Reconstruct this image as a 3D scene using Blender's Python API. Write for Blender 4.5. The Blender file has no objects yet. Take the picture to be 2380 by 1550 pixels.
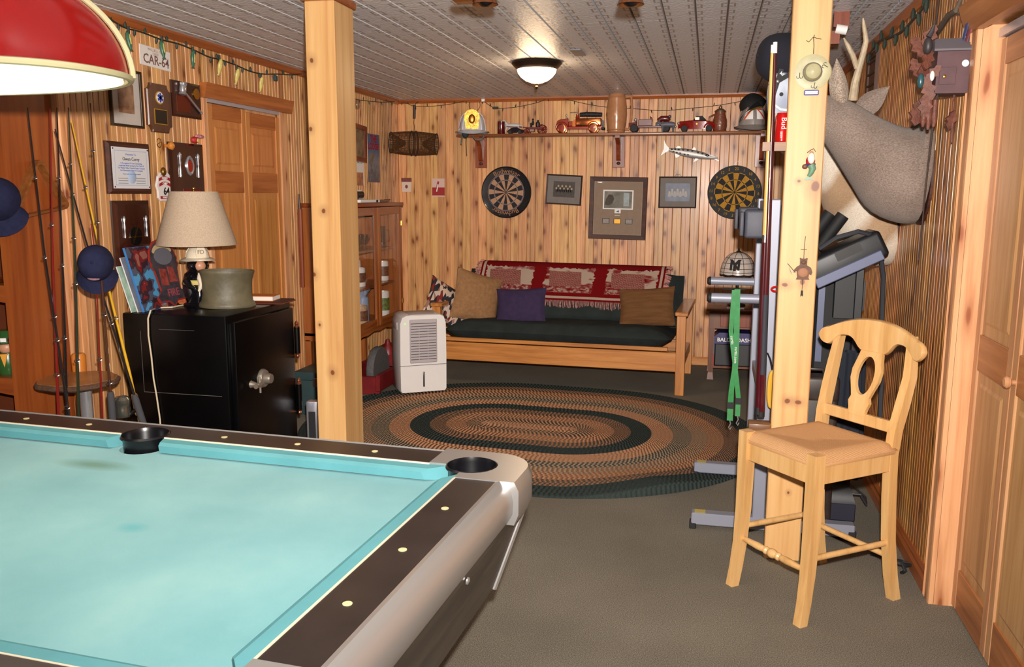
import bpy, bmesh, math, random
from mathutils import Vector, Matrix
random.seed(7)
R = math.radians
S = bpy.context.scene
COL = S.collection

# ------------------------------------------------------------------ camera
CAM_H = 1.55
FPX = 2000.0
PITCH, YAW, ROLL = .1611, -.2221, .0036
XL, XR, YB, ZC = -2.926, .899, 7.976, 2.421      # left wall, right wall, back wall, ceiling
def _axes():
    cy, sy, cp, sp = math.cos(YAW), math.sin(YAW), math.cos(PITCH), math.sin(PITCH)
    w = Vector((sy*cp, cy*cp, -sp)); r = Vector((cy, -sy, 0)); u = r.cross(w)
    cr, sr = math.cos(ROLL), math.sin(ROLL)
    return r*cr + u*sr, -r*sr + u*cr, w
CR, CU, CW = _axes()
CAM = Vector((0, 0, CAM_H))
def hit(px, py, ax, val):
    d = CW + CR*((px-1190)/FPX) - CU*((py-775)/FPX)
    return CAM + d*((val-CAM[ax])/d[ax])
cd = bpy.data.cameras.new('camera'); cam = bpy.data.objects.new('camera', cd); COL.objects.link(cam)
cd.sensor_width = 36; cd.lens = FPX/2380*36; cd.clip_start = .05; cd.clip_end = 60
cam.matrix_world = Matrix(((CR.x, CU.x, -CW.x, 0), (CR.y, CU.y, -CW.y, 0), (CR.z, CU.z, -CW.z, CAM_H), (0, 0, 0, 1)))
S.camera = cam
# ------------------------------------------------------------------ world, flash, exposure
wd = bpy.data.worlds.new('world'); S.world = wd; wd.use_nodes = True
wd.node_tree.nodes['Background'].inputs[0].default_value = (.9, .85, .8, 1)
wd.node_tree.nodes['Background'].inputs[1].default_value = .02
S.view_settings.view_transform = 'Standard'; S.view_settings.look = 'None'
S.view_settings.gamma = 1; S.view_settings.use_curve_mapping = False
S.view_settings.exposure = 0.06
cy_ = S.cycles; cy_.use_adaptive_sampling = True; cy_.adaptive_threshold = .08; cy_.max_bounces = 4; cy_.diffuse_bounces = 2; cy_.glossy_bounces = 2; cy_.transmission_bounces = 4; cy_.transparent_max_bounces = 8; cy_.caustics_reflective = False; cy_.caustics_refractive = False
# the photographer's pop-up flash, just above the lens
fl = bpy.data.lights.new('camera_flash', 'SPOT'); flo = bpy.data.objects.new('camera_flash', fl); COL.objects.link(flo)
fl.energy = 222; fl.color = (1, .93, .86); fl.shadow_soft_size = .025; fl.spot_size = R(140); fl.spot_blend = 1.0
flo.location = CAM + CR*.035 + CU*.13 + CW*.02
fl.use_nodes = True; _fn = fl.node_tree.nodes; _fo = _fn.new('ShaderNodeLightFalloff'); _fo.inputs['Strength'].default_value = 1.0
fl.node_tree.links.new(_fo.outputs['Linear'], _fn['Emission'].inputs['Strength'])
_tg = hit(1330, 270, 1, YB)
flo.rotation_euler = (_tg-flo.location).to_track_quat('-Z', 'Y').to_euler()

# ------------------------------------------------------------------ helpers
def lin(c):
    c /= 255.0
    return c/12.92 if c <= .04045 else ((c+.055)/1.055)**2.4
def C3(r, g, b): return (lin(r), lin(g), lin(b), 1)

class MB:
    """collects shapes into one mesh"""
    def __init__(s): s.v, s.f, s.uv, s.M = [], [], None, Matrix()
    def at(s, loc=(0, 0, 0), rot=(0, 0, 0), sc=(1, 1, 1)):
        from mathutils import Euler
        s.M = Matrix.LocRotScale(Vector(loc), Euler(rot), Vector(sc)); return s
    def add(s, vs, fs):
        n = len(s.v); s.v += [tuple(s.M @ Vector(v)) for v in vs]; s.f += [tuple(i+n for i in f) for f in fs]; return s
    def box(s, lo, hi, bev=0, seg=1):
        if bev <= 0:
            x0, y0, z0 = lo; x1, y1, z1 = hi
            return s.add([(x0,y0,z0),(x1,y0,z0),(x1,y1,z0),(x0,y1,z0),(x0,y0,z1),(x1,y0,z1),(x1,y1,z1),(x0,y1,z1)],
                         [(0,3,2,1),(4,5,6,7),(0,1,5,4),(1,2,6,5),(2,3,7,6),(3,0,4,7)])
        bm = bmesh.new(); bmesh.ops.create_cube(bm, size=1)
        c = [(a+b)/2 for a, b in zip(lo, hi)]; d = [b-a for a, b in zip(lo, hi)]
        for v in bm.verts: v.co = (c[0]+v.co.x*d[0], c[1]+v.co.y*d[1], c[2]+v.co.z*d[2])
        bmesh.ops.bevel(bm, geom=bm.edges[:], offset=min(bev, min(d)*.49), segments=seg, profile=.5, affect='EDGES')
        bm.verts.index_update(); s.add([tuple(v.co) for v in bm.verts], [[v.index for v in f.verts] for f in bm.faces]); bm.free(); return s
    def cbox(s, c, d, bev=0, seg=1):
        return s.box([a-b/2 for a, b in zip(c, d)], [a+b/2 for a, b in zip(c, d)], bev, seg)
    def tube(s, pts, r, n=10, caps=True, closed=False, flat=1.0):
        pts = [Vector(p) for p in pts]; m = len(pts); rs = r if isinstance(r, (list, tuple)) else [r]*m
        vs, fs, prev = [], [], None
        for i, p in enumerate(pts):
            a = pts[(i-1) % m] if (i > 0 or closed) else p; b = pts[(i+1) % m] if (i < m-1 or closed) else p
            t = (b-a)
            t = t.normalized() if t.length > 1e-9 else Vector((0, 0, 1))
            if prev is None:
                up = Vector((0, 0, 1)) if abs(t.z) < .9 else Vector((1, 0, 0)); e = t.cross(up).normalized()
            else:
                e = (prev - t*prev.dot(t))
                e = e.normalized() if e.length > 1e-6 else t.orthogonal().normalized()
            prev = e; g = t.cross(e)
            for k in range(n):
                an = 2*math.pi*k/n; vs.append(p + e*(math.cos(an)*rs[i]) + g*(math.sin(an)*rs[i]*flat))
        for i in range(m if closed else m-1):
            j = (i+1) % m
            for k in range(n):
                k2 = (k+1) % n; fs.append((i*n+k, i*n+k2, j*n+k2, j*n+k))
        if caps and not closed:
            fs.append(tuple(reversed(range(n)))); fs.append(tuple((m-1)*n+k for k in range(n)))
        return s.add(vs, fs)
    def cyl(s, p0, p1, r0, r1=None, n=16, caps=True): return s.tube([p0, p1], [r0, r0 if r1 is None else r1], n, caps)
    def lathe(s, prof, n=24, c=(0, 0, 0), caps=True):
        vs, fs = [], []; m = len(prof)
        for (r, z) in prof:
            for k in range(n):
                a = 2*math.pi*k/n; vs.append((c[0]+r*math.cos(a), c[1]+r*math.sin(a), c[2]+z))
        for i in range(m-1):
            for k in range(n):
                k2 = (k+1) % n; fs.append((i*n+k, i*n+k2, (i+1)*n+k2, (i+1)*n+k))
        if caps:
            if prof[0][0] > 1e-4: fs.append(tuple(reversed(range(n))))
            if prof[-1][0] > 1e-4: fs.append(tuple((m-1)*n+k for k in range(n)))
        return s.add(vs, fs)
    def prism(s, poly, y0, y1):
        """polygon in (x,z), extruded along y"""
        n = len(poly); vs = [(x, y0, z) for x, z in poly] + [(x, y1, z) for x, z in poly]
        fs = [tuple(range(n)), tuple(range(2*n-1, n-1, -1))] + [(i, i+n, (i+1) % n+n, (i+1) % n) for i in range(n)]
        return s.add(vs, fs)
    def prismz(s, poly, z0, z1):
        n = len(poly); vs = [(x, y, z0) for x, y in poly] + [(x, y, z1) for x, y in poly]
        fs = [tuple(range(n-1, -1, -1)), tuple(range(n, 2*n))] + [(i, (i+1) % n, (i+1) % n+n, i+n) for i in range(n)]
        return s.add(vs, fs)
    def prismx(s, poly, x0, x1):
        n = len(poly); vs = [(x0, y, z) for y, z in poly] + [(x1, y, z) for y, z in poly]
        fs = [tuple(range(n-1, -1, -1)), tuple(range(n, 2*n))] + [(i, (i+1) % n, (i+1) % n+n, i+n) for i in range(n)]
        return s.add(vs, fs)
    def rings(s, rings, closed_ring=True, cap0=True, cap1=True):
        """loft of rings with equal counts"""
        n = len(rings[0]); vs = [p for r in rings for p in r]; fs = []
        for i in range(len(rings)-1):
            for k in range(n if closed_ring else n-1):
                k2 = (k+1) % n; fs.append((i*n+k, i*n+k2, (i+1)*n+k2, (i+1)*n+k))
        if closed_ring and cap0: fs.append(tuple(reversed(range(n))))
        if closed_ring and cap1: fs.append(tuple((len(rings)-1)*n+k for k in range(n)))
        return s.add(vs, fs)
    def ell(s, c, r, n=14, m=9):
        r = (r, r, r) if not isinstance(r, (list, tuple)) else r
        vs, fs = [(c[0], c[1], c[2]-r[2])], []
        for i in range(1, m):
            t = math.pi*i/m-math.pi/2
            for k in range(n):
                a = 2*math.pi*k/n; vs.append((c[0]+r[0]*math.cos(t)*math.cos(a), c[1]+r[1]*math.cos(t)*math.sin(a), c[2]+r[2]*math.sin(t)))
        vs.append((c[0], c[1], c[2]+r[2])); L = len(vs)-1
        for k in range(n):
            k2 = (k+1) % n; fs.append((0, 1+k2, 1+k)); fs.append((L, L-n+k, L-n+k2))
            for i in range(m-2): fs.append((1+i*n+k, 1+i*n+k2, 1+(i+1)*n+k2, 1+(i+1)*n+k))
        return s.add(vs, fs)
    def grid(s, fn, nu, nv, wrapu=False):
        vs = [fn(i/nu, j/nv) for j in range(nv+1) for i in range(nu+(0 if wrapu else 1))]; w = nu+(0 if wrapu else 1); fs = []
        for j in range(nv):
            for i in range(nu):
                i2 = (i+1) % w; fs.append((j*w+i, j*w+i2, (j+1)*w+i2, (j+1)*w+i))
        return s.add(vs, fs)
    def mesh(s, name, m, smooth=35):
        me = bpy.data.meshes.new(name); me.from_pydata(s.v, [], s.f); me.validate()
        bm = bmesh.new(); bm.from_mesh(me); bmesh.ops.recalc_face_normals(bm, faces=bm.faces[:]); bm.to_mesh(me); bm.free()
        if smooth:
            me.polygons.foreach_set('use_smooth', [True]*len(me.polygons)); me.set_sharp_from_angle(angle=R(smooth))
        me.materials.append(m); return me
    def build(s, name, m, parent=None, loc=(0, 0, 0), rz=0, smooth=35, **k):
        o = bpy.data.objects.new(name, s.mesh(name, m, smooth)); COL.objects.link(o)
        o.location = loc; o.rotation_euler = (0, 0, rz)
        if parent is not None: o.parent = parent
        return tag(o, **k)
def tag(o, label=None, cat=None, group=None, kind=None):
    if label: o['label'] = label
    if cat: o['category'] = cat
    if group: o['group'] = group
    if kind: o['kind'] = kind
    return o
def thing(name, label, cat, loc=(0, 0, 0), rz=0, group=None, rot=None):
    o = bpy.data.objects.new(name, None); COL.objects.link(o); o.empty_display_size = .1
    o.location = loc; o.rotation_euler = rot if rot else (0, 0, rz)
    return tag(o, label, cat, group)
def inst(src, loc, parent=None, rz=0, name=None, **k):
    o = src.copy(); COL.objects.link(o); o.location = loc; o.rotation_euler = (0, 0, rz)
    if parent is not None: o.parent = parent
    return tag(o, **k)
TEXTS = []
def text(name, body, size, m, parent, loc, rot=(math.pi/2, 0, 0), depth=.0006, align='CENTER', bold=0, sx=1.0, arc=None):
    """lettering as thin raised meshes; by default it stands upright and faces local -Y"""
    TEXTS.append((name, body, size, m, parent, loc, rot, depth, align, bold, sx, arc))
def flush_text():
    tmp = []
    for t in TEXTS:
        name, body, size, m, parent, loc, rot, depth, align, bold, sx, arc = t
        cu = bpy.data.curves.new(name, 'FONT'); cu.body = body; cu.size = size; cu.extrude = depth; cu.align_x = align; cu.align_y = 'CENTER'
        cu.offset = bold; cu.resolution_u = 2
        o = bpy.data.objects.new(name, cu); COL.objects.link(o); tmp.append((o, t))
    bpy.context.view_layer.update(); dg = bpy.context.evaluated_depsgraph_get()
    for o, t in tmp:
        name, body, size, m, parent, loc, rot, depth, align, bold, sx, arc = t
        me = bpy.data.meshes.new_from_object(o.evaluated_get(dg))
        for v in me.vertices: v.co.x *= sx
        if arc:
            rad, up = arc      # bend around a circle of radius rad; up=1 text on top reading clockwise, -1 upside-down at the bottom
            for v in me.vertices:
                a = v.co.x/rad; r = rad+v.co.y
                v.co.x, v.co.y = r*math.sin(a)*up, r*math.cos(a)*up
        me.materials.clear(); me.materials.append(m)
        n = bpy.data.objects.new(name, me); COL.objects.link(n); n.parent = parent; n.location = loc; n.rotation_euler = rot
        cu = o.data; bpy.data.objects.remove(o); bpy.data.curves.remove(cu)

# ------------------------------------------------------------------ materials
def _new(name):
    m = bpy.data.materials.new(name); m.use_nodes = True; nt = m.node_tree
    return m, nt, nt.nodes['Principled BSDF'], (lambda t, **k: _nd(nt, t, k)), nt.links.new
def _nd(nt, t, k):
    n = nt.nodes.new(t)
    for a, b in k.items(): setattr(n, a, b)
    return n
def ramp(nt, stops, interp='LINEAR'):
    r = nt.nodes.new('ShaderNodeValToRGB'); e = r.color_ramp; e.interpolation = interp
    while len(e.elements) < len(stops): e.elements.new(.5)
    for el, (p, c) in zip(e.elements, stops): el.position = p; el.color = c if len(c) == 4 else (*c, 1)
    return r
def mat(name, col, rough=.5, metal=0, var=0, vs=8, bump=0, bs=150, coat=0, emit=None, alpha=None, trans=0, stretch=None, spec=.5, sss=0):
    m, nt, p, N, L = _new(name); c = col if len(col) == 4 else (*col, 1)
    p.inputs['Base Color'].default_value = c; p.inputs['Roughness'].default_value = rough; p.inputs['Metallic'].default_value = metal
    p.inputs['Specular IOR Level'].default_value = spec
    if coat: p.inputs['Coat Weight'].default_value = coat; p.inputs['Coat Roughness'].default_value = .08
    if trans: p.inputs['Transmission Weight'].default_value = trans
    if sss: p.inputs['Subsurface Weight'].default_value = sss
    if emit: p.inputs['Emission Color'].default_value = emit[0]; p.inputs['Emission Strength'].default_value = emit[1]
    if alpha is not None: p.inputs['Alpha'].default_value = alpha
    if var or bump:
        tc = N('ShaderNodeTexCoord'); mp = N('ShaderNodeMapping'); L(tc.outputs['Object'], mp.inputs[0])
        if stretch: mp.inputs['Scale'].default_value = stretch
    if var:
        n = N('ShaderNodeTexNoise'); n.inputs['Scale'].default_value = vs; n.inputs['Detail'].default_value = 5; L(mp.outputs[0], n.inputs['Vector'])
        r = ramp(nt, [(.3, tuple(x*(1-var) for x in c[:3])), (.7, tuple(min(1, x*(1+var)) for x in c[:3]))]); L(n.outputs['Fac'], r.inputs[0]); L(r.outputs[0], p.inputs['Base Color'])
    if bump:
        n = N('ShaderNodeTexNoise'); n.inputs['Scale'].default_value = bs; n.inputs['Detail'].default_value = 3; L(mp.outputs[0], n.inputs['Vector'])
        b = N('ShaderNodeBump'); b.inputs['Strength'].default_value = bump; b.inputs['Distance'].default_value = .01; L(n.outputs['Fac'], b.inputs['Height']); L(b.outputs[0], p.inputs['Normal'])
    return m
def wood(name, light, mid, dark, axis=2, grain=30, knot=0, rough=.4, coat=.15, rnd=0, kscale=(9, 9, 3.2), along=.06, tint=.16):
    """procedural timber: fine grain along one axis, optional knots, optional board-to-board variation"""
    m, nt, p, N, L = _new(name); p.inputs['Roughness'].default_value = rough
    p.inputs['Coat Weight'].default_value = coat; p.inputs['Coat Roughness'].default_value = .2
    tc = N('ShaderNodeTexCoord'); src = tc.outputs['Object']; oi = N('ShaderNodeObjectInfo')
    if rnd:
        mul = N('ShaderNodeVectorMath', operation='SCALE'); mul.inputs[0].default_value = (37, 23, 51); L(oi.outputs['Random'], mul.inputs['Scale'])
        ad = N('ShaderNodeVectorMath', operation='ADD'); L(src, ad.inputs[0]); L(mul.outputs[0], ad.inputs[1]); src = ad.outputs[0]
    mp = N('ShaderNodeMapping'); sc = [1, 1, 1]; sc[axis] = along; mp.inputs['Scale'].default_value = sc; L(src, mp.inputs[0])
    n1 = N('ShaderNodeTexNoise'); n1.inputs['Scale'].default_value = grain; n1.inputs['Detail'].default_value = 6; n1.inputs['Distortion'].default_value = .6; L(mp.outputs[0], n1.inputs['Vector'])
    n2 = N('ShaderNodeTexNoise'); n2.inputs['Scale'].default_value = grain*5; n2.inputs['Detail'].default_value = 3; L(mp.outputs[0], n2.inputs['Vector'])
    mx = N('ShaderNodeMath', operation='MULTIPLY_ADD'); L(n2.outputs['Fac'], mx.inputs[0]); mx.inputs[1].default_value = .35; L(n1.outputs['Fac'], mx.inputs[2])
    r = ramp(nt, [(.42, light), (.7, mid), (1, dark)]); L(mx.outputs[0], r.inputs[0]); col = r.outputs[0]
    if knot:
        sx = N('ShaderNodeSeparateXYZ'); L(src, sx.inputs[0]); cx = N('ShaderNodeCombineXYZ'); sm_ = N('ShaderNodeMath', operation='ADD'); o_ = [i for i in range(3) if i != axis]; L(sx.outputs[o_[0]], sm_.inputs[0]); L(sx.outputs[o_[1]], sm_.inputs[1]); L(sm_.outputs[0], cx.inputs[0]); L(sx.outputs[axis], cx.inputs[1])
        ks = N('ShaderNodeMapping'); ks.inputs['Scale'].default_value = (kscale[0], kscale[2], 1); L(cx.outputs[0], ks.inputs[0])
        nd = N('ShaderNodeTexNoise'); nd.inputs['Scale'].default_value = 2.2; L(ks.outputs[0], nd.inputs['Vector'])
        ad2 = N('ShaderNodeVectorMath', operation='ADD'); L(ks.outputs[0], ad2.inputs[0])
        s2 = N('ShaderNodeVectorMath', operation='SCALE'); s2.inputs['Scale'].default_value = .16; L(nd.outputs['Color'], s2.inputs[0]); L(s2.outputs[0], ad2.inputs[1])
        v = N('ShaderNodeTexVoronoi', voronoi_dimensions='2D'); v.inputs['Scale'].default_value = 1; v.inputs['Randomness'].default_value = 1; L(ad2.outputs[0], v.inputs['Vector'])
        kr = ramp(nt, [(.0, (1, 1, 1)), (.09*knot, (.9, .9, .9)), (.15*knot, (.5, .5, .5)), (.28*knot, (.2, .2, .2)), (.5*knot, (0, 0, 0))]); L(v.outputs['Distance'], kr.inputs[0])
        mk = N('ShaderNodeMix', data_type='RGBA'); L(kr.outputs[0], mk.inputs['Factor']); L(col, mk.inputs['A']); mk.inputs['B'].default_value = (dark[0]*.62, dark[1]*.45, dark[2]*.34, 1); col = mk.outputs['Result']
    if rnd:
        hs = N('ShaderNodeHueSaturation'); L(col, hs.inputs['Color'])
        mr = N('ShaderNodeMapRange'); L(oi.outputs['Random'], mr.inputs[0]); mr.inputs['To Min'].default_value = 1-tint; mr.inputs['To Max'].default_value = 1+tint; L(mr.outputs[0], hs.inputs['Value'])
        fr = N('ShaderNodeMath', operation='FRACT'); m7 = N('ShaderNodeMath', operation='MULTIPLY'); L(oi.outputs['Random'], m7.inputs[0]); m7.inputs[1].default_value = 7.3; L(m7.outputs[0], fr.inputs[0])
        mr2 = N('ShaderNodeMapRange'); L(fr.outputs[0], mr2.inputs[0]); mr2.inputs['To Min'].default_value = .494; mr2.inputs['To Max'].default_value = .512; L(mr2.outputs[0], hs.inputs['Hue']); col = hs.outputs[0]
    L(col, p.inputs['Base Color'])
    b = N('ShaderNodeBump'); b.inputs['Strength'].default_value = .08; b.inputs['Distance'].default_value = .004; L(n1.outputs['Fac'], b.inputs['Height']); L(b.outputs[0], p.inputs['Normal'])
    return m
def glass(name, col=(1, 1, 1, 1), rough=.02, a=.18):
    """clear pane: mostly see-through with a mirror sheen"""
    m, nt, p, N, L = _new(name); out = nt.nodes['Material Output']
    t = N('ShaderNodeBsdfTransparent'); t.inputs[0].default_value = col; g = N('ShaderNodeBsdfGlossy'); g.inputs['Roughness'].default_value = rough
    f = N('ShaderNodeLayerWeight'); f.inputs['Blend'].default_value = .35; pw_ = N('ShaderNodeMath', operation='POWER'); L(f.outputs['Facing'], pw_.inputs[0]); pw_.inputs[1].default_value = 3
    ad = N('ShaderNodeMath', operation='MULTIPLY_ADD'); L(pw_.outputs[0], ad.inputs[0]); ad.inputs[1].default_value = .5; ad.inputs[2].default_value = a*.25
    mx = N('ShaderNodeMixShader'); L(ad.outputs[0], mx.inputs[0]); L(t.outputs[0], mx.inputs[1]); L(g.outputs[0], mx.inputs[2]); L(mx.outputs[0], out.inputs[0]); return m
# ------------------------------------------------------------------ shared materials
PINE = wood('pine_beadboard', C3(218,164,112), C3(202,144,92), C3(146,86,46), knot=.66, rough=.45, coat=.08, rnd=1, kscale=(7, 7, 3.2), tint=.17)
PINE_R = wood('pine_beadboard_amber', C3(200,136,78), C3(174,112,60), C3(112,66,32), knot=.7, rough=.34, coat=.22, rnd=1, kscale=(9, 9, 3), tint=.22)
def post_wood(name, spots):
    """pale pine with branch knots at given (x, z, rx, rz) of the post face"""
    m = wood(name, C3(222,180,124), C3(210,162,104), C3(182,122,70), axis=2, grain=13, rough=.45, coat=.05, along=.04); nt = m.node_tree; L = nt.links.new; p = nt.nodes['Principled BSDF']
    prev = p.inputs['Base Color'].links[0].from_socket; tc = nt.nodes.new('ShaderNodeTexCoord'); nz = nt.nodes.new('ShaderNodeTexNoise'); nz.inputs['Scale'].default_value = 18; L(tc.outputs['Object'], nz.inputs['Vector'])
    for (x, z, rx, rz) in spots:
        mp = nt.nodes.new('ShaderNodeMapping'); mp.inputs['Scale'].default_value = (1/rx, .0, 1/rz); mp.inputs['Location'].default_value = (-x/rx, 0, -z/rz); L(tc.outputs['Object'], mp.inputs[0])
        ln = nt.nodes.new('ShaderNodeVectorMath'); ln.operation = 'LENGTH'; L(mp.outputs[0], ln.inputs[0]); ad = nt.nodes.new('ShaderNodeMath'); ad.operation = 'MULTIPLY_ADD'; L(nz.outputs['Fac'], ad.inputs[0]); ad.inputs[1].default_value = .9; L(ln.outputs['Value'], ad.inputs[2])
        sc = nt.nodes.new('ShaderNodeMath'); sc.operation = 'MULTIPLY'; sc.inputs[1].default_value = .2; L(ad.outputs[0], sc.inputs[0])
        r = ramp(nt, [(.0, (1, 1, 1)), (.25, (.95, .95, .95)), (.31, (.34, .34, .34)), (.5, (.2, .2, .2)), (.85, (0, 0, 0))]); L(sc.outputs[0], r.inputs[0])
        mx = nt.nodes.new('ShaderNodeMix'); mx.data_type = 'RGBA'; L(r.outputs[0], mx.inputs['Factor']); L(prev, mx.inputs['A']); mx.inputs['B'].default_value = C3(116,64,34); prev = mx.outputs['Result']
    L(prev, p.inputs['Base Color']); return m
DOORW = wood('varnished_fir_door', C3(206,138,80), C3(192,122,66), C3(160,92,46), grain=26, rough=.4, coat=.15, rnd=1, tint=.06)
DOORH = wood('varnished_fir_rail', C3(190,116,60), C3(166,94,44), C3(130,68,30), axis=1, grain=22, rough=.4, coat=.15)
DOORR = wood('pale_fir_door', C3(198,152,110), C3(184,134,92), C3(152,102,62), grain=24, rough=.42, coat=.12, rnd=1, tint=.06)
DOORRH = wood('pale_fir_rail', C3(186,124,76), C3(160,100,56), C3(120,68,34), axis=1, grain=20, rough=.4, coat=.12)
CASE = wood('pine_casing', C3(228,174,130), C3(214,156,110), C3(176,110,70), grain=18, knot=.6, rough=.42, coat=.12, kscale=(9, 9, 2.2))
TRIMW = wood('stained_trim', C3(176,100,48), C3(150,80,36), C3(104,52,22), axis=0, grain=20, rough=.4)
TRIMY = wood('stained_trim_side', C3(176,100,48), C3(150,80,36), C3(104,52,22), axis=1, grain=20, rough=.4)
WALNUT = wood('dark_walnut', C3(84,40,22), C3(62,28,15), C3(36,16,10), axis=0, grain=24, rough=.62, coat=0)
CHERRY = wood('cherry_stain', C3(150,72,32), C3(122,52,22), C3(80,32,14), grain=22, rough=.32, coat=.25)
CHERRYX = wood('cherry_stain_cross', C3(150,72,32), C3(122,52,22), C3(80,32,14), axis=0, grain=22, rough=.32, coat=.25)
OAK = wood('golden_oak', C3(206,140,74), C3(184,118,58), C3(140,82,36), axis=0, grain=24, rough=.38, coat=.15)
OAKZ = wood('golden_oak_upright', C3(206,140,74), C3(184,118,58), C3(140,82,36), axis=2, grain=24, rough=.38, coat=.15)
BLACK = mat('black_gloss', C3(14,13,14), .3)
BLACKM = mat('black_matte', C3(22,22,24), .7)
CHROME = mat('chrome', C3(205,205,210), .2, .75)
STEEL = mat('brushed_steel', C3(170,170,172), .34, 1)
BRASS = mat('polished_brass', C3(214,170,84), .22, 1)
GOLD = mat('gold_foil', C3(196,144,40), .45, .5)
WHITE = mat('white_paint', C3(232,228,224), .5)
CREAM = mat('cream', C3(226,212,186), .5)
REDP = mat('red_paint', C3(176,22,20), .35, coat=.3)
INK = mat('black_ink', C3(20,18,20), .6)
GLASS = glass('window_glass')

# ------------------------------------------------------------------ floor, ceiling
NX0, NY0 = -4.6, -1.6      # outer left wall and wall behind the photographer
m, nt, p, N, L = _new('grey_carpet'); p.inputs['Roughness'].default_value = .95; p.inputs['Specular IOR Level'].default_value = .1
tc = N('ShaderNodeTexCoord'); n1 = N('ShaderNodeTexNoise'); n1.inputs['Scale'].default_value = 260; n1.inputs['Detail'].default_value = 4; L(tc.outputs['Object'], n1.inputs['Vector'])
n2 = N('ShaderNodeTexNoise'); n2.inputs['Scale'].default_value = 1.6; n2.inputs['Detail'].default_value = 5; L(tc.outputs['Object'], n2.inputs['Vector'])
r1 = ramp(nt, [(.3, C3(88,82,72)), (.55, C3(130,123,110)), (.75, C3(166,158,144))]); L(n1.outputs['Fac'], r1.inputs[0])
r2 = ramp(nt, [(.3, (.82,.82,.82)), (.7, (1.08,1.08,1.08))]); L(n2.outputs['Fac'], r2.inputs[0])
mx = N('ShaderNodeMix', data_type='RGBA', blend_type='MULTIPLY'); mx.inputs['Factor'].default_value = 1; L(r1.outputs[0], mx.inputs['A']); L(r2.outputs[0], mx.inputs['B']); L(mx.outputs['Result'], p.inputs['Base Color'])
b = N('ShaderNodeBump'); b.inputs['Strength'].default_value = .5; b.inputs['Distance'].default_value = .006; L(n1.outputs['Fac'], b.inputs['Height']); L(b.outputs[0], p.inputs['Normal'])
CARPET = m
MB().box((NX0, NY0, -.08), (1.6, YB+.2, 0)).build('floor', CARPET, kind='structure', smooth=0)

m, nt, p, N, L = _new('pressed_tin_look'); p.inputs['Roughness'].default_value = .38; p.inputs['Specular IOR Level'].default_value = .6
tc = N('ShaderNodeTexCoord'); sp = N('ShaderNodeSeparateXYZ'); L(tc.outputs['Object'], sp.inputs[0])
def M1(op, a, b=None, c=None):
    n = N('ShaderNodeMath', operation=op)
    for i, x in enumerate((a, b, c)):
        if x is None: continue
        if isinstance(x, (int, float)): n.inputs[i].default_value = x
        else: L(x, n.inputs[i])
    return n.outputs[0]
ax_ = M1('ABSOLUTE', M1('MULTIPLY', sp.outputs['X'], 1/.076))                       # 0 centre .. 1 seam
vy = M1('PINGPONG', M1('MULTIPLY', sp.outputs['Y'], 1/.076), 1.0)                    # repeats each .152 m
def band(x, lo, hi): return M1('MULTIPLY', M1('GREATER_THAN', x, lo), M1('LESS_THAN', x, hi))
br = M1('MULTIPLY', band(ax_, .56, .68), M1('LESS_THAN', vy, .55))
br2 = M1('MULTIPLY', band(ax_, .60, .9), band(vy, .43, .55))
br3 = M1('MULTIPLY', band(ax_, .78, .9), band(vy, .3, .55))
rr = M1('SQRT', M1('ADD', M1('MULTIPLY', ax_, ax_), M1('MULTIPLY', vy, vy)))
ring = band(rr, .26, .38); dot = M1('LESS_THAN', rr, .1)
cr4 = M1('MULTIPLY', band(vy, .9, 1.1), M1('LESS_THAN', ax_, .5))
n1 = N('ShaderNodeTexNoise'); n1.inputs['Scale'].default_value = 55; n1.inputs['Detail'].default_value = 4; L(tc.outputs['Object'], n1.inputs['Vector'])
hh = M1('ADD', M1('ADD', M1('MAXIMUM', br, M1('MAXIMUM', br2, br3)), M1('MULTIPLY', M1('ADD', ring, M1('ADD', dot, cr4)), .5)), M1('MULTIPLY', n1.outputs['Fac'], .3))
r = ramp(nt, [(.25, C3(226,228,232)), (.42, C3(236,238,242)), (.6, C3(164,158,156)), (1, C3(182,176,174))]); L(M1('MULTIPLY', hh, .6), r.inputs[0]); L(r.outputs[0], p.inputs['Base Color'])  # bracket motif toned darker: shade of the pressed recesses put into the colour
b = N('ShaderNodeBump'); b.inputs['Strength'].default_value = 1; b.inputs['Distance'].default_value = .016; L(hh, b.inputs['Height']); L(b.outputs[0], p.inputs['Normal'])
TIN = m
SEAM = mat('ceiling_seam', C3(120,90,74), .6)
ceil_ = MB().box((NX0, NY0, ZC+.012), (1.6, YB+.2, ZC+.1)).build('ceiling', SEAM, kind='structure', smooth=0)
pw, pl = .152, 1.216
pm = MB().rings([[(-pw/2+.003+.003*i, -pl/2+.0006, .012-.012*i), (pw/2-.003-.003*i, -pl/2+.0006, .012-.012*i), (pw/2-.003-.003*i, pl/2-.0006, .012-.012*i), (-pw/2+.003+.003*i, pl/2-.0006, .012-.012*i)] for i in (0, 1)], cap0=False)
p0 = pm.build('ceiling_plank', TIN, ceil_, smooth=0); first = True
for i in range(-20, 13):
    x = -.707-.076+.152*i+.152
    if x < XL-.076 or x > XR+.1: continue
    for j in range(5):
        y = 3.0 + (.608 if i % 2 else 0)+pl*j-.2
        if y > YB+.5: continue
        if first: p0.location = (x, y, ZC); first = False
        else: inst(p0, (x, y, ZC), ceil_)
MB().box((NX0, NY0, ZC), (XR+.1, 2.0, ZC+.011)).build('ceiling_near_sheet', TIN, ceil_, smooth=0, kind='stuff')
MB().box((NX0, 2.0, ZC), (XL-.09, 3.6, ZC+.011)).build('ceiling_side_sheet', TIN, ceil_, smooth=0, kind='stuff')

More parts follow.
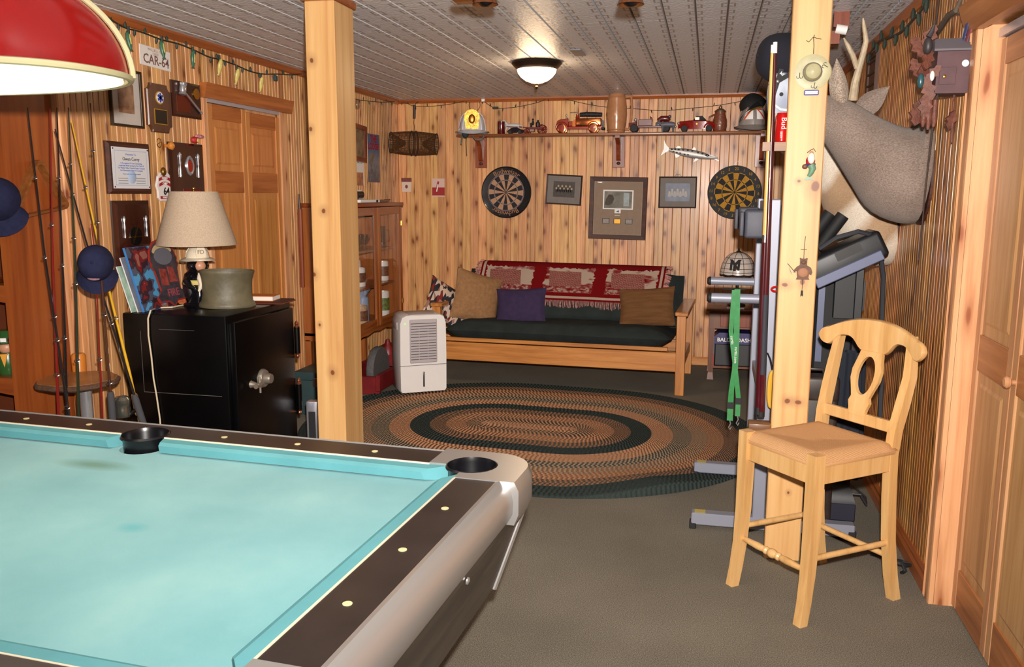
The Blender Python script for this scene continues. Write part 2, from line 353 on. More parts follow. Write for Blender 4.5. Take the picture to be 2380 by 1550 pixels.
# ------------------------------------------------------------------ walls of beadboard, board by board
PITCHB = .079
def board_mesh(mt, z0, z1):
    pr = [(0, .007), (.004, .0), (.036, 0), (.0375, .005), (.0415, .005), (.043, 0), (.075, 0), (.079, .007), (.079, .012), (0, .012)]
    return MB().prismz(pr, z0, z1).mesh('board', mt, 0)
def boards(parent, mt, u0, u1, place, rz, z0=0.0, z1=ZC):
    me = board_mesh(mt, z0, z1); u = u0
    while u < u1-.01:
        o = bpy.data.objects.new('board', me); COL.objects.link(o); o.parent = parent
        o.location = place(u); o.rotation_euler = (0, 0, rz); u += PITCHB
wb = MB().box((XL-.1, YB+.012, 0), (XR+.1, YB+.1, ZC)).build('wall_back', CASE, kind='structure', smooth=0)
boards(wb, PINE, XL, XR, lambda u: (u, YB, 0), 0)
LY0 = 3.5
wl = MB().box((XL-.1, LY0, 0), (XL-.012, YB, ZC)).build('wall_left', CASE, kind='structure', smooth=0)
D0, D1 = 4.69, 5.60      # left bifold opening
pl_ = lambda u: (XL, u, 0)
boards(wl, PINE, LY0, D0-.03, pl_, R(90)); boards(wl, PINE, D1+.02, YB, pl_, R(90)); boards(wl, PINE, D0-.03, D1+.02, pl_, R(90), 2.17, ZC)
MB().box((NX0, LY0+.001, 0), (XL-.1, LY0+.1, ZC)).build('wall_left_return', PINE, kind='structure', smooth=0)
MB().box((NX0-.1, NY0, 0), (NX0, LY0+.1, ZC)).build('wall_left_outer', PINE, kind='structure', smooth=0)
MB().box((NX0, NY0-.1, 0), (1.6, NY0, ZC)).build('wall_near', PINE, kind='structure', smooth=0)
RD0, RD1 = 1.75, 3.385    # right bifold opening
wr = MB().box((XR+.012, RD1, 0), (XR+.1, YB, ZC)).build('wall_right', CASE, kind='structure', smooth=0)
def rplace(u): return (XR, RD1+.08+(YB-RD1-.08)-(u-0), 0)
boards(wr, PINE_R, 0, YB-RD1-.02, lambda u: (XR, YB-u, 0), R(-90))
MB().box((XR, NY0, 0), (XR+.1, RD0, ZC)).box((XR, RD0, 2.13), (XR+.1, RD1, ZC)).box((XR+.3, RD0-.1, 0), (XR+.35, RD1+.1, ZC)).build('wall_right_near', PINE_R, kind='structure', smooth=0)
# trims
MB().prismx([(YB, ZC), (YB, ZC-.035), (YB-.012, ZC-.035), (YB-.03, ZC-.012), (YB-.03, ZC)], XL, XR).build('trim_1', TRIMW, kind='structure', smooth=0)
MB().prism([(XL, ZC), (XL+.03, ZC), (XL+.03, ZC-.012), (XL+.012, ZC-.04), (XL, ZC-.04)], LY0, YB).build('trim_2', TRIMY, kind='structure', smooth=0)
MB().prism([(XR, ZC), (XR-.03, ZC), (XR-.03, ZC-.012), (XR-.012, ZC-.04), (XR, ZC-.04)], RD1, YB).build('trim_3', TRIMY, kind='structure', smooth=0)
MB().prismx([(YB, 0), (YB-.016, 0), (YB-.016, .06), (YB-.008, .075), (YB, .075)], XL, XR).build('baseboard_back', OAK, kind='structure', smooth=0)
bsh = [(0, 0), (-.02, 0), (-.02, .05), (-.013, .065), (-.013, .075), (-.006, .09), (0, .09)]
MB().prism([(XR+x, z) for x, z in bsh], RD1+.08, YB).build('baseboard_right', TRIMY, kind='structure', smooth=0)
MB().prism([(XL-x, z) for x, z in bsh], LY0, D0-.03).prism([(XL-x, z) for x, z in bsh], D1+.16, YB).build('baseboard_left', TRIMY, kind='structure', smooth=0)

# ------------------------------------------------------------------ doors
def leaf(parent, lo, hi, zt, plane, sgn, mv, mh, name='door_panel', knob=None, midz=(1.55, 1.68)):
    """one bifold leaf in the plane x=plane, spanning y lo..hi; sgn=+1 faces +x"""
    st = .048; b_ = MB()
    for a, c in ((lo, lo+st), (hi-st, hi)): b_.box((plane-.014, a, .012), (plane+.014, c, zt), .003)
    o = b_.build(name, mv, parent)
    rails = [(.012, .17)] + [midz] + [(zt-.09, zt)]
    b_ = MB()
    for a, c in rails: b_.box((plane-.013, lo+st, a), (plane+.013, hi-st, c), .002)
    b_.build('rail', mh, o)
    for (a, c) in ((.17, midz[0]), (midz[1], zt-.09)):
        b_ = MB().box((plane-.006, lo+st, a), (plane+.006, hi-st, c))
        y0, y1, z0, z1 = lo+st+.03, hi-st-.03, a+.04, c-.04
        b_.rings([[(plane+sgn*(.006+.005*i), y0+.012*i, z0+.012*i), (plane+sgn*(.006+.005*i), y1-.012*i, z0+.012*i), (plane+sgn*(.006+.005*i), y1-.012*i, z1-.012*i), (plane+sgn*(.006+.005*i), y0+.012*i, z1-.012*i)] for i in (0, 1)], cap0=False)
        b_.build('raised_panel', mv, o, smooth=0)
    if knob:
        y, z = knob; s = sgn
        k = MB(); k.at((plane+s*.013, y, z), (0, s*R(90), 0)); k.lathe([(.008, 0), (.008, .012), (.018, .018), (.02, .026), (.014, .034), (0, .036)], 14); k.build('knob', mv, o)
    return o
d1 = thing('door_1', None, None, (0, 0, 0)); d1['kind'] = 'structure'
leaf(d1, D0+.02, (D0+D1)/2-.002, 2.075, XL-.005, 1, DOORW, DOORH); leaf(d1, (D0+D1)/2+.002, D1-.01, 2.06, XL-.005, 1, DOORW, DOORH)
MB().box((XL-.01, D0+.01, 2.078), (XL+.014, D1, 2.1)).build('door_track', mat('track_metal', C3(200,200,210), .35, .6), d1)
MB().box((XL-.01, D0-.03, 0), (XL+.016, D0+.012, 2.1), .003).box((XL-.01, D1-.006, 0), (XL+.016, D1+.09, 2.1), .003).build('door_casing', CASE, d1)
MB().prism([(XL-.01, 2.1), (XL+.03, 2.1), (XL+.05, 2.185), (XL-.01, 2.185)], D0-.035, D1+.15).build('head_casing', DOORH, d1, smooth=0)
d2 = thing('door_2', None, None, (0, 0, 0)); d2['kind'] = 'structure'
n_ = 4; wdt = (RD1-.012-RD0)/n_
for i in range(n_):
    a = RD1-.012-wdt*(i+1); leaf(d2, a+.002, a+wdt-.002, 2.08, XR+.075, -1, DOORR, DOORRH, knob=(a+wdt-.04, .97) if i == 1 else None, midz=(.93, 1.06))
MB().box((XR+.05, RD0, 2.085), (XR+.09, RD1, 2.115)).build('door_track', bpy.data.materials['track_metal'], d2)
cs = MB()
fl_ = [(XR, RD1-.01), (XR-.018, RD1-.01), (XR-.02, RD1+.0), (XR-.02, RD1+.045), (XR-.014, RD1+.052), (XR-.02, RD1+.059), (XR-.014, RD1+.066), (XR-.02, RD1+.073), (XR-.012, RD1+.085), (XR, RD1+.085)]
cs.prismz(fl_, 0, 2.12); cs.box((XR-.001, RD1-.01, 0), (XR+.11, RD1, 2.12)); cs.build('door_casing', CASE, d2, smooth=0)
MB().prism([(XR, 2.115), (XR-.03, 2.115), (XR-.06, 2.21), (XR, 2.21)], RD0-.1, RD1+.1).build('head_casing', DOORRH, d2, smooth=0)

# ------------------------------------------------------------------ posts
PW = .142
def post(name, label, x0, y0, w, d, spots):
    mt = post_wood('pine_post', spots)
    t = thing(name, label, 'post', (x0+w/2, y0+d/2, 0))
    o = MB().box((-w/2, -d/2, 0), (w/2, d/2, ZC-.03), .004).build('timber', mt, t)
    MB().box((-w/2-.012, -d/2-.012, ZC-.03), (w/2+.012, d/2+.012, ZC), .004).build('cap_trim', TRIMW, t)
    return t
_l = hit(708, 0, 1, 3.7); PX1 = _l.x-.004
def pz(px, py, y): q = hit(px, py, 1, y); return q.x, q.z
lp = [pz(q[0], q[1], 3.7) for q in ((724,140),(722,300),(752,490),(730,638),(743,755),(773,866))]
post('support_post', 'pale pine support post standing behind the pool table', PX1, 3.7, PW, .215, [(x-PX1-PW/2, z, s*.8, s) for (x, z), s in zip(lp, (.012, .01, .011, .011, .007, .013))])
_r = hit(1772, 1290, 2, 0); PX2 = .29; PYR = 3.665
rp = [pz(q[0], q[1], PYR) for q in ((1895,434),(1857,421),(1865,655),(1824,662),(1830,932),(1855,935),(1832,1145))]
post('support_post', 'pale pine support post behind the rush-seat bar stool', PX2, PYR, .146, .05, [(x-PX2-.073, z, a, b_) for (x, z), (a, b_) in zip(rp, ((.017,.02),(.007,.006),(.009,.012),(.013,.009),(.011,.01),(.014,.009),(.005,.006)))])
# ------------------------------------------------------------------ pool table
m, nt, p, N, L = _new('teal_billiard_cloth'); p.inputs['Roughness'].default_value = .9; p.inputs['Specular IOR Level'].default_value = .15; p.inputs['Sheen Weight'].default_value = .15
tc = N('ShaderNodeTexCoord'); n1 = N('ShaderNodeTexNoise'); n1.inputs['Scale'].default_value = 2.5; n1.inputs['Detail'].default_value = 8; L(tc.outputs['Object'], n1.inputs['Vector'])
r = ramp(nt, [(.3, C3(108,166,172)), (.55, C3(126,180,184)), (.75, C3(146,192,190))]); L(n1.outputs['Fac'], r.inputs[0])
v = N('ShaderNodeTexVoronoi'); v.inputs['Scale'].default_value = 9; L(tc.outputs['Object'], v.inputs['Vector'])
r2 = ramp(nt, [(.03, (1,1,1)), (.07, (0,0,0))]); L(v.outputs['Distance'], r2.inputs[0]); n3 = N('ShaderNodeTexNoise'); n3.inputs['Scale'].default_value = 3; L(tc.outputs['Object'], n3.inputs['Vector'])
r3 = ramp(nt, [(.56, (0,0,0)), (.64, (.55,.55,.55))]); L(n3.outputs['Fac'], r3.inputs[0]); mm = N('ShaderNodeMath', operation='MULTIPLY'); L(r2.outputs[0], mm.inputs[0]); L(r3.outputs[0], mm.inputs[1])
mx = N('ShaderNodeMix', data_type='RGBA'); L(mm.outputs[0], mx.inputs['Factor']); L(r.outputs[0], mx.inputs['A']); mx.inputs['B'].default_value = C3(190,220,210)
# worn olive stain in front of the side pocket and a darker rubbed patch
def spot(cx, cy, rx, ry, col, prev, amt):
    mp = N('ShaderNodeMapping'); mp.inputs['Location'].default_value = (-cx/rx, -cy/ry, 0); mp.inputs['Scale'].default_value = (1/rx, 1/ry, 0); L(tc.outputs['Object'], mp.inputs[0])
    ln = N('ShaderNodeVectorMath', operation='LENGTH'); L(mp.outputs[0], ln.inputs[0]); rr_ = ramp(nt, [(.2, (amt,)*3), (1, (0,0,0))]); L(ln.outputs['Value'], rr_.inputs[0])
    q = N('ShaderNodeMix', data_type='RGBA'); L(rr_.outputs[0], q.inputs['Factor']); L(prev, q.inputs['A']); q.inputs['B'].default_value = col; return q.outputs['Result']
c_ = spot(-.02, .39, .15, .05, C3(74,120,90), mx.outputs['Result'], .75); c_ = spot(.42, .02, .05, .035, C3(64,160,170), c_, .6)
L(c_, p.inputs['Base Color'])
nb = N('ShaderNodeTexNoise'); nb.inputs['Scale'].default_value = 600; L(tc.outputs['Object'], nb.inputs['Vector']); bb = N('ShaderNodeBump'); bb.inputs['Strength'].default_value = .15; bb.inputs['Distance'].default_value = .002; L(nb.outputs['Fac'], bb.inputs['Height']); L(bb.outputs[0], p.inputs['Normal'])
CLOTH = m
CUSH = mat('cushion_cloth', C3(98,160,168), .9, var=.1, vs=5, spec=.15)
RAILM = mat('dark_laminate_rail', C3(44,36,34), .36, var=.25, vs=7, stretch=(1, 1, 1), spec=.5)
APRON = wood('smoked_walnut_laminate', C3(92,80,72), C3(66,56,50), C3(36,30,28), axis=1, grain=14, rough=.4, coat=.1, along=.12)
ALU = mat('cast_aluminium', C3(184,182,180), .3, .6)
PT = thing('pool_table', 'pool table with faded teal cloth and dark rails edged in aluminium', 'pool table', (-1.733, 1.711, 0), R(-3.5))
ZB, ZT = .76, .8
IU, IV, NU, NV = 1.07, .575, 1.02, .525        # inner rail edge, cushion nose
OU, OV = IU+.115, IV+.115                    # outer edge of the dark rail
def arc(cx, cy, r, a0, a1, n): return [(cx+r*math.cos(R(a0+(a1-a0)*i/n)), cy+r*math.sin(R(a0+(a1-a0)*i/n))) for i in range(n+1)]
# slate bed with pocket notches
def bed_outline():
    pts = []
    pts += [(.075, IV), (IU-.1, IV)] + arc(IU+.01, IV+.01, .075, 200, 250, 6) + [(IU, IV-.1)]
    pts += [(IU, -IV+.1)] + arc(IU+.01, -IV-.01, .075, 110, 160, 6) + [(IU-.1, -IV), (.075, -IV)] + arc(0, -IV-.0, .07, 5, 175, 10)
    pts += [(-.075, -IV), (-IU+.1, -IV)] + arc(-IU-.01, -IV-.01, .075, 20, 70, 6) + [(-IU, -IV+.1), (-IU, IV-.1)] + arc(-IU-.01, IV+.01, .075, -70, -20, 6) + [(-IU+.1, IV), (-.075, IV)] + arc(0, IV+.0, .07, 185, 355, 10)
    return pts
MB().prismz(list(reversed(bed_outline())), ZB-.04, ZB).build('bed_cloth', CLOTH, PT, smooth=0)
def cushion(a, b, flip, vert):
    """a,b: start/end along the rail at the rail side; flip=+1 rail on the + side"""
    ca, cb = (.018 if abs(a) < .2 else .06), (.018 if abs(b) < .2 else .06); s = 1 if b > a else -1
    def prof(t, c):      # t position on rail side, c how far the nose end is pulled in
        I, Nn = (IU, NU) if vert else (IV, NV)
        return [(t, I, ZT-.003), (t+c*.75, Nn+.014, ZT-.004), (t+c, Nn, ZT-.011), (t+c*.9, Nn+.006, ZB+.005), (t+c*.5, Nn+.025, ZB+.001), (t, I, ZB+.001)]
    r0 = prof(a, s*ca); r1 = prof(b, -s*cb); f = lambda q: ((flip*q[1], q[0], q[2]) if vert else (q[0], flip*q[1], q[2]))
    MB().rings([[f(q) for q in r0], [f(q) for q in r1]]).build('cushion', CUSH, PT, smooth=0)
for fl2 in (1, -1):
    cushion(.078, IU-.055, fl2, False); cushion(-IU+.055, -.078, fl2, False); cushion(-IV+.055, IV-.055, fl2, True)
# dark rails (long ones notched for the side pockets)
CB = .96; CBV = .475
for sgn in (1, -1):
    pts = [(-CB, IV), (-.078, IV)] + list(reversed(arc(0, IV+.03, .072, -25, 205, 14)))[0:0] + arc(0, IV+.012, .075, 190, -10, 14) + [(.078, IV), (CB, IV), (CB, OV), (-CB, OV)]
    MB().prismz([(x, sgn*y) for x, y in pts], ZT-.1, ZT).build('rail', RAILM, PT, smooth=0)
    MB().box((sgn*IU if sgn > 0 else -OU, -CBV, ZT-.1), (OU if sgn > 0 else -IU, CBV, ZT)).build('rail', RAILM, PT, smooth=0)
    MB().box((min(sgn*(IU-.002), sgn*(IU+.004)), -CBV, ZT-.02), (max(sgn*(IU-.002), sgn*(IU+.004)), CBV, ZT+.0012)).build('feather_strip', CREAM, PT, smooth=0)
    MB().box((-CB, min(sgn*(IV-.002), sgn*(IV+.002)), ZT-.02), (-.08, max(sgn*(IV-.002), sgn*(IV+.002)), ZT+.001)).box((.08, min(sgn*(IV-.002), sgn*(IV+.002)), ZT-.02), (CB, max(sgn*(IV-.002), sgn*(IV+.002)), ZT+.001)).build('feather_strip', CREAM, PT, smooth=0)
# aluminium edge trims, rounded section
tp = [(0, 0), (.012, .003), (.03, -.006), (.044, -.024), (.05, -.05), (.048, -.085), (.04, -.1), (0, -.1)]
for sgn in (1, -1):
    MB().rings([[(sgn*(OU+a), y, ZT+b) for a, b in tp] for y in (-CBV, CBV)]).build('edge_trim', ALU, PT)
    MB().rings([[(x, sgn*(OV+a*.45), ZT+b) for a, b in tp] for x in (-CB, CB)]).build('edge_trim', ALU, PT)
# corner castings and pockets
LINER = mat('black_pocket_plastic', C3(16,16,20), .28, var=.3, vs=30)
for su in (1, -1):
    for sv in (1, -1):
        out = [(CB, IV), (IU-.06, IV)] + arc(IU+.012, IV+.012, .073, 190, -100, 18) + [(IU, IV-.06), (IU, CBV), (OU+.052, CBV)] + arc(OU-.063, OV-.09, .115, 0, 90, 10) + [(CB, OV+.025)]
        low = [(x+(.004 if x > OU else 0), y+(.004 if y > OV else 0)) for x, y in out]
        b_ = MB(); n = len(out)
        b_.rings([[(su*x, sv*y, ZT+.003) for x, y in out], [(su*(x+(.012 if x > OU-.02 and y < OV+.1 and (x > OU) else 0)), sv*(y+(.012 if y > OV else 0)), ZT-.02) for x, y in out], [(su*(x+(.012 if x > OU else 0)), sv*(y+(.012 if y > OV else 0)), ZT-.085) for x, y in out], [(su*x, sv*y, ZT-.115) for x, y in out]])
        b_.build('corner_casting', ALU, PT, smooth=50)
        b_ = MB(); c = (su*(IU+.012), sv*(IV+.012), 0)
        b_.lathe([(.074, ZT-.001), (.069, ZT+.004), (.066, ZT-.01), (.064, ZT-.09), (.05, ZT-.13), (0, ZT-.135)], 28, c, caps=False); b_.build('pocket_liner', LINER, PT)
for sv in (1, -1):
    MB().lathe([(.074, ZT-.002), (.07, ZT+.004), (.066, ZT-.008), (.064, ZT-.1), (.05, ZT-.14), (0, ZT-.145)], 28, (0, sv*(IV+.012), 0), caps=False).build('pocket_liner', LINER, PT)
DIA = mat('pearl_inlay', C3(226,212,160), .35)
dm = MB().lathe([(.0095, 0), (.0095, .0012), (0, .0016)], 14, caps=False).mesh('sight', DIA)
def sight(x, y):
    o = bpy.data.objects.new('sight', dm); COL.objects.link(o); o.parent = PT; o.location = (x, y, ZT)
for k in (-3, -2, -1, 1, 2, 3):
    for sv in (1, -1): sight(k*.255, sv*(IV+.057))
for k in (-1, 0, 1):
    for su in (1, -1): sight(su*(IU+.057), k*.255)
# aprons tapering inward, aluminium corner strips, legs
for su in (1, -1):
    MB().rings([[(su*(OU+.034), -OV+.01, ZT-.1), (su*(OU+.034), OV-.01, ZT-.1), (su*(OU-.05), OV-.07, .43), (su*(OU-.05), -OV+.07, .43)], [(su*(OU+.01), -OV+.01, ZT-.1), (su*(OU+.01), OV-.01, ZT-.1), (su*(OU-.075), OV-.07, .43), (su*(OU-.075), -OV+.07, .43)]]).build('apron', APRON, PT, smooth=0)
    MB().rings([[(-OU-.01, su*(OV+.015), ZT-.1), (OU+.01, su*(OV+.015), ZT-.1), (OU-.06, su*(OV-.06), .43), (-OU+.06, su*(OV-.06), .43)], [(-OU-.01, su*(OV-.01), ZT-.1), (OU+.01, su*(OV-.01), ZT-.1), (OU-.06, su*(OV-.085), .43), (-OU+.06, su*(OV-.085), .43)]]).build('apron', APRON, PT, smooth=0)
    for sv in (1, -1):
        MB().tube([(su*(OU+.028), sv*(OV+.005), ZT-.1), (su*(OU-.055), sv*(OV-.068), .428)], .014, 8).build('corner_strip', mat('pale_aluminium', C3(214,212,212), .35, .8), PT)
        MB().rings([[(su*(.86+a*w), sv*(.42+b_*w*.8), z) for a, b_ in ((-1,-1),(1,-1),(1,1),(-1,1))] for z, w in ((.45, .11), (.05, .07))]).build('leg', APRON, PT, smooth=0)
        MB().lathe([(.05, 0), (.05, .03), (.03, .05)], 16, (su*.86, sv*.42, 0)).build('leveler_foot', ALU, PT)
MB().rings([[(-1.1, -.58, .62), (1.1, -.58, .62), (1.1, .58, .62), (-1.1, .58, .62)], [(-1.08, -.56, .44), (1.08, -.56, .44), (1.08, .56, .44), (-1.08, .56, .44)]]).build('cabinet_body', BLACKM, PT, smooth=0)
MB().at((OU+.027, .17, .665), (0, R(98), 0)).lathe([(.009, 0), (.009, .004), (0, .007)], 10, caps=False).build('bolt_head', ALU, PT)

# ------------------------------------------------------------------ pool lamp hanging over the table
m, nt, p, N, L = _new('red_translucent_plastic'); out = nt.nodes['Material Output']
p.inputs['Base Color'].default_value = C3(88,6,8); p.inputs['Roughness'].default_value = .22
tr = N('ShaderNodeBsdfTranslucent'); tr.inputs[0].default_value = C3(210,26,12); ms = N('ShaderNodeMixShader'); ms.inputs[0].default_value = .22
L(p.outputs[0], ms.inputs[1]); L(tr.outputs[0], ms.inputs[2]); L(ms.outputs[0], out.inputs[0]); REDSH = m
m, nt, p, N, L = _new('cream_translucent_plastic'); out = nt.nodes['Material Output']
p.inputs['Base Color'].default_value = C3(186,180,140); p.inputs['Roughness'].default_value = .3
tr = N('ShaderNodeBsdfTranslucent'); tr.inputs[0].default_value = C3(150,146,110); ms = N('ShaderNodeMixShader'); ms.inputs[0].default_value = .18
L(p.outputs[0], ms.inputs[1]); L(tr.outputs[0], ms.inputs[2]); L(ms.outputs[0], out.inputs[0]); CRSH = m
LX, LY, LZ = -1.745, 1.70, 1.806; LA, LB, LH = .46, .275, .27
PL = thing('pool_table_lamp', 'glowing red plastic billiard lamp with cream end hanging over the table', 'lamp', (LX, LY, LZ), R(-3.5))
def dome(u, t, off=0.0):      # u angle around 0..1, t 0 rim .. 1 crown
    a = 2*math.pi*u; e = 2/2.35; ca, sa = math.cos(a), math.sin(a)
    k = math.cos(t*math.pi/2)**.95; z = LH*math.sin(t*math.pi/2)**1.0
    return ((LA*k+off)*math.copysign(abs(ca)**e, ca), (LB*k+off)*math.copysign(abs(sa)**e, sa), z+off*.5)
sh = MB(); sh.grid(lambda u, t: dome(u, t*.97), 64, 20, wrapu=True); so = sh.build('shade', REDSH, PL, smooth=60)
UC = .04                      # cream end caps wrap the two short ends
for c0 in (.115, .615):
    e_ = MB()
    e_.grid(lambda u, t: dome(c0+(u-.5)*2*UC*(1+.25*t), t*.97, .006), 14, 20); e_.build('end_cap', CRSH, PL, smooth=60)
    for sg in (-1, 1):
        MB().tube([dome(c0+sg*UC*(1+.25*t/20), t/20*.97, .008) for t in range(21)], .007, 8).build('rib', CRSH, PL)
        MB().tube([dome(c0+sg*UC*(1+.25*t/20)*.8, t/20*.97, .008) for t in range(21)], .005, 8).build('rib', CRSH, PL)
MB().tube([dome(k/64, 0, .003) for k in range(64)], .008, 8, closed=True).build('rim', CRSH, PL)
MB().cyl((0, 0, LH*.98), (0, 0, ZC-LZ-.02), .012).lathe([(.06, ZC-LZ-.025), (.06, ZC-LZ), (0, ZC-LZ)], 20).build('hanging_rod', BRASS, PL)
BULB = mat('lit_bulb', C3(255,240,220), .4, emit=((1, .86, .66, 1), 60))
m, nt, p, N, L = _new('white_translucent_liner'); out = nt.nodes['Material Output']
p.inputs['Base Color'].default_value = C3(250,246,240); p.inputs['Roughness'].default_value = .6
tr = N('ShaderNodeBsdfTranslucent'); tr.inputs[0].default_value = (.95,.9,.8,1); ms = N('ShaderNodeMixShader'); ms.inputs[0].default_value = .5
L(p.outputs[0], ms.inputs[1]); L(tr.outputs[0], ms.inputs[2]); L(ms.outputs[0], out.inputs[0]); INNER = m
MB().grid(lambda u, t: dome(u, t*.97, -.012), 48, 12, wrapu=True).build('inner_liner', INNER, PL, smooth=60)
for bx in (-.2, .2):
    MB().ell((bx, 0, .14), (.035, .035, .045)).build('bulb', BULB, PL)
    MB().cyl((bx, 0, .18), (bx, 0, .25), .02).build('socket', BRASS, PL)
MB().box((-.24, -.012, .245), (.24, .012, .262)).build('lamp_bar', BRASS, PL)
pl2 = bpy.data.lights.new('pool_lamp_light', 'POINT'); pl2.energy = 12; pl2.color = (1, .87, .7); pl2.shadow_soft_size = .12
po = bpy.data.objects.new('pool_lamp_light', pl2); COL.objects.link(po); po.parent = PL; po.location = (0, 0, .05)
# ------------------------------------------------------------------ rush-seat bar stool
STW = wood('maple_stool', C3(228,188,132), C3(216,170,110), C3(188,138,80), axis=2, grain=18, rough=.32, coat=.3)
m, nt, p, N, L = _new('woven_rush'); p.inputs['Roughness'].default_value = .75
tc = N('ShaderNodeTexCoord'); uvn = N('ShaderNodeUVMap'); sp = N('ShaderNodeSeparateXYZ'); L(tc.outputs['UV'], sp.inputs[0])
w = N('ShaderNodeMath', operation='SINE'); ml = N('ShaderNodeMath', operation='MULTIPLY'); L(sp.outputs['X'], ml.inputs[0]); ml.inputs[1].default_value = 2*math.pi/.006; L(ml.outputs[0], w.inputs[0])
nz = N('ShaderNodeTexNoise'); nz.inputs['Scale'].default_value = 160; L(tc.outputs['Object'], nz.inputs['Vector'])
ad = N('ShaderNodeMath', operation='MULTIPLY_ADD'); L(w.outputs[0], ad.inputs[0]); ad.inputs[1].default_value = .2; s5 = N('ShaderNodeMath', operation='MULTIPLY_ADD'); L(nz.outputs['Fac'], s5.inputs[0]); s5.inputs[1].default_value = .35; s5.inputs[2].default_value = .36; L(s5.outputs[0], ad.inputs[2])
r = ramp(nt, [(.25, C3(190,138,92)), (.55, C3(206,156,106)), (.8, C3(220,174,126))]); L(ad.outputs[0], r.inputs[0]); L(r.outputs[0], p.inputs['Base Color'])
b = N('ShaderNodeBump'); b.inputs['Strength'].default_value = .35; b.inputs['Distance'].default_value = .002; L(w.outputs[0], b.inputs['Height']); L(b.outputs[0], p.inputs['Normal']); RUSH = m
ST = thing('bar_stool', 'maple bar stool with woven rush seat beside the post', 'stool', (.29, 3.25, 0), R(-50.7))
SH = .62; HW = .178
def qtube(b_, pts, w, d):
    b_.rings([[(x-w_/2, y-d_/2, z), (x+w_/2, y-d_/2, z), (x+w_/2, y+d_/2, z), (x-w_/2, y+d_/2, z)] for (x, y, z), w_, d_ in zip(pts, w, d)])
for s in (-1, 1):           # front sabre legs
    b_ = MB(); zz = [0, .08, .18, .32, .5, SH+.018]
    yy = [-.03, -.016, -.004, .004, .006, .006]; qtube(b_, [(s*(HW+.012*max(0, (.25-z))*2), y, z) for z, y in zip(zz, yy)], [.036, .036, .038, .042, .046, .046], [.036, .038, .04, .044, .046, .046])
    b_.build('leg', STW, ST)
for s in (-1, 1):           # back legs sweep up into the back posts
    zz = [0, .1, .25, .42, .58, .68, .78, .88, .98, 1.03]; yy = [.455, .432, .41, .398, .394, .405, .43, .455, .468, .47]; xx = [.185, .182, .178, .176, .174, .176, .18, .182, .172, .168]
    b_ = MB(); qtube(b_, [(s*x, y, z) for x, y, z in zip(xx, yy, zz)], [.034]*5+[.034, .034, .032, .028, .026], [.042]*5+[.044, .044, .04, .034, .03]); b_.build('leg', STW, ST)
MB().box((-HW+.02, -.005, SH-.095), (HW-.02, .018, SH-.012), .002).build('seat_apron', STW, ST)
for s in (-1, 1): MB().box((s*HW-.011, .03, SH-.095), (s*HW+.011, .385, SH-.012), .002).build('seat_apron', STW, ST)
MB().box((-HW+.02, .385, SH-.095), (HW-.02, .408, SH-.012), .002).build('seat_apron', STW, ST)
# rush seat: four wedges meeting on a ridge, cords running parallel to each edge
x0, x1, y0, y1 = -HW-.022, HW+.022, -.012, .40; cA, cB = (0, .17), (0, .22)
sm = bpy.data.meshes.new('rush_seat'); bm = bmesh.new(); uvl = bm.loops.layers.uv.new('UVMap')
def wedge(e0, e1, c0, c1, along):
    nn = 10; rows = []
    for j in range(nn+1):
        t = j/nn; a = Vector(e0).lerp(Vector(c0), t); c = Vector(e1).lerp(Vector(c1), t)
        z = SH-.012 + .036*math.sin(min(1, t*4.0)*math.pi/2) - .022*t
        rows.append([(a.lerp(c, k/nn), z) for k in range(nn+1)])
    bmv = [[bm.verts.new((q.x, q.y, z)) for q, z in rw] for rw in rows]
    for j in range(nn):
        for k in range(nn):
            try: f = bm.faces.new((bmv[j][k], bmv[j][k+1], bmv[j+1][k+1], bmv[j+1][k]))
            except ValueError: continue
            for l in f.loops: l[uvl].uv = ((l.vert.co.y if along else l.vert.co.x), 0)
wedge((x0, y0), (x1, y0), cA, cA, 0); wedge((x1, y1), (x0, y1), cB, cB, 0); wedge((x1, y0), (x1, y1), cA, cB, 1); wedge((x0, y1), (x0, y0), cB, cA, 1)
bmesh.ops.remove_doubles(bm, verts=bm.verts[:], dist=.0005); bmesh.ops.recalc_face_normals(bm, faces=bm.faces[:]); bm.to_mesh(sm); bm.free()
sm.materials.append(RUSH); sm.polygons.foreach_set('use_smooth', [True]*len(sm.polygons))
o = bpy.data.objects.new('rush_seat', sm); COL.objects.link(o); o.parent = ST
MB().box((x0+.004, y0+.004, SH-.03), (x1-.004, y1-.004, SH-.008), .008, 2).build('seat_roll', RUSH, ST)
# crest rail: napoleon shape bent backwards, rounded lobes at both ends
def bend(x, y, z): return (x, y+.475-.55*x*x, z)
def interp(pl, x):
    pl = sorted(pl)
    for (a, za), (c, zc) in zip(pl, pl[1:]):
        if a <= x <= c and c > a: return za+(zc-za)*(x-a)/(c-a)
    return pl[0][1] if x < pl[0][0] else pl[-1][1]
b_ = MB(); rg = []; XC, ZL, RL = .208, .982, .04
cb = [(0, .936), (.055, .937), (.068, .944), (.082, .962), (.098, .98), (.118, .988), (.145, .988), (.165, .98), (.185, .962), (.198, .947), (XC, ZL-RL)]
for i in range(65):
    t_ = -1+2*i/64; x = math.copysign(abs(math.sin(t_*math.pi/2)), t_)*(XC+RL-.0005); ax_ = abs(x)
    if ax_ <= XC: zt = 1.072-(1.072-ZL-RL)*(ax_/XC)**2.2; zb = interp(cb, ax_)
    else: q = math.sqrt(max(0, RL*RL-(ax_-XC)**2)); zt, zb = ZL+q, ZL-q
    th = .013; e = min(.006, (zt-zb)*.25)
    rg.append([bend(x, -th, zb+e), bend(x, -th-.003, (zb+zt)/2), bend(x, -th, zt-e), bend(x, 0, zt), bend(x, th, zt-e), bend(x, th, zb+e), bend(x, 0, zb)])
b_.rings(rg); b_.build('crest_rail', STW, ST, smooth=50)
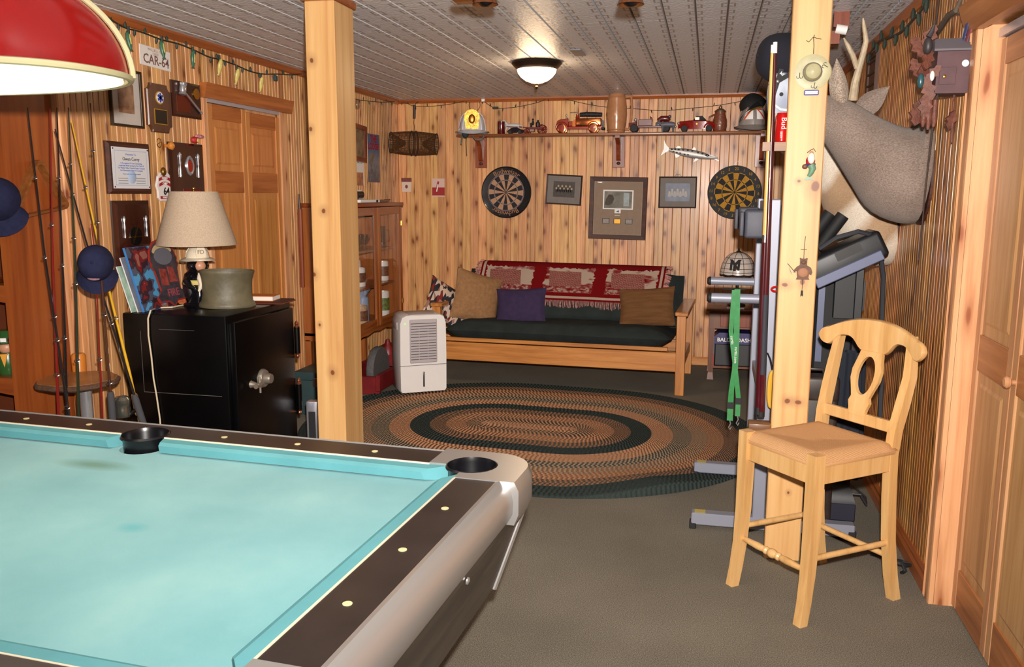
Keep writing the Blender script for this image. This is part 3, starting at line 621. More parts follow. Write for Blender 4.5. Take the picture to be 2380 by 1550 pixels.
# pierced splat
def splat_w(z):      # outer half width and hole half width
    t = (z-.70)/(.945-.70); k = [(0, .038), (.1, .042), (.2, .05), (.28, .042), (.4, .052), (.55, .066), (.7, .068), (.85, .058), (1, .05)]
    return interp(k, t)
b_ = MB(); hz0, hz1 = .778, .926
zs = sorted([.70+.245*i/60 for i in range(61)]+[hz0, hz0+.0008, hz0+.002, hz1-.002, hz1-.0008, hz1])
def splat(side):
    rg = []
    for z in zs:
        w = splat_w(z); hcz = (hz0+hz1)/2; hh = (hz1-hz0)/2; q = 1-((z-hcz)/hh)**2; hw = .041*math.sqrt(q) if q > 0 else 0
        y = .398+(.463-.398)*((z-.70)/.245)**1.1; a, c = (hw, w)
        rg.append([(side*a, y-.008, z), (side*c, y-.008, z), (side*c, y+.008, z), (side*a, y+.008, z)])
    return rg
for s in (-1, 1): b_.rings(splat(s))
b_.build('splat', STW, ST, smooth=30)
MB().box((-.165, .393, .665), (.165, .413, .71), .003).build('back_rail', STW, ST)
# stretchers: turned in front, plain dowels elsewhere
b_ = MB(); b_.at((-HW, -.004, .2), (0, R(90), 0)); L_ = 2*HW
b_.lathe([(.008, 0), (.011, .04), (.0145, .1), (.013, .125), (.010, .135), (.0155, .142), (.0155, .150), (.010, .157), (.017, .167), (.019, .178), (.017, .189), (.010, .199), (.0155, .206), (.0155, .214), (.010, .221), (.013, .231), (.0145, .256), (.011, .316), (.008, L_)], 16)
b_.build('stretcher', STW, ST)
for s in (-1, 1): MB().cyl((s*HW, 0, .245), (s*.178, .41, .235), .0115).build('stretcher', STW, ST)
MB().cyl((-.178, .415, .18), (.178, .415, .18), .0115).build('stretcher', STW, ST)
# ------------------------------------------------------------------ braided oval rug
m, nt, p, N, L = _new('braided_wool'); p.inputs['Roughness'].default_value = .95; p.inputs['Specular IOR Level'].default_value = .1
tc = N('ShaderNodeTexCoord'); sp = N('ShaderNodeSeparateXYZ'); L(tc.outputs['UV'], sp.inputs[0])
DK, TAN, BRN, MIX, OLV = C3(54,62,60), C3(180,134,102), C3(150,108,80), C3(104,80,62), C3(160,140,116)
MDK = C3(86,80,72)
TBL = [(0, TAN, TAN), (.06, TAN, MDK), (.17, TAN, BRN), (.26, BRN, TAN), (.30, BRN, MDK), (.41, DK, DK), (.545, TAN, TAN), (.68, OLV, MDK), (.80, OLV, BRN), (.90, BRN, TAN), (1.0, BRN, MDK), (1.12, DK, DK)]
RM = 1.27
ra = ramp(nt, [(a/RM, c) for a, c, d in TBL], 'CONSTANT'); rb = ramp(nt, [(a/RM, d) for a, c, d in TBL], 'CONSTANT')
L(sp.outputs['Y'], ra.inputs[0]); L(sp.outputs['Y'], rb.inputs[0])
def M1(op, a, b=None, c=None):
    n = N('ShaderNodeMath', operation=op)
    for i, x in enumerate((a, b, c)):
        if x is None: continue
        if isinstance(x, (int, float)): n.inputs[i].default_value = x
        else: L(x, n.inputs[i])
    return n.outputs[0]
cw = .0265
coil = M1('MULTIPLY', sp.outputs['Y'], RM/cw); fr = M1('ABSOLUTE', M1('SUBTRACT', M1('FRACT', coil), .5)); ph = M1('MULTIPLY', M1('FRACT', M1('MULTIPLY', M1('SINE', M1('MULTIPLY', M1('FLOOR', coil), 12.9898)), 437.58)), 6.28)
wv = M1('SINE', M1('ADD', M1('ADD', M1('MULTIPLY', sp.outputs['X'], 2*math.pi/.028), ph), M1('MULTIPLY', fr, 5)))
n1 = N('ShaderNodeTexNoise'); n1.inputs['Scale'].default_value = 90; L(tc.outputs['Object'], n1.inputs['Vector'])
fac = M1('GREATER_THAN', M1('ADD', wv, M1('MULTIPLY', n1.outputs['Fac'], .8)), .45)
mx = N('ShaderNodeMix', data_type='RGBA'); L(fac, mx.inputs['Factor']); L(ra.outputs[0], mx.inputs['A']); L(rb.outputs[0], mx.inputs['B'])
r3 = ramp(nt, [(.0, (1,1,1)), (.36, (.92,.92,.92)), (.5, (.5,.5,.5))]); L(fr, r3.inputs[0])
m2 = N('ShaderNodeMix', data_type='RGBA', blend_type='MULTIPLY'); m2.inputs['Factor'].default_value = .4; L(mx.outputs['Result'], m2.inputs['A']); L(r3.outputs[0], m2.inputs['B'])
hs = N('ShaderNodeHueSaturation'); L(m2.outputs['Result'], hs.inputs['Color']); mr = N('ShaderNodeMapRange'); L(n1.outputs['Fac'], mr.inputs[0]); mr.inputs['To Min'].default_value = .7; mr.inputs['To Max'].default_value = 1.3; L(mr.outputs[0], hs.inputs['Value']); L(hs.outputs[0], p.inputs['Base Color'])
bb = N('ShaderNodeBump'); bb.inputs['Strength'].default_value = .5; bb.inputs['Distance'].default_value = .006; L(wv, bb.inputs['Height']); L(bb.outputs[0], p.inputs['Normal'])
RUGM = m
def rug():
    me = bpy.data.meshes.new('braided_rug'); bm = bmesh.new(); uvl = bm.loops.layers.uv.new('UVMap')
    nc = int(RM/cw); na = 168; hl = .27; per = 4*hl
    rows = []
    def pt(r, k):     # stadium loop param k in 0..na
        q = (k % na)/na*(4*hl+2*math.pi*r); A = math.pi*r
        if q < 2*hl: return (-hl+q, -r)
        q -= 2*hl
        if q < A: a = -math.pi/2+q/r; return (hl+r*math.cos(a), r*math.sin(a))
        q -= A
        if q < 2*hl: return (hl-q, r)
        a = math.pi/2+(q-2*hl)/r; return (-hl+r*math.cos(a), r*math.sin(a))
    def lift(x, y, r):     # the front right edge is rucked up
        d = max(0, 1-math.hypot((x-.98)/.5, (y+.92)/.42)); return .055*d*max(0, (r-.7)/.57)
    for i in range(nc+1):
        for f, z in ((.06, .004), (.5, .012), (.94, .004)):
            r = (i+f)*cw
            if r > RM+.02: continue
            rows.append((r, [(x, y, z+lift(x, y, r)) for x, y in (pt(r, k) for k in range(na+1))]))
    rows.append((rows[-1][0]+.006, [(x, y, 0.0) for x, y in (pt(rows[-1][0]+.006, k) for k in range(na+1))]))
    V = [[bm.verts.new(q) for q in pts] for r, pts in rows]
    for j in range(len(V)-1):
        r0, r1 = rows[j][0], rows[j+1][0]
        for k in range(na):
            f = bm.faces.new((V[j][k], V[j+1][k], V[j+1][k+1], V[j][k+1])); rm = (r0+r1)/2; ln = (per+2*math.pi*rm)/na
            for l, (rr, kk) in zip(f.loops, ((r0, k), (r1, k), (r1, k+1), (r0, k+1))): l[uvl].uv = (kk*ln, min(.999, rr/RM))
            f.smooth = True
    f = bm.faces.new(list(reversed(V[0][:-1])))
    for l in f.loops: l[uvl].uv = (0, 0)
    bmesh.ops.recalc_face_normals(bm, faces=bm.faces[:]); bm.to_mesh(me); bm.free(); me.materials.append(RUGM)
    o = bpy.data.objects.new('braided_rug', me); COL.objects.link(o); o.location = (-1.12, 5.48, .001); o.rotation_euler = (0, 0, R(-5))
    return tag(o, 'oval braided rug in tan, brown and dark green rings', 'rug')
rug()

# ------------------------------------------------------------------ futon
FUT = mat('dark_green_canvas', C3(38,44,43), .9, var=.18, vs=9, bump=.25, bs=30, spec=.2)
FT = thing('futon_sofa', 'oak framed futon sofa with dark green mattress against the back wall', 'sofa', (-1.17, 6.72, 0), R(-2.5))
FW = 1.0          # half length
MB().box((-FW+.03, 0, .185), (FW-.03, .028, .335), .003).build('front_rail', OAK, FT)
MB().box((-FW+.05, -.006, .345), (FW-.1, .03, .375), .003).build('seat_slat_frame', OAK, FT)
for s in (-1, 1):
    MB().box((s*FW-.035, -.012, 0), (s*FW+.035, .045, .625), .004).build('leg', OAKZ, FT)
    MB().box((s*FW-.035, .86, 0), (s*FW+.035, .92, .625), .004).build('leg', OAKZ, FT)
    MB().box((s*FW-.05, -.02, .625), (s*FW+.05, .93, .655), .006).build('arm_rest', wood('oak_arm', C3(206,140,74), C3(184,118,58), C3(140,82,36), axis=1, grain=24, rough=.3, coat=.3), FT)
    MB().box((s*FW-.02, .04, .2), (s*FW+.02, .87, .28), .003).build('side_rail', OAK, FT)
MB().box((-FW+.05, .84, .2), (FW-.05, .868, .3)).build('back_stretcher', OAK, FT)
def puffy(fn, nu, nv, t):
    """closed pad: fn(u,v)->(point, normal); front and back skins with soft edges"""
    b_ = MB(); 
    def skin(sg):
        def g(u, v):
            q, nrm = fn(u, v); e = min(1, 5*min(u, 1-u)*2, 5*min(v, 1-v)*2); e = math.sin(max(0, e)*math.pi/2)
            tf = .5+.5*math.cos(2*math.pi*u*6)*math.cos(2*math.pi*(v*3+.25)) ; h = t*(e)*(1-.09*tf)
            return tuple(Vector(q)+Vector(nrm)*(sg*h))
        return g
    b_.grid(skin(1), nu, nv); b_.grid(skin(-1), nu, nv); return b_
ML = .93
def seatfn(u, v):
    x = -ML+2*ML*u; y = -.03+.72*v; z = .438-.03*v
    return (x, y, z), (0, 0, 1)
sb = puffy(seatfn, 60, 18, .086); sb.build('seat_mattress', FUT, FT, smooth=60)
def backfn(u, v):
    x = -ML-.01+2*(ML+.02)*u; y = .52+.25*v; z = .45+.43*v
    z -= .015*u*v
    return (x, y, z), (0, -.86, .5)
sb = puffy(backfn, 60, 18, .1); sb.build('back_mattress', FUT, FT, smooth=60)
def cushion(name, label, mt, loc, rot, w, h, t, sag=.12, second=None):
    b_ = MB()
    def g(sg):
        def f(u, v):
            a, c = 2*u-1, 2*v-1; px = a*(1-.07*(1-c*c))*w/2; pz_ = c*(1-.07*(1-a*a))*h/2
            k = max(0, (1-abs(a)**2.4))*max(0, (1-abs(c)**2.4)); return (px, sg*t/2*k**.55, pz_)
        return f
    if second:
        th = thing(name, label, 'cushion', loc, rot=rot)
        MB().grid(g(-1), 20, 20).build('cover_front', mt, th, smooth=60); MB().grid(g(1), 20, 20).build('cover_back', second, th, smooth=60)
        return th
    b_.grid(g(1), 20, 20); b_.grid(g(-1), 20, 20); o = b_.build(name, mt, None, loc, smooth=60, label=label, cat='cushion'); o.rotation_euler = rot; return o
TANC = mat('tan_corduroy', C3(146,108,74), .95, var=.15, vs=40, bump=.4, bs=220, spec=.1)
BRNC = mat('brown_corduroy', C3(108,74,46), .95, var=.22, vs=14, bump=.5, bs=120, stretch=(.35, 1, 3), spec=.1)
PURP = mat('purple_canvas', C3(56,44,72), .9, var=.12, vs=30, bump=.2, bs=300, spec=.15)
# patterned cushion: figures in cream, red and black stripes
m, nt, p, N, L = _new('baseball_print'); p.inputs['Roughness'].default_value = .9
tc = N('ShaderNodeTexCoord'); mp = N('ShaderNodeMapping'); mp.inputs['Scale'].default_value = (1, 1, .35); mp.inputs['Rotation'].default_value = (0, R(12), 0); L(tc.outputs['Object'], mp.inputs[0])
v = N('ShaderNodeTexVoronoi'); v.inputs['Scale'].default_value = 42; L(mp.outputs[0], v.inputs['Vector'])
r = ramp(nt, [(0, C3(30,26,30)), (.3, C3(206,180,158)), (.5, C3(150,110,96)), (.62, C3(120,34,30)), (.74, C3(196,176,160)), (.88, C3(40,36,44))], 'CONSTANT'); sp = N('ShaderNodeSeparateXYZ'); L(v.outputs['Color'], sp.inputs[0]); L(sp.outputs['X'], r.inputs[0]); L(r.outputs[0], p.inputs['Base Color']); PRINT = m
_f = lambda px, py, y: tuple(hit(px, py, 1, y))
cushion('printed_cushion', 'small cushion printed with baseball players at the futon end', PRINT, _f(1040, 708, 6.98), (R(-36), R(33), R(38)), .42, .4, .13, second=BLACKM)
cushion('tan_cushion', 'tan corduroy cushion leaning between printed and purple cushions', TANC, _f(1108, 692, 7.02), (R(-14), R(17), R(38)), .44, .44, .15)
cushion('purple_cushion', 'dark purple cushion propped in the middle of the futon', PURP, _f(1211, 712, 6.98), (R(-22), R(-3), R(2)), .43, .32, .13)
cushion('brown_cushion', 'brown ribbed cushion propped at the right end of the futon', BRNC, _f(1503, 714, 7.0), (R(-20), R(-5), R(-4)), .46, .33, .13)

# ------------------------------------------------------------------ woven throw over the futon back
m, nt, p, N, L = _new('woven_tapestry'); p.inputs['Roughness'].default_value = .95; p.inputs['Specular IOR Level'].default_value = .1
tc = N('ShaderNodeTexCoord'); sp = N('ShaderNodeSeparateXYZ'); L(tc.outputs['UV'], sp.inputs[0]); U, V = sp.outputs['X'], sp.outputs['Y']
RED, CRM, PNK = C3(140,22,26), C3(214,188,168), C3(166,84,80)
n1 = N('ShaderNodeTexNoise'); n1.inputs['Scale'].default_value = 14; n1.inputs['Detail'].default_value = 6; L(tc.outputs['UV'], n1.inputs['Vector'])
n2 = N('ShaderNodeTexNoise'); n2.inputs['Scale'].default_value = 3.2; n2.inputs['Detail'].default_value = 3; mp = N('ShaderNodeMapping'); mp.inputs['Scale'].default_value = (1, 1.6, 1); L(tc.outputs['UV'], mp.inputs[0]); L(mp.outputs[0], n2.inputs['Vector'])
# three pictures across (u 0..3), v 0 bottom .. 1 top
uf = M1('FRACT', U); du = M1('ABSOLUTE', M1('SUBTRACT', uf, .5)); dv = M1('ABSOLUTE', M1('SUBTRACT', V, .56))
edge = M1('MAXIMUM', M1('MULTIPLY', du, 2.2), M1('MULTIPLY', dv, 2.6)); frame = M1('GREATER_THAN', M1('ADD', edge, M1('MULTIPLY', n1.outputs['Fac'], .3)), 1.02)
# building / engine blocks inside each picture
ub = M1('SUBTRACT', uf, .5); house = M1('MULTIPLY', M1('LESS_THAN', M1('ABSOLUTE', M1('ADD', ub, M1('MULTIPLY', V, .1))), .26), M1('MULTIPLY', M1('GREATER_THAN', V, .4), M1('LESS_THAN', V, .82)))
bk = N('ShaderNodeTexBrick'); bk.inputs['Scale'].default_value = 9; bk.inputs['Color1'].default_value = PNK; bk.inputs['Color2'].default_value = C3(150,60,58); bk.inputs['Mortar'].default_value = CRM; bk.inputs['Mortar Size'].default_value = .018; L(tc.outputs['UV'], bk.inputs['Vector'])
sky = ramp(nt, [(.3, CRM), (.52, CRM), (.58, PNK), (.66, RED)]); L(n2.outputs['Fac'], sky.inputs[0])
grd = ramp(nt, [(.35, RED), (.5, PNK), (.6, CRM), (.68, RED)]); L(n1.outputs['Fac'], grd.inputs[0])
def mixc(f, a, b_):
    q = N('ShaderNodeMix', data_type='RGBA'); L(f, q.inputs['Factor'])
    for k, x in (('A', a), ('B', b_)):
        if isinstance(x, tuple): q.inputs[k].default_value = x
        else: L(x, q.inputs[k])
    return q.outputs['Result']
c1 = mixc(M1('LESS_THAN', V, M1('ADD', .36, M1('MULTIPLY', n2.outputs['Fac'], .1))), sky.outputs[0], grd.outputs[0]); c1 = mixc(house, c1, bk.outputs['Color']); c1 = mixc(frame, c1, RED)
bord = M1('MAXIMUM', M1('LESS_THAN', V, .13), M1('MAXIMUM', M1('LESS_THAN', U, .07), M1('GREATER_THAN', U, 2.93)))
c1 = mixc(bord, c1, CRM)
b2 = M1('MAXIMUM', M1('LESS_THAN', V, .065), M1('MAXIMUM', M1('LESS_THAN', U, .03), M1('GREATER_THAN', U, 2.97))); c1 = mixc(b2, c1, RED)
L(c1, p.inputs['Base Color']); THROW = m
TH = thing('woven_throw', 'red and cream fringed throw with pictures draped over the futon back', 'throw blanket', (-1.17, 6.72, 0), R(-2.5))
me = bpy.data.meshes.new('throw_cloth'); bm = bmesh.new(); uvl = bm.loops.layers.uv.new('UVMap'); nu, nv = 60, 22
def thr(u, v):       # v 0 lower hem .. 1 over the top to the back
    x = -.82+1.62*u+.03*(v-.5); s = v*1.25
    wob = .008*math.sin(u*23+v*5)+.006*math.sin(u*41)
    if s < 1:
        z = .655+.255*s-.015*u; y = .52+.25*(z-.5)/.43-.1+wob*.5
    else:
        a = (s-1)/.25*math.pi; y = .735-.075*math.cos(a); z = .91+.05*math.sin(a)-.015*u
    return (x, y, z)
V_ = [[bm.verts.new(thr(i/nu, j/nv)) for i in range(nu+1)] for j in range(nv+1)]
for j in range(nv):
    for i in range(nu):
        f = bm.faces.new((V_[j][i], V_[j][i+1], V_[j+1][i+1], V_[j+1][i])); f.smooth = True
        for l, (a, c) in zip(f.loops, ((i, j), (i+1, j), (i+1, j+1), (i, j+1))): l[uvl].uv = (3*a/nu, min(1.0, c/nv*1.1))
bmesh.ops.solidify(bm, geom=bm.faces[:], thickness=-.006); bmesh.ops.recalc_face_normals(bm, faces=bm.faces[:]); bm.to_mesh(me); bm.free(); me.materials.append(THROW)
o = bpy.data.objects.new('throw_cloth', me); COL.objects.link(o); o.parent = TH
FRG = mat('fringe_yarn', C3(190,130,122), .95, var=.35, vs=60)
b_ = MB()
for i in range(150):
    u = (i+.5)/150; q = Vector(thr(u, 0)); d = Vector((random.uniform(-.012, .012), random.uniform(-.012, -.002), -.052-random.random()*.014)); b_.tube([q+Vector((0, 0, .004)), q+d*.5+Vector((0, -.006, 0)), q+d], .0024, 4)
for u0, sg in ((0, -1), (1, 1)):
    for i in range(60):
        v_ = i/60; q = Vector(thr(u0, v_)); d = Vector((sg*(.04+random.random()*.014), random.uniform(-.006, .004), random.uniform(-.02, .004))); b_.tube([q, q+d*.5+Vector((0, -.004, .004)), q+d], .0024, 4)
b_.build('fringe', FRG, TH, kind='stuff')

# ------------------------------------------------------------------ dehumidifier
PLA = mat('white_plastic', C3(222,216,212), .38, var=.02); GRP = mat('grey_plastic', C3(176,166,168), .4)
DHZ = .012
DH = thing('dehumidifier', 'white dehumidifier with grey louvred front standing on the rug edge', 'dehumidifier', (-2.175, 6.33, DHZ), R(33))
DW, DD, DHH = .186, .26, .625
prof = [(-DW+.012, .012), (-DW, .03), (-DW-.002, .3), (-DW+.001, .56), (-DW+.018, .605), (-DW+.05, .62), (DW-.05, .62), (DW-.018, .605), (DW-.001, .56), (DW+.002, .3), (DW, .03), (DW-.012, .012)]
b_ = MB(); fr_ = lambda k, y: [(x*k, y, z if z > .1 else z) for x, z in prof]
b_.rings([[(x*.97, -.13, .31+(z-.31)*.985) for x, z in prof], fr_(1, -.105), fr_(1, .12), [(x*.93, .15, .31+(z-.31)*.96) for x, z in prof]]); b_.build('casing', PLA, DH, smooth=40)
MB().box((-.108, -.138, .245), (.108, -.12, .585), .006).build('front_panel', GRP, DH)
b_ = MB().box((-.108, -.125, .585), (.108, .1, .624), .01, 2).build('top_panel', GRP, DH)
for i in range(14):
    z = .555-i*.0208-(.008 if i > 5 else 0)
    b_ = MB()
    if i < 2: b_.box((-.1, -.1395, z-.004), (.1, -.1345, z+.001))
    else:
        for a, c in ((-.1, -.037), (-.033, .033), (.037, .1)): b_.box((a, -.1395, z-.004), (c, -.1345, z+.001))
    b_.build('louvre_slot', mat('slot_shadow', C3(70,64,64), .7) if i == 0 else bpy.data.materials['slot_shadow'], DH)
MB().box((-DW-.001, -.1335, .226), (DW+.001, -.126, .229)).build('tank_seam', bpy.data.materials['slot_shadow'], DH)
MB().box((-.006, -.134, .055), (.006, -.127, .175), .004, 2).build('water_gauge', BLACK, DH)
MB().cyl((-.142, -.127, .555), (-.142, -.132, .555), .006).build('power_light', mat('green_led', C3(120,200,90), .4, emit=(C3(120,230,80), 1.2)), DH)
MB().box((-DW-.006, -.06, .5), (-DW+.004, .06, .56), .01, 2).build('side_handle', GRP, DH)
for sx in (-1, 1):
    for yy in (-.09, .1): MB().cyl((sx*.12-.012, yy, .014), (sx*.12+.012, yy, .014), .013).build('caster', BLACKM, DH)

# ------------------------------------------------------------------ flush ceiling lamp
cl = hit(1242, 158, 2, ZC-.02)
CL = thing('ceiling_light', 'lit bowl ceiling light with dark bronze rim', 'ceiling light', (-1.16, 5.86, ZC))
BRONZE = mat('dark_bronze', C3(70,56,46), .35, .8)
MB().lathe([(.165, 0), (.17, -.012), (.15, -.035), (.135, -.05), (.13, -.052)], 40).build('rim', BRONZE, CL)
m, nt, p, N, L = _new('lit_alabaster_glass'); p.inputs['Base Color'].default_value = C3(255,236,206); p.inputs['Emission Color'].default_value = (1, .7, .42, 1); p.inputs['Emission Strength'].default_value = 34; p.inputs['Roughness'].default_value = .3; ALAB = m
MB().lathe([(.132, -.05), (.125, -.075), (.105, -.1), (.075, -.122), (.04, -.136), (0, -.14)], 40, caps=False).build('glass_bowl', ALAB, CL)
MB().lathe([(.012, -.136), (.014, -.146), (.007, -.152), (.011, -.163), (.006, -.175), (0, -.18)], 14).build('finial', BRONZE, CL)
# ------------------------------------------------------------------ iron safe
SAFE = mat('black_enamel_iron', C3(5,5,6), .3, var=.3, vs=5, spec=.3)
SX0, SX1, SY0, SY1, SZ = -2.87, -2.262, 3.765, 4.44, .95
SF = thing('iron_safe', 'black iron safe with nickel dial and handle under the table lamp', 'safe', ((SX0+SX1)/2, (SY0+SY1)/2, 0))
hx, hy = (SX1-SX0)/2, (SY1-SY0)/2
MB().box((-hx, -hy, .06), (hx-.03, hy, SZ), .008, 2).build('body', SAFE, SF)
MB().box((hx-.03, -hy+.025, .1), (hx+.004, hy-.03, SZ-.035), .006, 2).build('door', SAFE, SF)
SCR = mat('worn_paint_line', C3(96,92,88), .5)
MB().box((-hx+.1, -hy-.0006, .545), (hx-.07, -hy+.001, .5475)).box((-hx+.098, -hy-.0006, .547), (-hx+.1, -hy+.001, .86)).box((-.1, -hy-.0006, .872), (.1, -hy+.001, .8735)).build('panel_line', SCR, SF, smooth=0)
for sx in (-1, 1):
    for sy in (-1, 1): MB().cyl((sx*(hx-.08)-.02, sy*(hy-.09), .03), (sx*(hx-.08)+.02, sy*(hy-.09), .03), .03).build('wheel', BLACKM, SF)
NIK = mat('aged_nickel', C3(158,146,132), .38, .6)
dy_, dz_ = hit(604, 880, 0, SX1)[1]-(SY0+SY1)/2, hit(604, 880, 0, SX1)[2]
b_ = MB(); b_.at((hx+.004, dy_+.015, dz_), (0, R(90), 0)); b_.lathe([(.05, 0), (.05, .01), (.044, .02), (.03, .024), (.028, .045), (.024, .055), (0, .057)], 26); dial = b_.build('dial', NIK, SF)
h2 = hit(582, 893, 0, SX1); b_ = MB(); b_.at((hx+.004, h2.y-(SY0+SY1)/2, h2.z), (0, R(90), 0)); b_.lathe([(.02, 0), (.016, .012), (.01, .03), (.01, .05), (.016, .056), (0, .062)], 18)
b_.at(); b_.tube([(hx+.055, h2.y-(SY0+SY1)/2-.045, h2.z), (hx+.055, h2.y-(SY0+SY1)/2+.03, h2.z)], [.013, .006], 10); b_.tube([(hx+.055, h2.y-(SY0+SY1)/2, h2.z-.042), (hx+.055, h2.y-(SY0+SY1)/2, h2.z+.042)], .006, 8); b_.build('door_handle', NIK, SF)
COPP = mat('copper_tip', C3(196,126,92), .3, .9)
for za, zb in ((.73, .80), (.40, .47)):
    MB().cyl((hx+.012, hy-.012, za-.08), (hx+.012, hy-.012, zb), .016).build('hinge', SAFE, SF)
    MB().lathe([(.014, 0), (.015, .006), (.009, .01), (.012, .02), (.006, .034), (0, .038)], 12, (hx+.012, hy-.012, zb)).build('hinge_finial', COPP, SF)
    MB().lathe([(0, -.03), (.006, -.026), (.011, -.016), (.008, -.008), (.014, 0)], 12, (hx+.012, hy-.012, za-.08)).build('hinge_finial', COPP, SF)

# ------------------------------------------------------------------ fireman table lamp on the safe
LMPX, LMPY = -2.655, 4.12
TL = thing('table_lamp', 'table lamp with fireman figure base and beige fabric shade', 'table lamp', (LMPX, LMPY, SZ))
m, nt, p, N, L = _new('oatmeal_shade_cloth'); out = nt.nodes['Material Output']; tc = N('ShaderNodeTexCoord'); n1 = N('ShaderNodeTexNoise'); n1.inputs['Scale'].default_value = 170; n1.inputs['Detail'].default_value = 4; L(tc.outputs['Object'], n1.inputs['Vector'])
r = ramp(nt, [(.3, C3(178,156,132)), (.6, C3(194,172,148)), (.8, C3(204,184,160))]); L(n1.outputs['Fac'], r.inputs[0]); L(r.outputs[0], p.inputs['Base Color']); p.inputs['Roughness'].default_value = .9; SHADE = m
zt_, zb_ = .605, .325
b_ = MB(); b_.lathe([(.205, zb_), (.2055, zb_+.006), (.122, zt_), (.119, zt_), (.202, zb_+.004)], 48, caps=False); b_.build('lamp_shade', SHADE, TL, smooth=40)
MB().cyl((0, 0, .3), (0, 0, zt_+.012), .004, n=8).ell((0, 0, zt_+.016), .008).tube([(-.119, 0, zt_-.004), (.119, 0, zt_-.004)], .0025, 6).build('harp', BRASS, TL)
CER = mat('white_glazed_ceramic', C3(228,214,190), .15, coat=.6); CERB = mat('black_glazed_ceramic', C3(12,12,16), .12, coat=.8); YEL = mat('yellow_glaze', C3(206,186,110), .3); SKN = mat('painted_face', C3(196,140,110), .4)
rz_ = R(20)
fg = bpy.data.objects.new('fireman_figure', None); COL.objects.link(fg); fg.parent = TL; fg.rotation_euler = (0, 0, R(48))
# figure faces local -Y
MB().lathe([(.085, 0), (.088, .01), (.07, .02), (.075, .05), (.083, .09), (.078, .13), (.068, .155), (.072, .17), (.05, .19), (.035, .2)], 28).build('coat', CERB, fg)
MB().lathe([(.081, .118), (.083, .124), (.083, .136), (.078, .142)], 28, caps=False).build('reflective_band', YEL, fg)
MB().ell((0, 0, .218), (.058, .058, .045), 20, 12).build('head', CERB, fg)
MB().ell((0, -.04, .216), (.03, .024, .03)).build('face', SKN, fg)
b_ = MB(); b_.grid(lambda u, t: ((.088+.012*t-.006*math.cos(4*math.pi*u))*math.cos(2*math.pi*u)*(1-.0), (.1+.014*math.cos(2*math.pi*u-math.pi*1.5)*1.2)*math.sin(2*math.pi*u), .246-.006*math.cos(4*math.pi*u)-.004*t), 32, 1, True)
b_.lathe([(.093, .243), (.075, .254), (.062, .258), (.058, .285), (.044, .308), (.02, .32), (0, .322)], 30, caps=False); b_.build('helmet', CER, fg, smooth=60)
for a in range(0, 360, 60): MB().tube([(.06*math.cos(R(a)), .06*math.sin(R(a)), .262), (.056*math.cos(R(a)), .056*math.sin(R(a)), .29), (.04*math.cos(R(a)), .04*math.sin(R(a)), .311), (0, 0, .325)], .0035, 6).build('helmet_rib', CER, fg)
MB().prism([(-.022, .26), (.022, .26), (.026, .29), (.018, .318), (0, .326), (-.018, .318), (-.026, .29)], -.066, -.058).build('helmet_shield', CER, fg)
text('helmet_lettering', 'FD', .03, mat('gilt', C3(120,96,60), .4), fg, (0, -.067, .289))
MB().tube([(-.062, -.035, .17), (-.078, -.055, .14), (-.066, -.082, .112), (-.05, -.088, .1)], [.02, .019, .015, .012], 10).build('sleeve', CERB, fg)
MB().tube([(-.012, -.076, .176), (-.02, -.092, .15), (-.014, -.098, .12), (-.03, -.1, .085)], [.012, .015, .014, .006], 10).build('glove', CER, fg)
cdm = mat('ivory_cord', C3(206,190,160), .6)
q0 = Vector((-.06, -.08, .008)); 
def rel(px, py, ax, v): return tuple(hit(px, py, ax, v)-Vector((LMPX, LMPY, SZ)))
ycord = SY0-.008
MB().tube([(-.02, -.06, .006), rel(440, 706, 2, SZ+.006), rel(400, 714, 2, SZ+.006), rel(362, 716, 2, SZ+.006), rel(350, 722, 1, ycord), rel(344, 740, 1, ycord), rel(345, 780, 1, ycord), rel(352, 830, 1, ycord), rel(357, 880, 1, ycord), rel(364, 920, 1, ycord), rel(372, 975, 1, ycord), rel(374, 1010, 1, ycord)], .0042, 8).build('cord', cdm, TL)

# ------------------------------------------------------------------ leather-like crock
c0 = hit(515, 716, 2, SZ)
b_ = MB(); CK = [(.0, 0), (.142, 0), (.146, .008), (.143, .02), (.132, .035), (.127, .07), (.127, .12), (.13, .15), (.137, .178), (.141, .188), (.139, .196), (.133, .196), (.128, .186), (.122, .15), (.12, .05), (0, .03)]
b_.at((0, 0, 0), (0, R(1.5), 0), (1.0, .72, 1)); b_.lathe(CK, 40, caps=False)
o = b_.build('crock', mat('olive_glaze', C3(96,88,66), .5, var=.3, vs=9, bump=.15, bs=40), None, (c0.x, c0.y+.06, SZ), R(35), label='olive grey oval crock on the front corner of the safe', cat='crock')
# tray plaque and book to its right
tq = hit(625, 700, 2, SZ)
TP = thing('wall_plaque', 'dark wood plaque lying flat on the safe under a book', 'plaque', (-2.40, 4.33, SZ), R(4))
MB().box((-.15, -.09, 0), (.15, .09, .014), .004).build('board', WALNUT, TP); MB().box((-.156, -.096, .0), (.156, .096, .007), .003).build('moulded_edge', CHERRYX, TP)
BK = thing('paperback_book', 'orange backed book lying on the plaque behind the crock', 'book', (-2.40, 4.32, SZ+.014), R(8))
MB().box((-.085, -.06, 0), (.085, .06, .003)).box((-.085, -.06, .024), (.085, .06, .027)).box((-.0855, -.06, 0), (-.082, .06, .027)).build('cover', mat('orange_card', C3(206,112,52), .5), BK, smooth=0)
MB().box((-.082, -.0585, .003), (.084, .0585, .024)).build('pages', mat('paper_edges', C3(232,222,212), .8), BK, smooth=0)
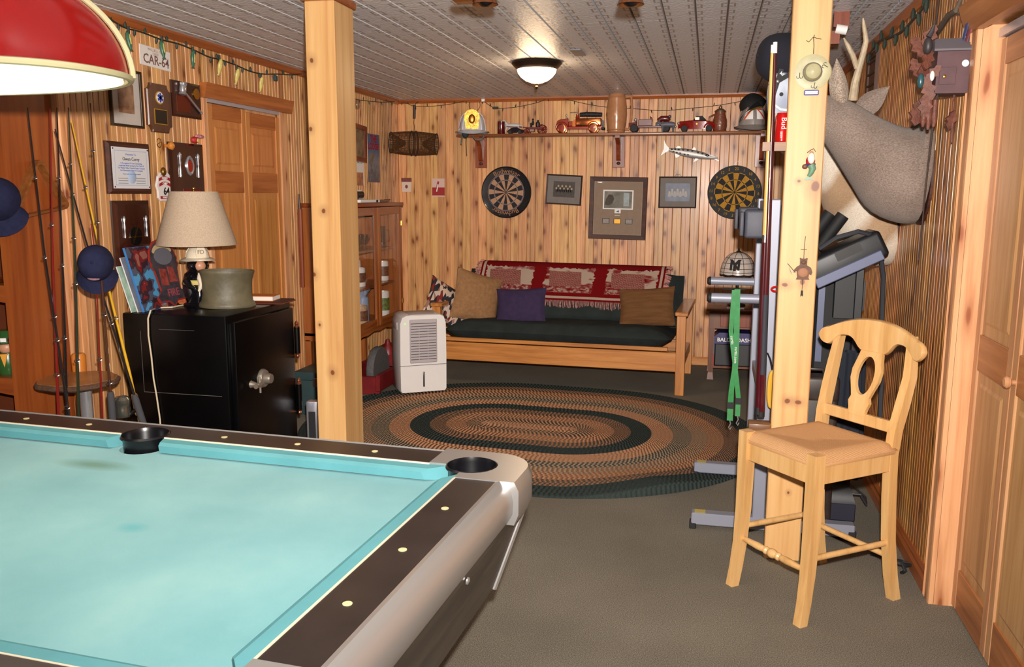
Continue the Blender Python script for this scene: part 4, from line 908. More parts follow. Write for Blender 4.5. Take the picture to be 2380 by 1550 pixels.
# ------------------------------------------------------------------ books and sign leaning on the wall behind the lamp
def leaning(name, label, cat, y, xb, w, h, t, tilt, mt_front, mt_edge, back=None):
    th = thing(name, label, cat, (xb, y, SZ+.002), rot=(R(-tilt), 0, R(90)))
    MB().box((0, 0, 0), (w, t, h)).build('boards', mt_edge, th, smooth=0)
    MB().box((.001, -.001, .001), (w-.001, .001, h-.001)).build('cover', mt_front, th, smooth=0)
    return th
m, nt, p, N, L = _new('painted_cover'); tc = N('ShaderNodeTexCoord'); n1 = N('ShaderNodeTexNoise'); n1.inputs['Scale'].default_value = 9; n1.inputs['Detail'].default_value = 2; L(tc.outputs['Object'], n1.inputs['Vector']); r = ramp(nt, [(.0, C3(84,152,196)), (.44, C3(76,80,100)), (.5, C3(60,40,48)), (.56, C3(120,40,40)), (.62, C3(150,96,84)), (.7, C3(84,152,196))], 'CONSTANT'); L(n1.outputs['Fac'], r.inputs[0]); L(r.outputs[0], p.inputs['Base Color']); p.inputs['Roughness'].default_value = .25; COVER = m
leaning('picture_booklet', 'pale green booklet leaning leftmost behind the table lamp', 'book', 3.768, -2.815, .2, .24, .005, 17, mat('pale_green_print', C3(160,186,170), .5, var=.4, vs=20), WHITE)
leaning('picture_book', 'thin white edged book leaning between booklet and blue book', 'book', 3.785, -2.79, .22, .285, .006, 17, mat('slate_print', C3(120,124,140), .5, var=.3, vs=10), WHITE)
bb_ = leaning('picture_book', 'large blue edged picture book with fireman cover leaning by the lamp', 'book', 3.80, -2.765, .26, .335, .012, 16, COVER, mat('blue_board', C3(60,128,196), .4))
text('book_title', "NEW YORK'S BRAVEST", .022, mat('dark_print', C3(40,24,20), .6), bb_, (.105, -.002, .045))
SG = thing('fire_sign', 'badge shaped FIRE sign with red border leaning behind the lamp', 'sign', (-2.735, 3.86, SZ+.004), rot=(R(-13), 0, R(90)))
sgp = [(.045, .03), (.03, .055), (.075, .09), (.06, .2), (.04, .225), (.05, .24), (.04, .255), (.06, .31), (.1, .35), (.16, .365), (.22, .35), (.26, .31), (.28, .255), (.27, .24), (.28, .225), (.26, .2), (.245, .09), (.29, .055), (.275, .03), (.2, .03), (.16, .0), (.12, .03)]
MB().prism(sgp, 0, .006).build('red_border', mat('red_print', C3(150,44,36), .5), SG, smooth=0)
cx_, cz_ = .16, .18
MB().prism([(cx_+(x-cx_)*.93, cz_+(z-cz_)*.95) for x, z in sgp], -.0015, .001).build('sign_face', mat('charcoal_print', C3(64,56,62), .4, var=.4, vs=25), SG, smooth=0)
MB().prism([(cx_+.075*math.cos(R(a)), .27+.045*math.sin(R(a))) for a in range(0, 360, 20)], -.003, -.001).build('helmet_picture', mat('steel_print', C3(104,104,114), .4), SG, smooth=0)
MB().prism([(.085, .29)] + [(cx_+.085*math.cos(R(a)), .285+.055*math.sin(R(a))) for a in range(165, 14, -15)] + [(.235, .29)] + [(cx_+.07*math.cos(R(a)), .285+.03*math.sin(R(a))) for a in range(15, 166, 15)], -.004, -.0015).build('helmet_band', mat('tan_print', C3(188,166,128), .4), SG, smooth=0)
MB().prism([(.09, .12), (.15, .115), (.155, .2), (.1, .21)], -.004, -.0015).prism([(.165, .13), (.23, .13), (.215, .21), (.17, .215)], -.004, -.0015).build('engine_picture', mat('brick_print', C3(140,60,52), .5, var=.5, vs=40), SG, smooth=0)
text('sign_lettering', 'FIRE', .055, mat('crimson_ink', C3(150,70,78), .5), SG, (.17, -.003, .075), bold=.001)
os_ = hit(440, 706, 2, SZ)
MB().at((0, 0, 0), (R(-60), 0, 0)).prism([(-.07, 0), (-.055, -.02), (.05, -.02), (.07, .005), (.05, .045), (.0, .012), (-.045, .02)], 0, .006).build('enamel_badge', mat('orange_print', C3(200,108,66), .4, var=.4, vs=40), None, (os_.x+.02, os_.y-.02, SZ+.022), R(30), label='small orange and pink enamel badge lying before the lamp base', cat='badge')

# ------------------------------------------------------------------ things on the left wall
def lw(px, py, off=0.0): q = hit(px, py, 0, XL+off); return q.y, q.z
def lwthing(name, label, cat, px, py, off=0.0, tilt=0, group=None):
    y, z = lw(px, py, off); return thing(name, label, cat, (XL+off, y, z), rot=(0, R(tilt), R(90)), group=group)
def framebox(t, w, h, fw, fd, mt, inner, depth=.012, name='frame'):
    """mitred frame, local X right, Z up, front towards -Y"""
    for i in range(4):
        c = [(-w/2, -h/2), (w/2, -h/2), (w/2, h/2), (-w/2, h/2)]; a, b_ = c[i], c[(i+1) % 4]
        d = [(-w/2+fw, -h/2+fw), (w/2-fw, -h/2+fw), (w/2-fw, h/2-fw), (-w/2+fw, h/2-fw)]; e, g = d[i], d[(i+1) % 4]
        MB().rings([[(a[0], 0, a[1]), (b_[0], 0, b_[1]), (g[0], 0, g[1]), (e[0], 0, e[1])], [(a[0], -fd*.7, a[1]), (b_[0], -fd*.7, b_[1]), (g[0], -fd*.7, g[1]), (e[0], -fd*.7, e[1])], [(a[0]*.985, -fd, a[1]*.985), (b_[0]*.985, -fd, b_[1]*.985), (g[0]*1.01, -fd*.8, g[1]*1.01), (e[0]*1.01, -fd*.8, e[1]*1.01)]]).build('frame_bar', mt, t, smooth=0)
    MB().box((-w/2+fw*.8, -depth*.5, -h/2+fw*.8), (w/2-fw*.8, 0, h/2-fw*.8)).build('mat_board', inner, t, smooth=0)
PLQ = wood('dark_plaque_veneer', C3(72,34,22), C3(54,24,16), C3(30,12,9), axis=2, grain=16, rough=.18, coat=.6)
PLQ2 = wood('brown_plaque_veneer', C3(104,64,44), C3(84,50,34), C3(56,32,22), axis=2, grain=16, rough=.35, coat=.2)
f1 = lwthing('framed_print', 'gilt edged framed print partly hidden by the pool lamp', 'picture frame', 290, 228)
framebox(f1, .25, .29, .014, .018, mat('gilt_black_frame', C3(60,44,28), .35, .3), mat('cream_mat', C3(206,196,188), .7)); MB().box((-.06, -.009, -.075), (.06, -.006, .07)).build('print', mat('sepia_print', C3(150,112,84), .6, var=.5, vs=25), f1, smooth=0)
MB().box((-.11, -.0115, -.13), (.11, -.0105, .13)).build('glass', GLASS, f1, smooth=0)
e1 = lwthing('award_plaque', 'brown plaque with scooped corners and blue medical star', 'plaque', 366, 252)
w_, h_ = .105, .128; sc = .034
sp_ = [(-w_+sc, -h_), (w_-sc, -h_)] + arc(w_, -h_, sc, 180, 90, 5)[1:] + [(w_, h_-sc)] + arc(w_, h_, sc, 270, 180, 5)[1:] + [(-w_+sc, h_)] + arc(-w_, h_, sc, 0, -90, 5)[1:] + [(-w_, -h_+sc)] + arc(-w_, -h_, sc, 90, 0, 5)[1:-1]
MB().rings([[(x, 0, z) for x, z in sp_], [(x, -.012, z) for x, z in sp_], [(x*.96, -.018, z*.965) for x, z in sp_]]).build('board', PLQ2, e1, smooth=0)
def disc(t, name, mt, x, z, r, y0, th=.003, n=28, rx=None): return MB().at((x, y0, z), (R(90), 0, 0), ((rx or r)/r, 1, 1)).lathe([(r, 0), (r*.97, th), (0, th*1.1)], n, caps=False).build(name, mt, t)
disc(e1, 'medal_rim', GOLD, -.004, .055, .036, -.018); disc(e1, 'medal_face', WHITE, -.004, .055, .03, -.0205)
b_ = MB()
for a in (0, 60, 120):
    b_.at((-.004, -.0245, .055), (0, R(a), 0)); b_.box((-.0065, -.001, -.025), (.0065, .001, .025))
b_.build('star_of_life', mat('royal_blue', C3(36,60,160), .4), e1, smooth=0)
MB().box((-.056, -.0205, -.085), (.056, -.018, -.005)).build('plate_edge', GOLD, e1, smooth=0); MB().box((-.052, -.0215, -.081), (.052, -.0195, -.009)).build('engraved_plate', BLACK, e1, smooth=0)
g1 = lwthing('award_plaque', 'red brown plaque carrying a silver gavel beside the door', 'plaque', 430, 233)
MB().rings([[(-.138, 0, -.098), (.138, 0, -.098), (.138, 0, .098), (-.138, 0, .098)], [(-.138, -.012, -.098), (.138, -.012, -.098), (.138, -.012, .098), (-.138, -.012, .098)], [(-.126, -.02, -.086), (.126, -.02, -.086), (.126, -.02, .086), (-.126, -.02, .086)]]).build('board', PLQ, g1, smooth=0)
MB().box((-.11, -.0215, -.07), (.02, -.0195, .02)).build('copper_plate', mat('dark_copper_plate', C3(110,42,24), .3, .5), g1, smooth=0)
disc(g1, 'medal', BRASS, .08, .042, .032, -.02, .006)
MB().at((-.068, -.034, .055), (0, R(12), 0)).lathe([(.018, -.034), (.022, -.028), (.018, -.018), (.02, -.01), (.02, .01), (.018, .018), (.022, .028), (.018, .034)], 16).build('gavel_head', CHROME, g1)
MB().tube([(-.06, -.034, .046), (.11, -.03, -.06)], [.005, .006], 8).ell((.112, -.03, -.061), .008).build('gavel_handle', CHROME, g1)
c1 = lwthing('certificate_plaque', 'walnut plaque mounted with a white framed certificate', 'plaque', 296, 391)
MB().rings([[(-.172, 0, -.13), (.172, 0, -.13), (.172, 0, .13), (-.172, 0, .13)], [(-.172, -.01, -.13), (.172, -.01, -.13), (.172, -.01, .13), (-.172, -.01, .13)], [(-.157, -.022, -.115), (.157, -.022, -.115), (.157, -.022, .115), (-.157, -.022, .115)]]).build('board', WALNUT, c1, smooth=0)
MB().box((-.145, -.0245, -.103), (.145, -.0215, .103)).build('certificate', mat('certificate_paper', C3(218,216,218), .3, coat=.4), c1, smooth=0)
PB = mat('pale_blue_ink', C3(150,170,206), .6); BI = mat('blue_ink', C3(84,112,178), .6); GI = mat('grey_ink', C3(120,124,136), .6)
MB().box((-.127, -.0248, -.087), (-.1245, -.0244, .087)).box((.1245, -.0248, -.087), (.127, -.0244, .087)).box((-.127, -.0248, .0845), (.127, -.0244, .087)).box((-.127, -.0248, -.087), (.127, -.0244, -.0845)).build('border_line', PB, c1, smooth=0)
disc(c1, 'seal', mat('pale_blue_seal', C3(176,194,222), .5), .0, -.045, .034, -.0244, .0006)
text('certificate_heading', 'Presented To', .015, BI, c1, (0, -.0247, .068)); text('certificate_name', 'Owen Corey', .025, INK, c1, (0, -.0247, .045))
for i, (tx, z) in enumerate((('In Recognition Of Your Outstanding', .024), ('Leadership While Serving As Fire Chief Of', .012), ('The Walker Valley Chemical Engine Company', .0), ('And Shawangunk Valley Fire Company', -.012), ('Your dedication is appreciated', -.03))): text('certificate_line', tx, .0115, BI, c1, (0, -.0247, z))
for sx in (-1, 1):
    for z in (-.052, -.064, -.076): MB().box((sx*.07-.038, -.0248, z-.0015), (sx*.07+.038, -.0244, z+.0015)).build('signature_line', GI, c1, smooth=0)
for sx in (-1, 1):
    for sz in (-1, 1): disc(c1, 'pin', BLACK, sx*.137, sz*.095, .004, -.0245, .002, 10)
s1 = lwthing('award_plaque', 'dark mahogany plaque with oval red medal above the lamp shade', 'plaque', 432, 420)
MB().rings([[(-.165, 0, -.235), (.165, 0, -.235), (.165, 0, .21), (-.165, 0, .21)], [(-.165, -.012, -.235), (.165, -.012, -.235), (.165, -.012, .21), (-.165, -.012, .21)], [(-.15, -.022, -.22), (.15, -.022, -.22), (.15, -.022, .195), (-.15, -.022, .195)]]).build('board', PLQ, s1, smooth=0)
for sx in (-.085, .092):
    MB().at((sx, -.026, .085), (0, 0, 0)).lathe([(.0, -.07), (.005, -.065), (.006, -.03), (.004, 0), (.007, .01), (.005, .03), (.009, .045), (.009, .06), (.004, .07), (0, .072)], 12).build('torch_ornament', CHROME, s1)
b_ = MB(); b_.at((.01, -.022, .085), (R(90), 0, 0), (.036, .056, 1)); b_.lathe([(1, 0), (1.0, .005), (.86, .011), (.62, .006), (.6, .003)], 30, caps=False); b_.build('oval_medal', CHROME, s1); disc(s1, 'medal_centre', mat('medal_red', C3(150,40,24), .4), .01, .082, .034, -.0262, .003, 24, rx=.024)
MB().box((-.06, -.0235, -.2), (.11, -.0215, -.045)).build('red_plate', mat('red_plate', C3(112,22,20), .3, .3), s1, smooth=0)
text('plate_heading', 'Owen & Nan Corey', .017, mat('plate_etch', C3(214,170,150), .4), s1, (.025, -.024, -.07)); text('plate_line', 'In appreciation of your', .012, bpy.data.materials['plate_etch'], s1, (.025, -.024, -.1)); text('plate_line', 'dedicated service', .012, bpy.data.materials['plate_etch'], s1, (.025, -.024, -.115))
k1 = lwthing('award_plaque', 'tall dark plaque with a clock face behind the leaning books', 'plaque', 304, 546)
MB().rings([[(-.147, 0, -.177), (.147, 0, -.177), (.147, 0, .177), (-.147, 0, .177)], [(-.147, -.012, -.177), (.147, -.012, -.177), (.147, -.012, .177), (-.147, -.012, .177)], [(-.126, -.026, -.156), (.126, -.026, -.156), (.126, -.026, .156), (-.126, -.026, .156)]]).build('board', PLQ, k1, smooth=0)
for sx in (-.085, .092): MB().at((sx, -.03, .045)).lathe([(0, -.06), (.005, -.055), (.004, -.02), (.007, 0), (.004, .02), (.008, .04), (.004, .052), (0, .055)], 12).build('torch_ornament', CHROME, k1)
disc(k1, 'clock_face', BLACK, .005, -.005, .05, -.026, .003); MB().box((-.042, -.0315, -.012), (.05, -.0295, -.006)).at((.0, -.031, -.0), (0, R(25), 0)).box((-.003, -.001, -.045), (.003, .001, .05)).at((0, -.031, .04), (0, R(-40), 0)).box((-.0025, -.001, -.002), (.0025, .001, .03)).build('clock_hands', BRASS, k1, smooth=0)
MB().box((-.055, -.0275, -.15), (.1, -.0255, -.075)).build('red_plate', bpy.data.materials['red_plate'], k1, smooth=0)
lp_ = lwthing('licence_plate', 'white licence plate reading CAR-64 under the fish lights', 'licence plate', 360, 135, tilt=1.5)
b_ = MB().box((-.133, -.004, -.052), (.133, 0, .052), .0018).build('plate', mat('white_enamel', C3(230,222,216), .3, coat=.4), lp_)
text('plate_number', 'CAR-64', .068, mat('plate_ink', C3(120,86,80), .5), lp_, (.005, -.0046, -.016), bold=.0008); text('plate_town', 'WALLKILL FIRE', .02, mat('pale_plate_ink', C3(180,150,136), .5), lp_, (0, -.0046, .036)); text('plate_rank', 'CHIEF', .02, bpy.data.materials['pale_plate_ink'], lp_, (.0, -.0046, .017))
h1 = lwthing('helmet_shield', 'white leather helmet shield numbered 64 beside the lamp shade', 'helmet shield', 380, 434)
sh_ = [(-.04, -.078), (.045, -.078), (.06, -.06), (.062, -.02), (.078, .01), (.07, .035), (.06, .06), (.04, .075), (.018, .092), (.012, .1), (0, .09), (-.03, .075), (-.058, .055), (-.066, .03), (-.076, .005), (-.064, -.02), (-.062, -.06)]
MB().rings([[(x, 0, z) for x, z in sh_], [(x, -.006, z) for x, z in sh_], [(x*.93, -.009, z*.94) for x, z in sh_]]).build('leather', mat('white_leather', C3(226,218,214), .4), h1, smooth=0)
RB = mat('banner_red', C3(160,28,36), .5)
for z, tx in ((.045, 'COREY'), (.016, 'CHIEF')):
    MB().prism([(-.05, z-.016), (-.05, z)] + [(-.05+.01*i, z+.012*math.sin(math.pi*i/10)) for i in range(1, 10)] + [(.05, z), (.05, z-.016)] + [(.05-.01*i, z-.016+.012*math.sin(math.pi*i/10)) for i in range(1, 10)], -.011, -.008).build('banner', RB, h1, smooth=0); text('banner_lettering', tx, .016, WHITE, h1, (0, -.0115, z+.001), bold=.0004)
text('shield_number', '64', .055, INK, h1, (.012, -.0095, -.026), bold=.0015); MB().box((-.045, -.011, -.066), (.05, -.008, -.05)).build('banner', RB, h1, smooth=0); text('banner_lettering', 'WALKER', .014, WHITE, h1, (.0, -.0115, -.058), bold=.0004)
hb = lwthing('horse_brass', 'hanging brass ornament with chain and round bell', 'ornament', 371, 362)
b_ = MB(); b_.tube([(-.006+.02*math.cos(R(a)), -.006, .068+.024*math.sin(R(a))) for a in range(0, 360, 24)], .0025, 6, closed=True); b_.tube([(-.006, -.006, .044), (0, -.006, -.02), (.0, -.006, -.06)], .002, 6); b_.tube([(-.022, -.006, .06), (.012, -.006, .076)], .002, 6); b_.build('ring_and_chain', BRASS, hb)
MB().ell((.002, -.016, -.085), (.018, .015, .024)).build('bell', mat('tarnished_brass', C3(140,100,44), .3, .8), hb)
wk = lwthing('wooden_peg', 'round amber wooden peg beside the hanging brass', 'peg', 384, 339); MB().at((0, 0, 0), (R(90), 0, 0)).lathe([(.008, 0), (.01, .02), (.02, .028), (.022, .042), (.012, .052), (0, .054)], 16).build('knob', mat('amber_wood', C3(206,128,50), .3, coat=.4), wk)
tc_ = lwthing('toy_helmet', 'tiny red and white toy cap above the mahogany plaque', 'toy', 452, 322); MB().ell((-.03, -.02, -.01), (.03, .02, .02)).build('cap', mat('toy_red', C3(170,40,40), .5, var=.5, vs=60), tc_); MB().ell((.02, -.02, .012), (.042, .018, .012)).build('peak', mat('toy_stripe', C3(190,120,130), .5, var=.6, vs=80), tc_); MB().ell((-.025, -.038, -.012), (.01, .005, .012)).build('badge', YEL, tc_)
# ------------------------------------------------------------------ glazed china cabinet on the left wall
CABW = wood('honey_oak_cabinet', C3(168,98,46), C3(146,80,36), C3(104,52,22), axis=2, grain=22, rough=.35, coat=.2)
CABX = wood('honey_oak_cabinet_rail', C3(168,98,46), C3(146,80,36), C3(104,52,22), axis=0, grain=22, rough=.35, coat=.2)
KY0, KY1, KX = 5.88, 6.98, -2.56
KC = thing('china_cabinet', 'oak china cabinet with two glass doors on the left wall', 'cabinet', (XL+.002, (KY0+KY1)/2, 0), R(90))
# local: X along the wall (+ away from the viewer), front towards -Y
kw, kd = (KY1-KY0)/2, KX-XL-.002
MB().box((-kw-.03, -kd-.03, 1.445), (kw+.03, 0, 1.475), .008, 2).build('cornice', CHERRYX, KC)
for s in (-1, 1):
    MB().box((s*kw-(.022 if s > 0 else 0), -kd, .45), (s*kw+(.022 if s < 0 else 0), 0, 1.445)).build('side_panel', CABW, KC, smooth=0)
    for yy in (-kd+.0, -.045): MB().box((s*kw-(.045 if s > 0 else 0), yy, 0), (s*kw+(.045 if s < 0 else 0), yy+.045, .46), .004).build('leg', CABW, KC)
MB().box((-kw, -kd, .49), (kw, 0, .51)).build('bottom_board', CABX, KC, smooth=0)
ap = [(-kw, .49), (kw, .49), (kw, .40)] + [(kw-.05-(2*kw-.1)*i/16, .43+.03*math.sin(math.pi*i/16)+.006*math.sin(math.pi*i/2)) for i in range(17)] + [(-kw, .40)]
MB().prism(ap, -kd, -kd+.02).build('scalloped_apron', CABX, KC, smooth=0)
for z in (.80, 1.09): MB().box((-kw+.022, -kd+.04, z), (kw-.022, -.002, z+.016)).build('shelf', CABX, KC, smooth=0)
for (a, c) in ((-kw+.002, -.003), (.003, kw-.002)):
    st = .052; d = MB().box((a, -kd-.022, .5), (a+st, -kd, 1.44), .003).build('door', CABW, KC); MB().box((c-st, -kd-.022, .5), (c, -kd, 1.44), .003).build('door_stile', CABW, d)
    MB().box((a+st, -kd-.02, .5), (c-st, -kd, .56)).build('door_rail', CABX, d, smooth=0); MB().box((a+st, -kd-.02, 1.38), (c-st, -kd, 1.44)).build('door_rail', CABX, d, smooth=0)
    MB().box((a+st, -kd-.012, .56), (c-st, -kd-.009, 1.38)).build('glass_pane', GLASS, d, smooth=0)
MB().box((kw-.018, -kd-.028, .62), (kw-.006, -kd-.02, .66)).build('hinge', BRASS, KC, smooth=0); MB().box((kw-.018, -kd-.028, 1.28), (kw-.006, -kd-.02, 1.32)).build('hinge', BRASS, KC, smooth=0)
def kab(dx, dy): return (XL+.002+dy, (KY0+KY1)/2+dx)      # offset along the wall, distance from the wall
MUGW = mat('white_stoneware', C3(220,212,208), .25, coat=.4); MUGT = mat('tan_stoneware', C3(186,150,120), .35, var=.25, vs=40)
def mug(label, dx, dy, z, r, h, mt, band=None, handle=True, lid=None, cat='mug', name='mug', group=None):
    x, y = kab(dx, dy); t = thing(name, label, cat, (x, y, z), R(90), group)
    MB().lathe([(r*.9, 0), (r, .006), (r, h*.5), (r*.97, h-.004), (r*.9, h), (r*.88, h*.96), (r*.85, .02), (0, .012)], 22, caps=False).build('body', mt, t)
    if handle: MB().tube([(r*.9, -.0, h*.8), (r*1.5, -.0, h*.78), (r*1.6, 0, h*.5), (r*1.4, 0, h*.25), (r*.92, 0, h*.2)], .006, 8).build('handle', mt, t)
    if band: MB().lathe([(r*1.012, h*.25), (r*1.015, h*.3), (r*1.015, h*.7), (r*1.01, h*.75)], 22, caps=False).build('printed_band', band, t)
    if lid: MB().lathe([(r, h), (r*1.02, h+.006), (r*.7, h+.025), (r*.2, h+.04), (0, h+.05)], 20, caps=False).build('lid', lid, t)
    return t
DARKP = mat('brown_crest_print', C3(110,70,50), .5, var=.6, vs=60); GRNP = mat('green_scene_print', C3(96,110,50), .5, var=.6, vs=45); BLUP = mat('blue_jug', C3(150,164,190), .25, coat=.4)
mug('white mug with brown crest on the middle cabinet shelf, left door', -.06, .24, .816, .052, .15, MUGW, DARKP)
mug('tall white stein behind the crest mug in the cabinet', .06, .16, .816, .045, .2, MUGW)
mug('white mug with dark print on the middle shelf, right door', .455, .24, .816, .05, .165, MUGW, DARKP)
mug('tan jug with brown print on the bottom cabinet shelf', -.08, .25, .51, .06, .16, MUGT, DARKP)
jx = mug('pale blue flared pitcher at the bottom of the cabinet', .05, .22, .51, .05, .21, BLUP, handle=False, name='pitcher', cat='pitcher')
MB().lathe([(.045, .2), (.03, .215), (.05, .25), (.07, .27), (.066, .27), (.028, .22)], 22, caps=False).build('flared_neck', BLUP, jx); MB().tube([(.05, 0, .05), (.09, 0, .1), (.05, 0, .17)], .007, 8).build('handle', BLUP, jx)
mug('white stein with green landscape on the bottom shelf, right door', .455, .24, .51, .052, .215, MUGW, GRNP)
CRYS = glass('cut_crystal', (.93, .93, .93, 1), .05, .6)
for i, dx in enumerate((-.11, -.02, .07)):
    x, y = kab(dx, .24); t = thing('glass_goblet', ['stemless glass goblet nearest the post on the top cabinet shelf', 'middle glass goblet of three on the top cabinet shelf', 'glass goblet nearest the door joint on the top cabinet shelf'][i], 'glass', (x, y, 1.106), group='goblets on the top cabinet shelf')
    MB().lathe([(.03, 0), (.032, .004), (.01, .014), (.008, .03), (.03, .05), (.044, .08), (.04, .12), (.038, .12), (.042, .08), (.028, .054), (0, .045)], 22, caps=False).build('bowl', CRYS, t)
x, y = kab(.45, .24); t = thing('glass_stein', 'clear glass stein on the top shelf, right door', 'glass', (x, y, 1.106)); MB().lathe([(.04, 0), (.042, .01), (.04, .17), (.037, .17), (.038, .02), (0, .014)], 20, caps=False).build('body', CRYS, t); MB().tube([(.04, 0, .14), (.07, 0, .13), (.07, 0, .05), (.04, 0, .04)], .006, 8).build('handle', CRYS, t)
# on top of the cabinet
def ktop(dx, dy): x, y = kab(dx, dy); return (x, y, 1.477)
ZK = 1.477
t = thing('flat_box', 'thin white box lying on the cabinet top', 'box', ktop(.02, .22), R(90)); MB().box((-.2, -.1, 0), (.2, .1, .022), .002).build('carton', WHITE, t); MB().box((.12, -.101, .002), (.16, -.0995, .02)).build('label_strip', INK, t, smooth=0)
t = thing('wooden_paddle', 'grey brown flat paddle across the right of the cabinet top', 'paddle', ktop(.36, .24), R(90)); MB().box((-.12, -.06, 0), (.12, .06, .02), .004).build('blade', mat('driftwood', C3(130,100,78), .7, var=.2), t); MB().tube([(.12, -.02, .018), (.2, -.04, .02)], .005, 8).build('handle', CHERRY, t)
t = thing('greeting_card', 'white card standing at the back of the cabinet top', 'card', ktop(.42, .06), rot=(R(-12), 0, R(90))); MB().box((-.1, 0, 0), (.1, .003, .1)).build('card', WHITE, t, smooth=0); MB().box((-.09, -.0012, .01), (.09, .0005, .085)).build('picture', mat('grey_sketch', C3(190,184,184), .7, var=.3, vs=30), t, smooth=0)
t = thing('model_cannon', 'small dark bronze cannon on the left of the cabinet top', 'ornament', ktop(-.06, .2), R(90))
MB().tube([(-.12, -.02, .05), (0, -.02, .06), (.12, -.02, .062), (.14, -.02, .062)], [.03, .028, .024, .026], 14).build('barrel', mat('dark_bronze_cast', C3(48,32,28), .35, .5), t)
MB().tube([(-.06+.045*math.cos(R(a)), -.055, .047+.045*math.sin(R(a))) for a in range(0, 360, 20)], .006, 6, closed=True).build('wheel', BLACKM, t); MB().box((-.13, -.06, 0), (.02, .03, .012)).build('carriage', BLACKM, t, smooth=0)
t = thing('folded_card', 'grey folded card leaning behind the little cannon', 'card', ktop(-.02, .05), rot=(R(-10), R(-8), R(90))); MB().box((-.07, 0, 0), (.07, .004, .17)).build('card', mat('grey_card', C3(176,166,156), .7), t, smooth=0)
# walls behind the cabinet
y_, z_ = lw(838, 333); t = thing('framed_print', 'brown framed duck print half hidden by the left post', 'picture', (XL, y_-.06, z_), rot=(0, R(3), R(90))); framebox(t, .32, .31, .04, .02, CHERRY, mat('duck_print', C3(126,104,78), .6, var=.5, vs=14))
y_, z_ = lw(868, 368); t = thing('fish_poster', 'narrow blue poster of a leaping fish with red lettering', 'poster', (XL, y_, z_), R(90))
m, nt, p, N, L = _new('lake_poster'); tc = N('ShaderNodeTexCoord'); sp = N('ShaderNodeSeparateXYZ'); L(tc.outputs['Object'], sp.inputs[0]); n1 = N('ShaderNodeTexNoise'); n1.inputs['Scale'].default_value = 18; n1.inputs['Detail'].default_value = 4; L(tc.outputs['Object'], n1.inputs['Vector']); ad = N('ShaderNodeMath', operation='MULTIPLY_ADD'); L(sp.outputs['Z'], ad.inputs[0]); ad.inputs[1].default_value = 2.0; L(n1.outputs['Fac'], ad.inputs[2]); r = ramp(nt, [(.1, C3(64,66,80)), (.45, C3(110,116,132)), (.7, C3(84,104,134)), (1, C3(74,96,134))]); L(ad.outputs[0], r.inputs[0]); L(r.outputs[0], p.inputs['Base Color']); p.inputs['Roughness'].default_value = .4
MB().box((-.135, -.003, -.21), (.135, 0, .21)).build('sheet', m, t, smooth=0); RI = mat('crimson_lettering', C3(150,20,44), .5)
text('poster_lettering', 'THE', .085, RI, t, (.0, -.0035, .165), bold=.003); text('poster_lettering', 'LODGE', .075, RI, t, (-.005, -.0035, .1), bold=.003)
FSH = mat('bass_print', C3(120,104,80), .5, var=.4, vs=40); MB().prism([(-.09, -.03), (-.07, .01), (-.05, .05), (-.03, .04), (.03, .03), (.0, .0), (-.03, -.04), (-.05, -.085), (-.06, -.07), (-.075, -.06)], -.0045, -.003).build('fish_picture', FSH, t, smooth=0); MB().prism([(-.06, -.095), (-.04, -.09), (-.02, -.13), (-.035, -.12)], -.0045, -.003).build('lure_picture', mat('olive_print', C3(84,90,70), .5), t, smooth=0)
y_, z_ = lw(832, 395); t = thing('wall_calendar', 'small white calendar with a tan picture above the cabinet', 'calendar', (XL, y_, z_), R(90)); MB().box((-.12, -.004, -.13), (.12, 0, .13)).build('sheet', WHITE, t, smooth=0); MB().box((-.1, -.005, -.13), (.1, -.003, -.02)).build('picture', mat('amber_picture', C3(180,120,84), .6, var=.4, vs=20), t, smooth=0); text('calendar_lettering', 'ARTS', .06, INK, t, (.02, -.0045, .075))
# carved stick hanging beside the bifold door
y_, z_ = lw(694, 560); t = thing('walking_stick', 'dark wooden stick hung upright beside the bifold door', 'stick', (XL, y_, z_), R(90)); MB().tube([(0, -.02, -.34), (0, -.02, .23)], .017, 10).build('stick', CHERRY, t); MB().tube([(0, -.02, .23), (-.01, -.02, .34)], [.012, .006], 8).build('tip', mat('dark_stick', C3(60,34,22), .5), t); MB().cyl((0, 0, .2), (0, -.03, .2), .006, n=8).build('peg', BRASS, t)

# ------------------------------------------------------------------ teal chest, red cider press, aluminium cases
t = thing('storage_chest', 'dark teal metal chest on the floor behind the left post', 'chest', (-2.63, 5.60, 0)); TEAL = mat('teal_enamel', C3(48,68,70), .5, var=.12, vs=10)
MB().box((-.17, -.15, 0), (.17, .15, .25), .006, 2).build('box', TEAL, t); MB().box((-.176, -.156, .25), (.176, .156, .31), .008, 2).build('lid', TEAL, t); MB().box((-.03, -.162, .21), (.03, -.15, .27), .003).build('latch', STEEL, t)
MAR = mat('dull_red_enamel', C3(112,24,26), .45, var=.25, vs=14)
t = thing('grinding_wheel', 'dull red antique grindstone frame with grey wheel under the cabinet', 'grindstone', (-2.60, 6.62, 0), R(90))
for yy in (-.17, .15): MB().box((-.5, yy, .03), (.55, yy+.035, .16), .004).build('side_beam', MAR, t)
for xx in (-.46, .5): MB().box((xx-.02, -.16, 0), (xx+.02, .17, .14), .004).build('cross_foot', MAR, t)
MB().box((.1, -.15, .16), (.5, .15, .24), .006).build('casting', MAR, t)
MB().lathe([(.06, 0), (.055, .02), (.05, .05), (.03, .075), (.024, .1), (.012, .125), (0, .128)], 18, (.08, -.02, .22)).build('dome_cap', MAR, t); MB().box((.06, -.1, .12), (.14, .06, .22)).build('bracket', MAR, t, smooth=0)
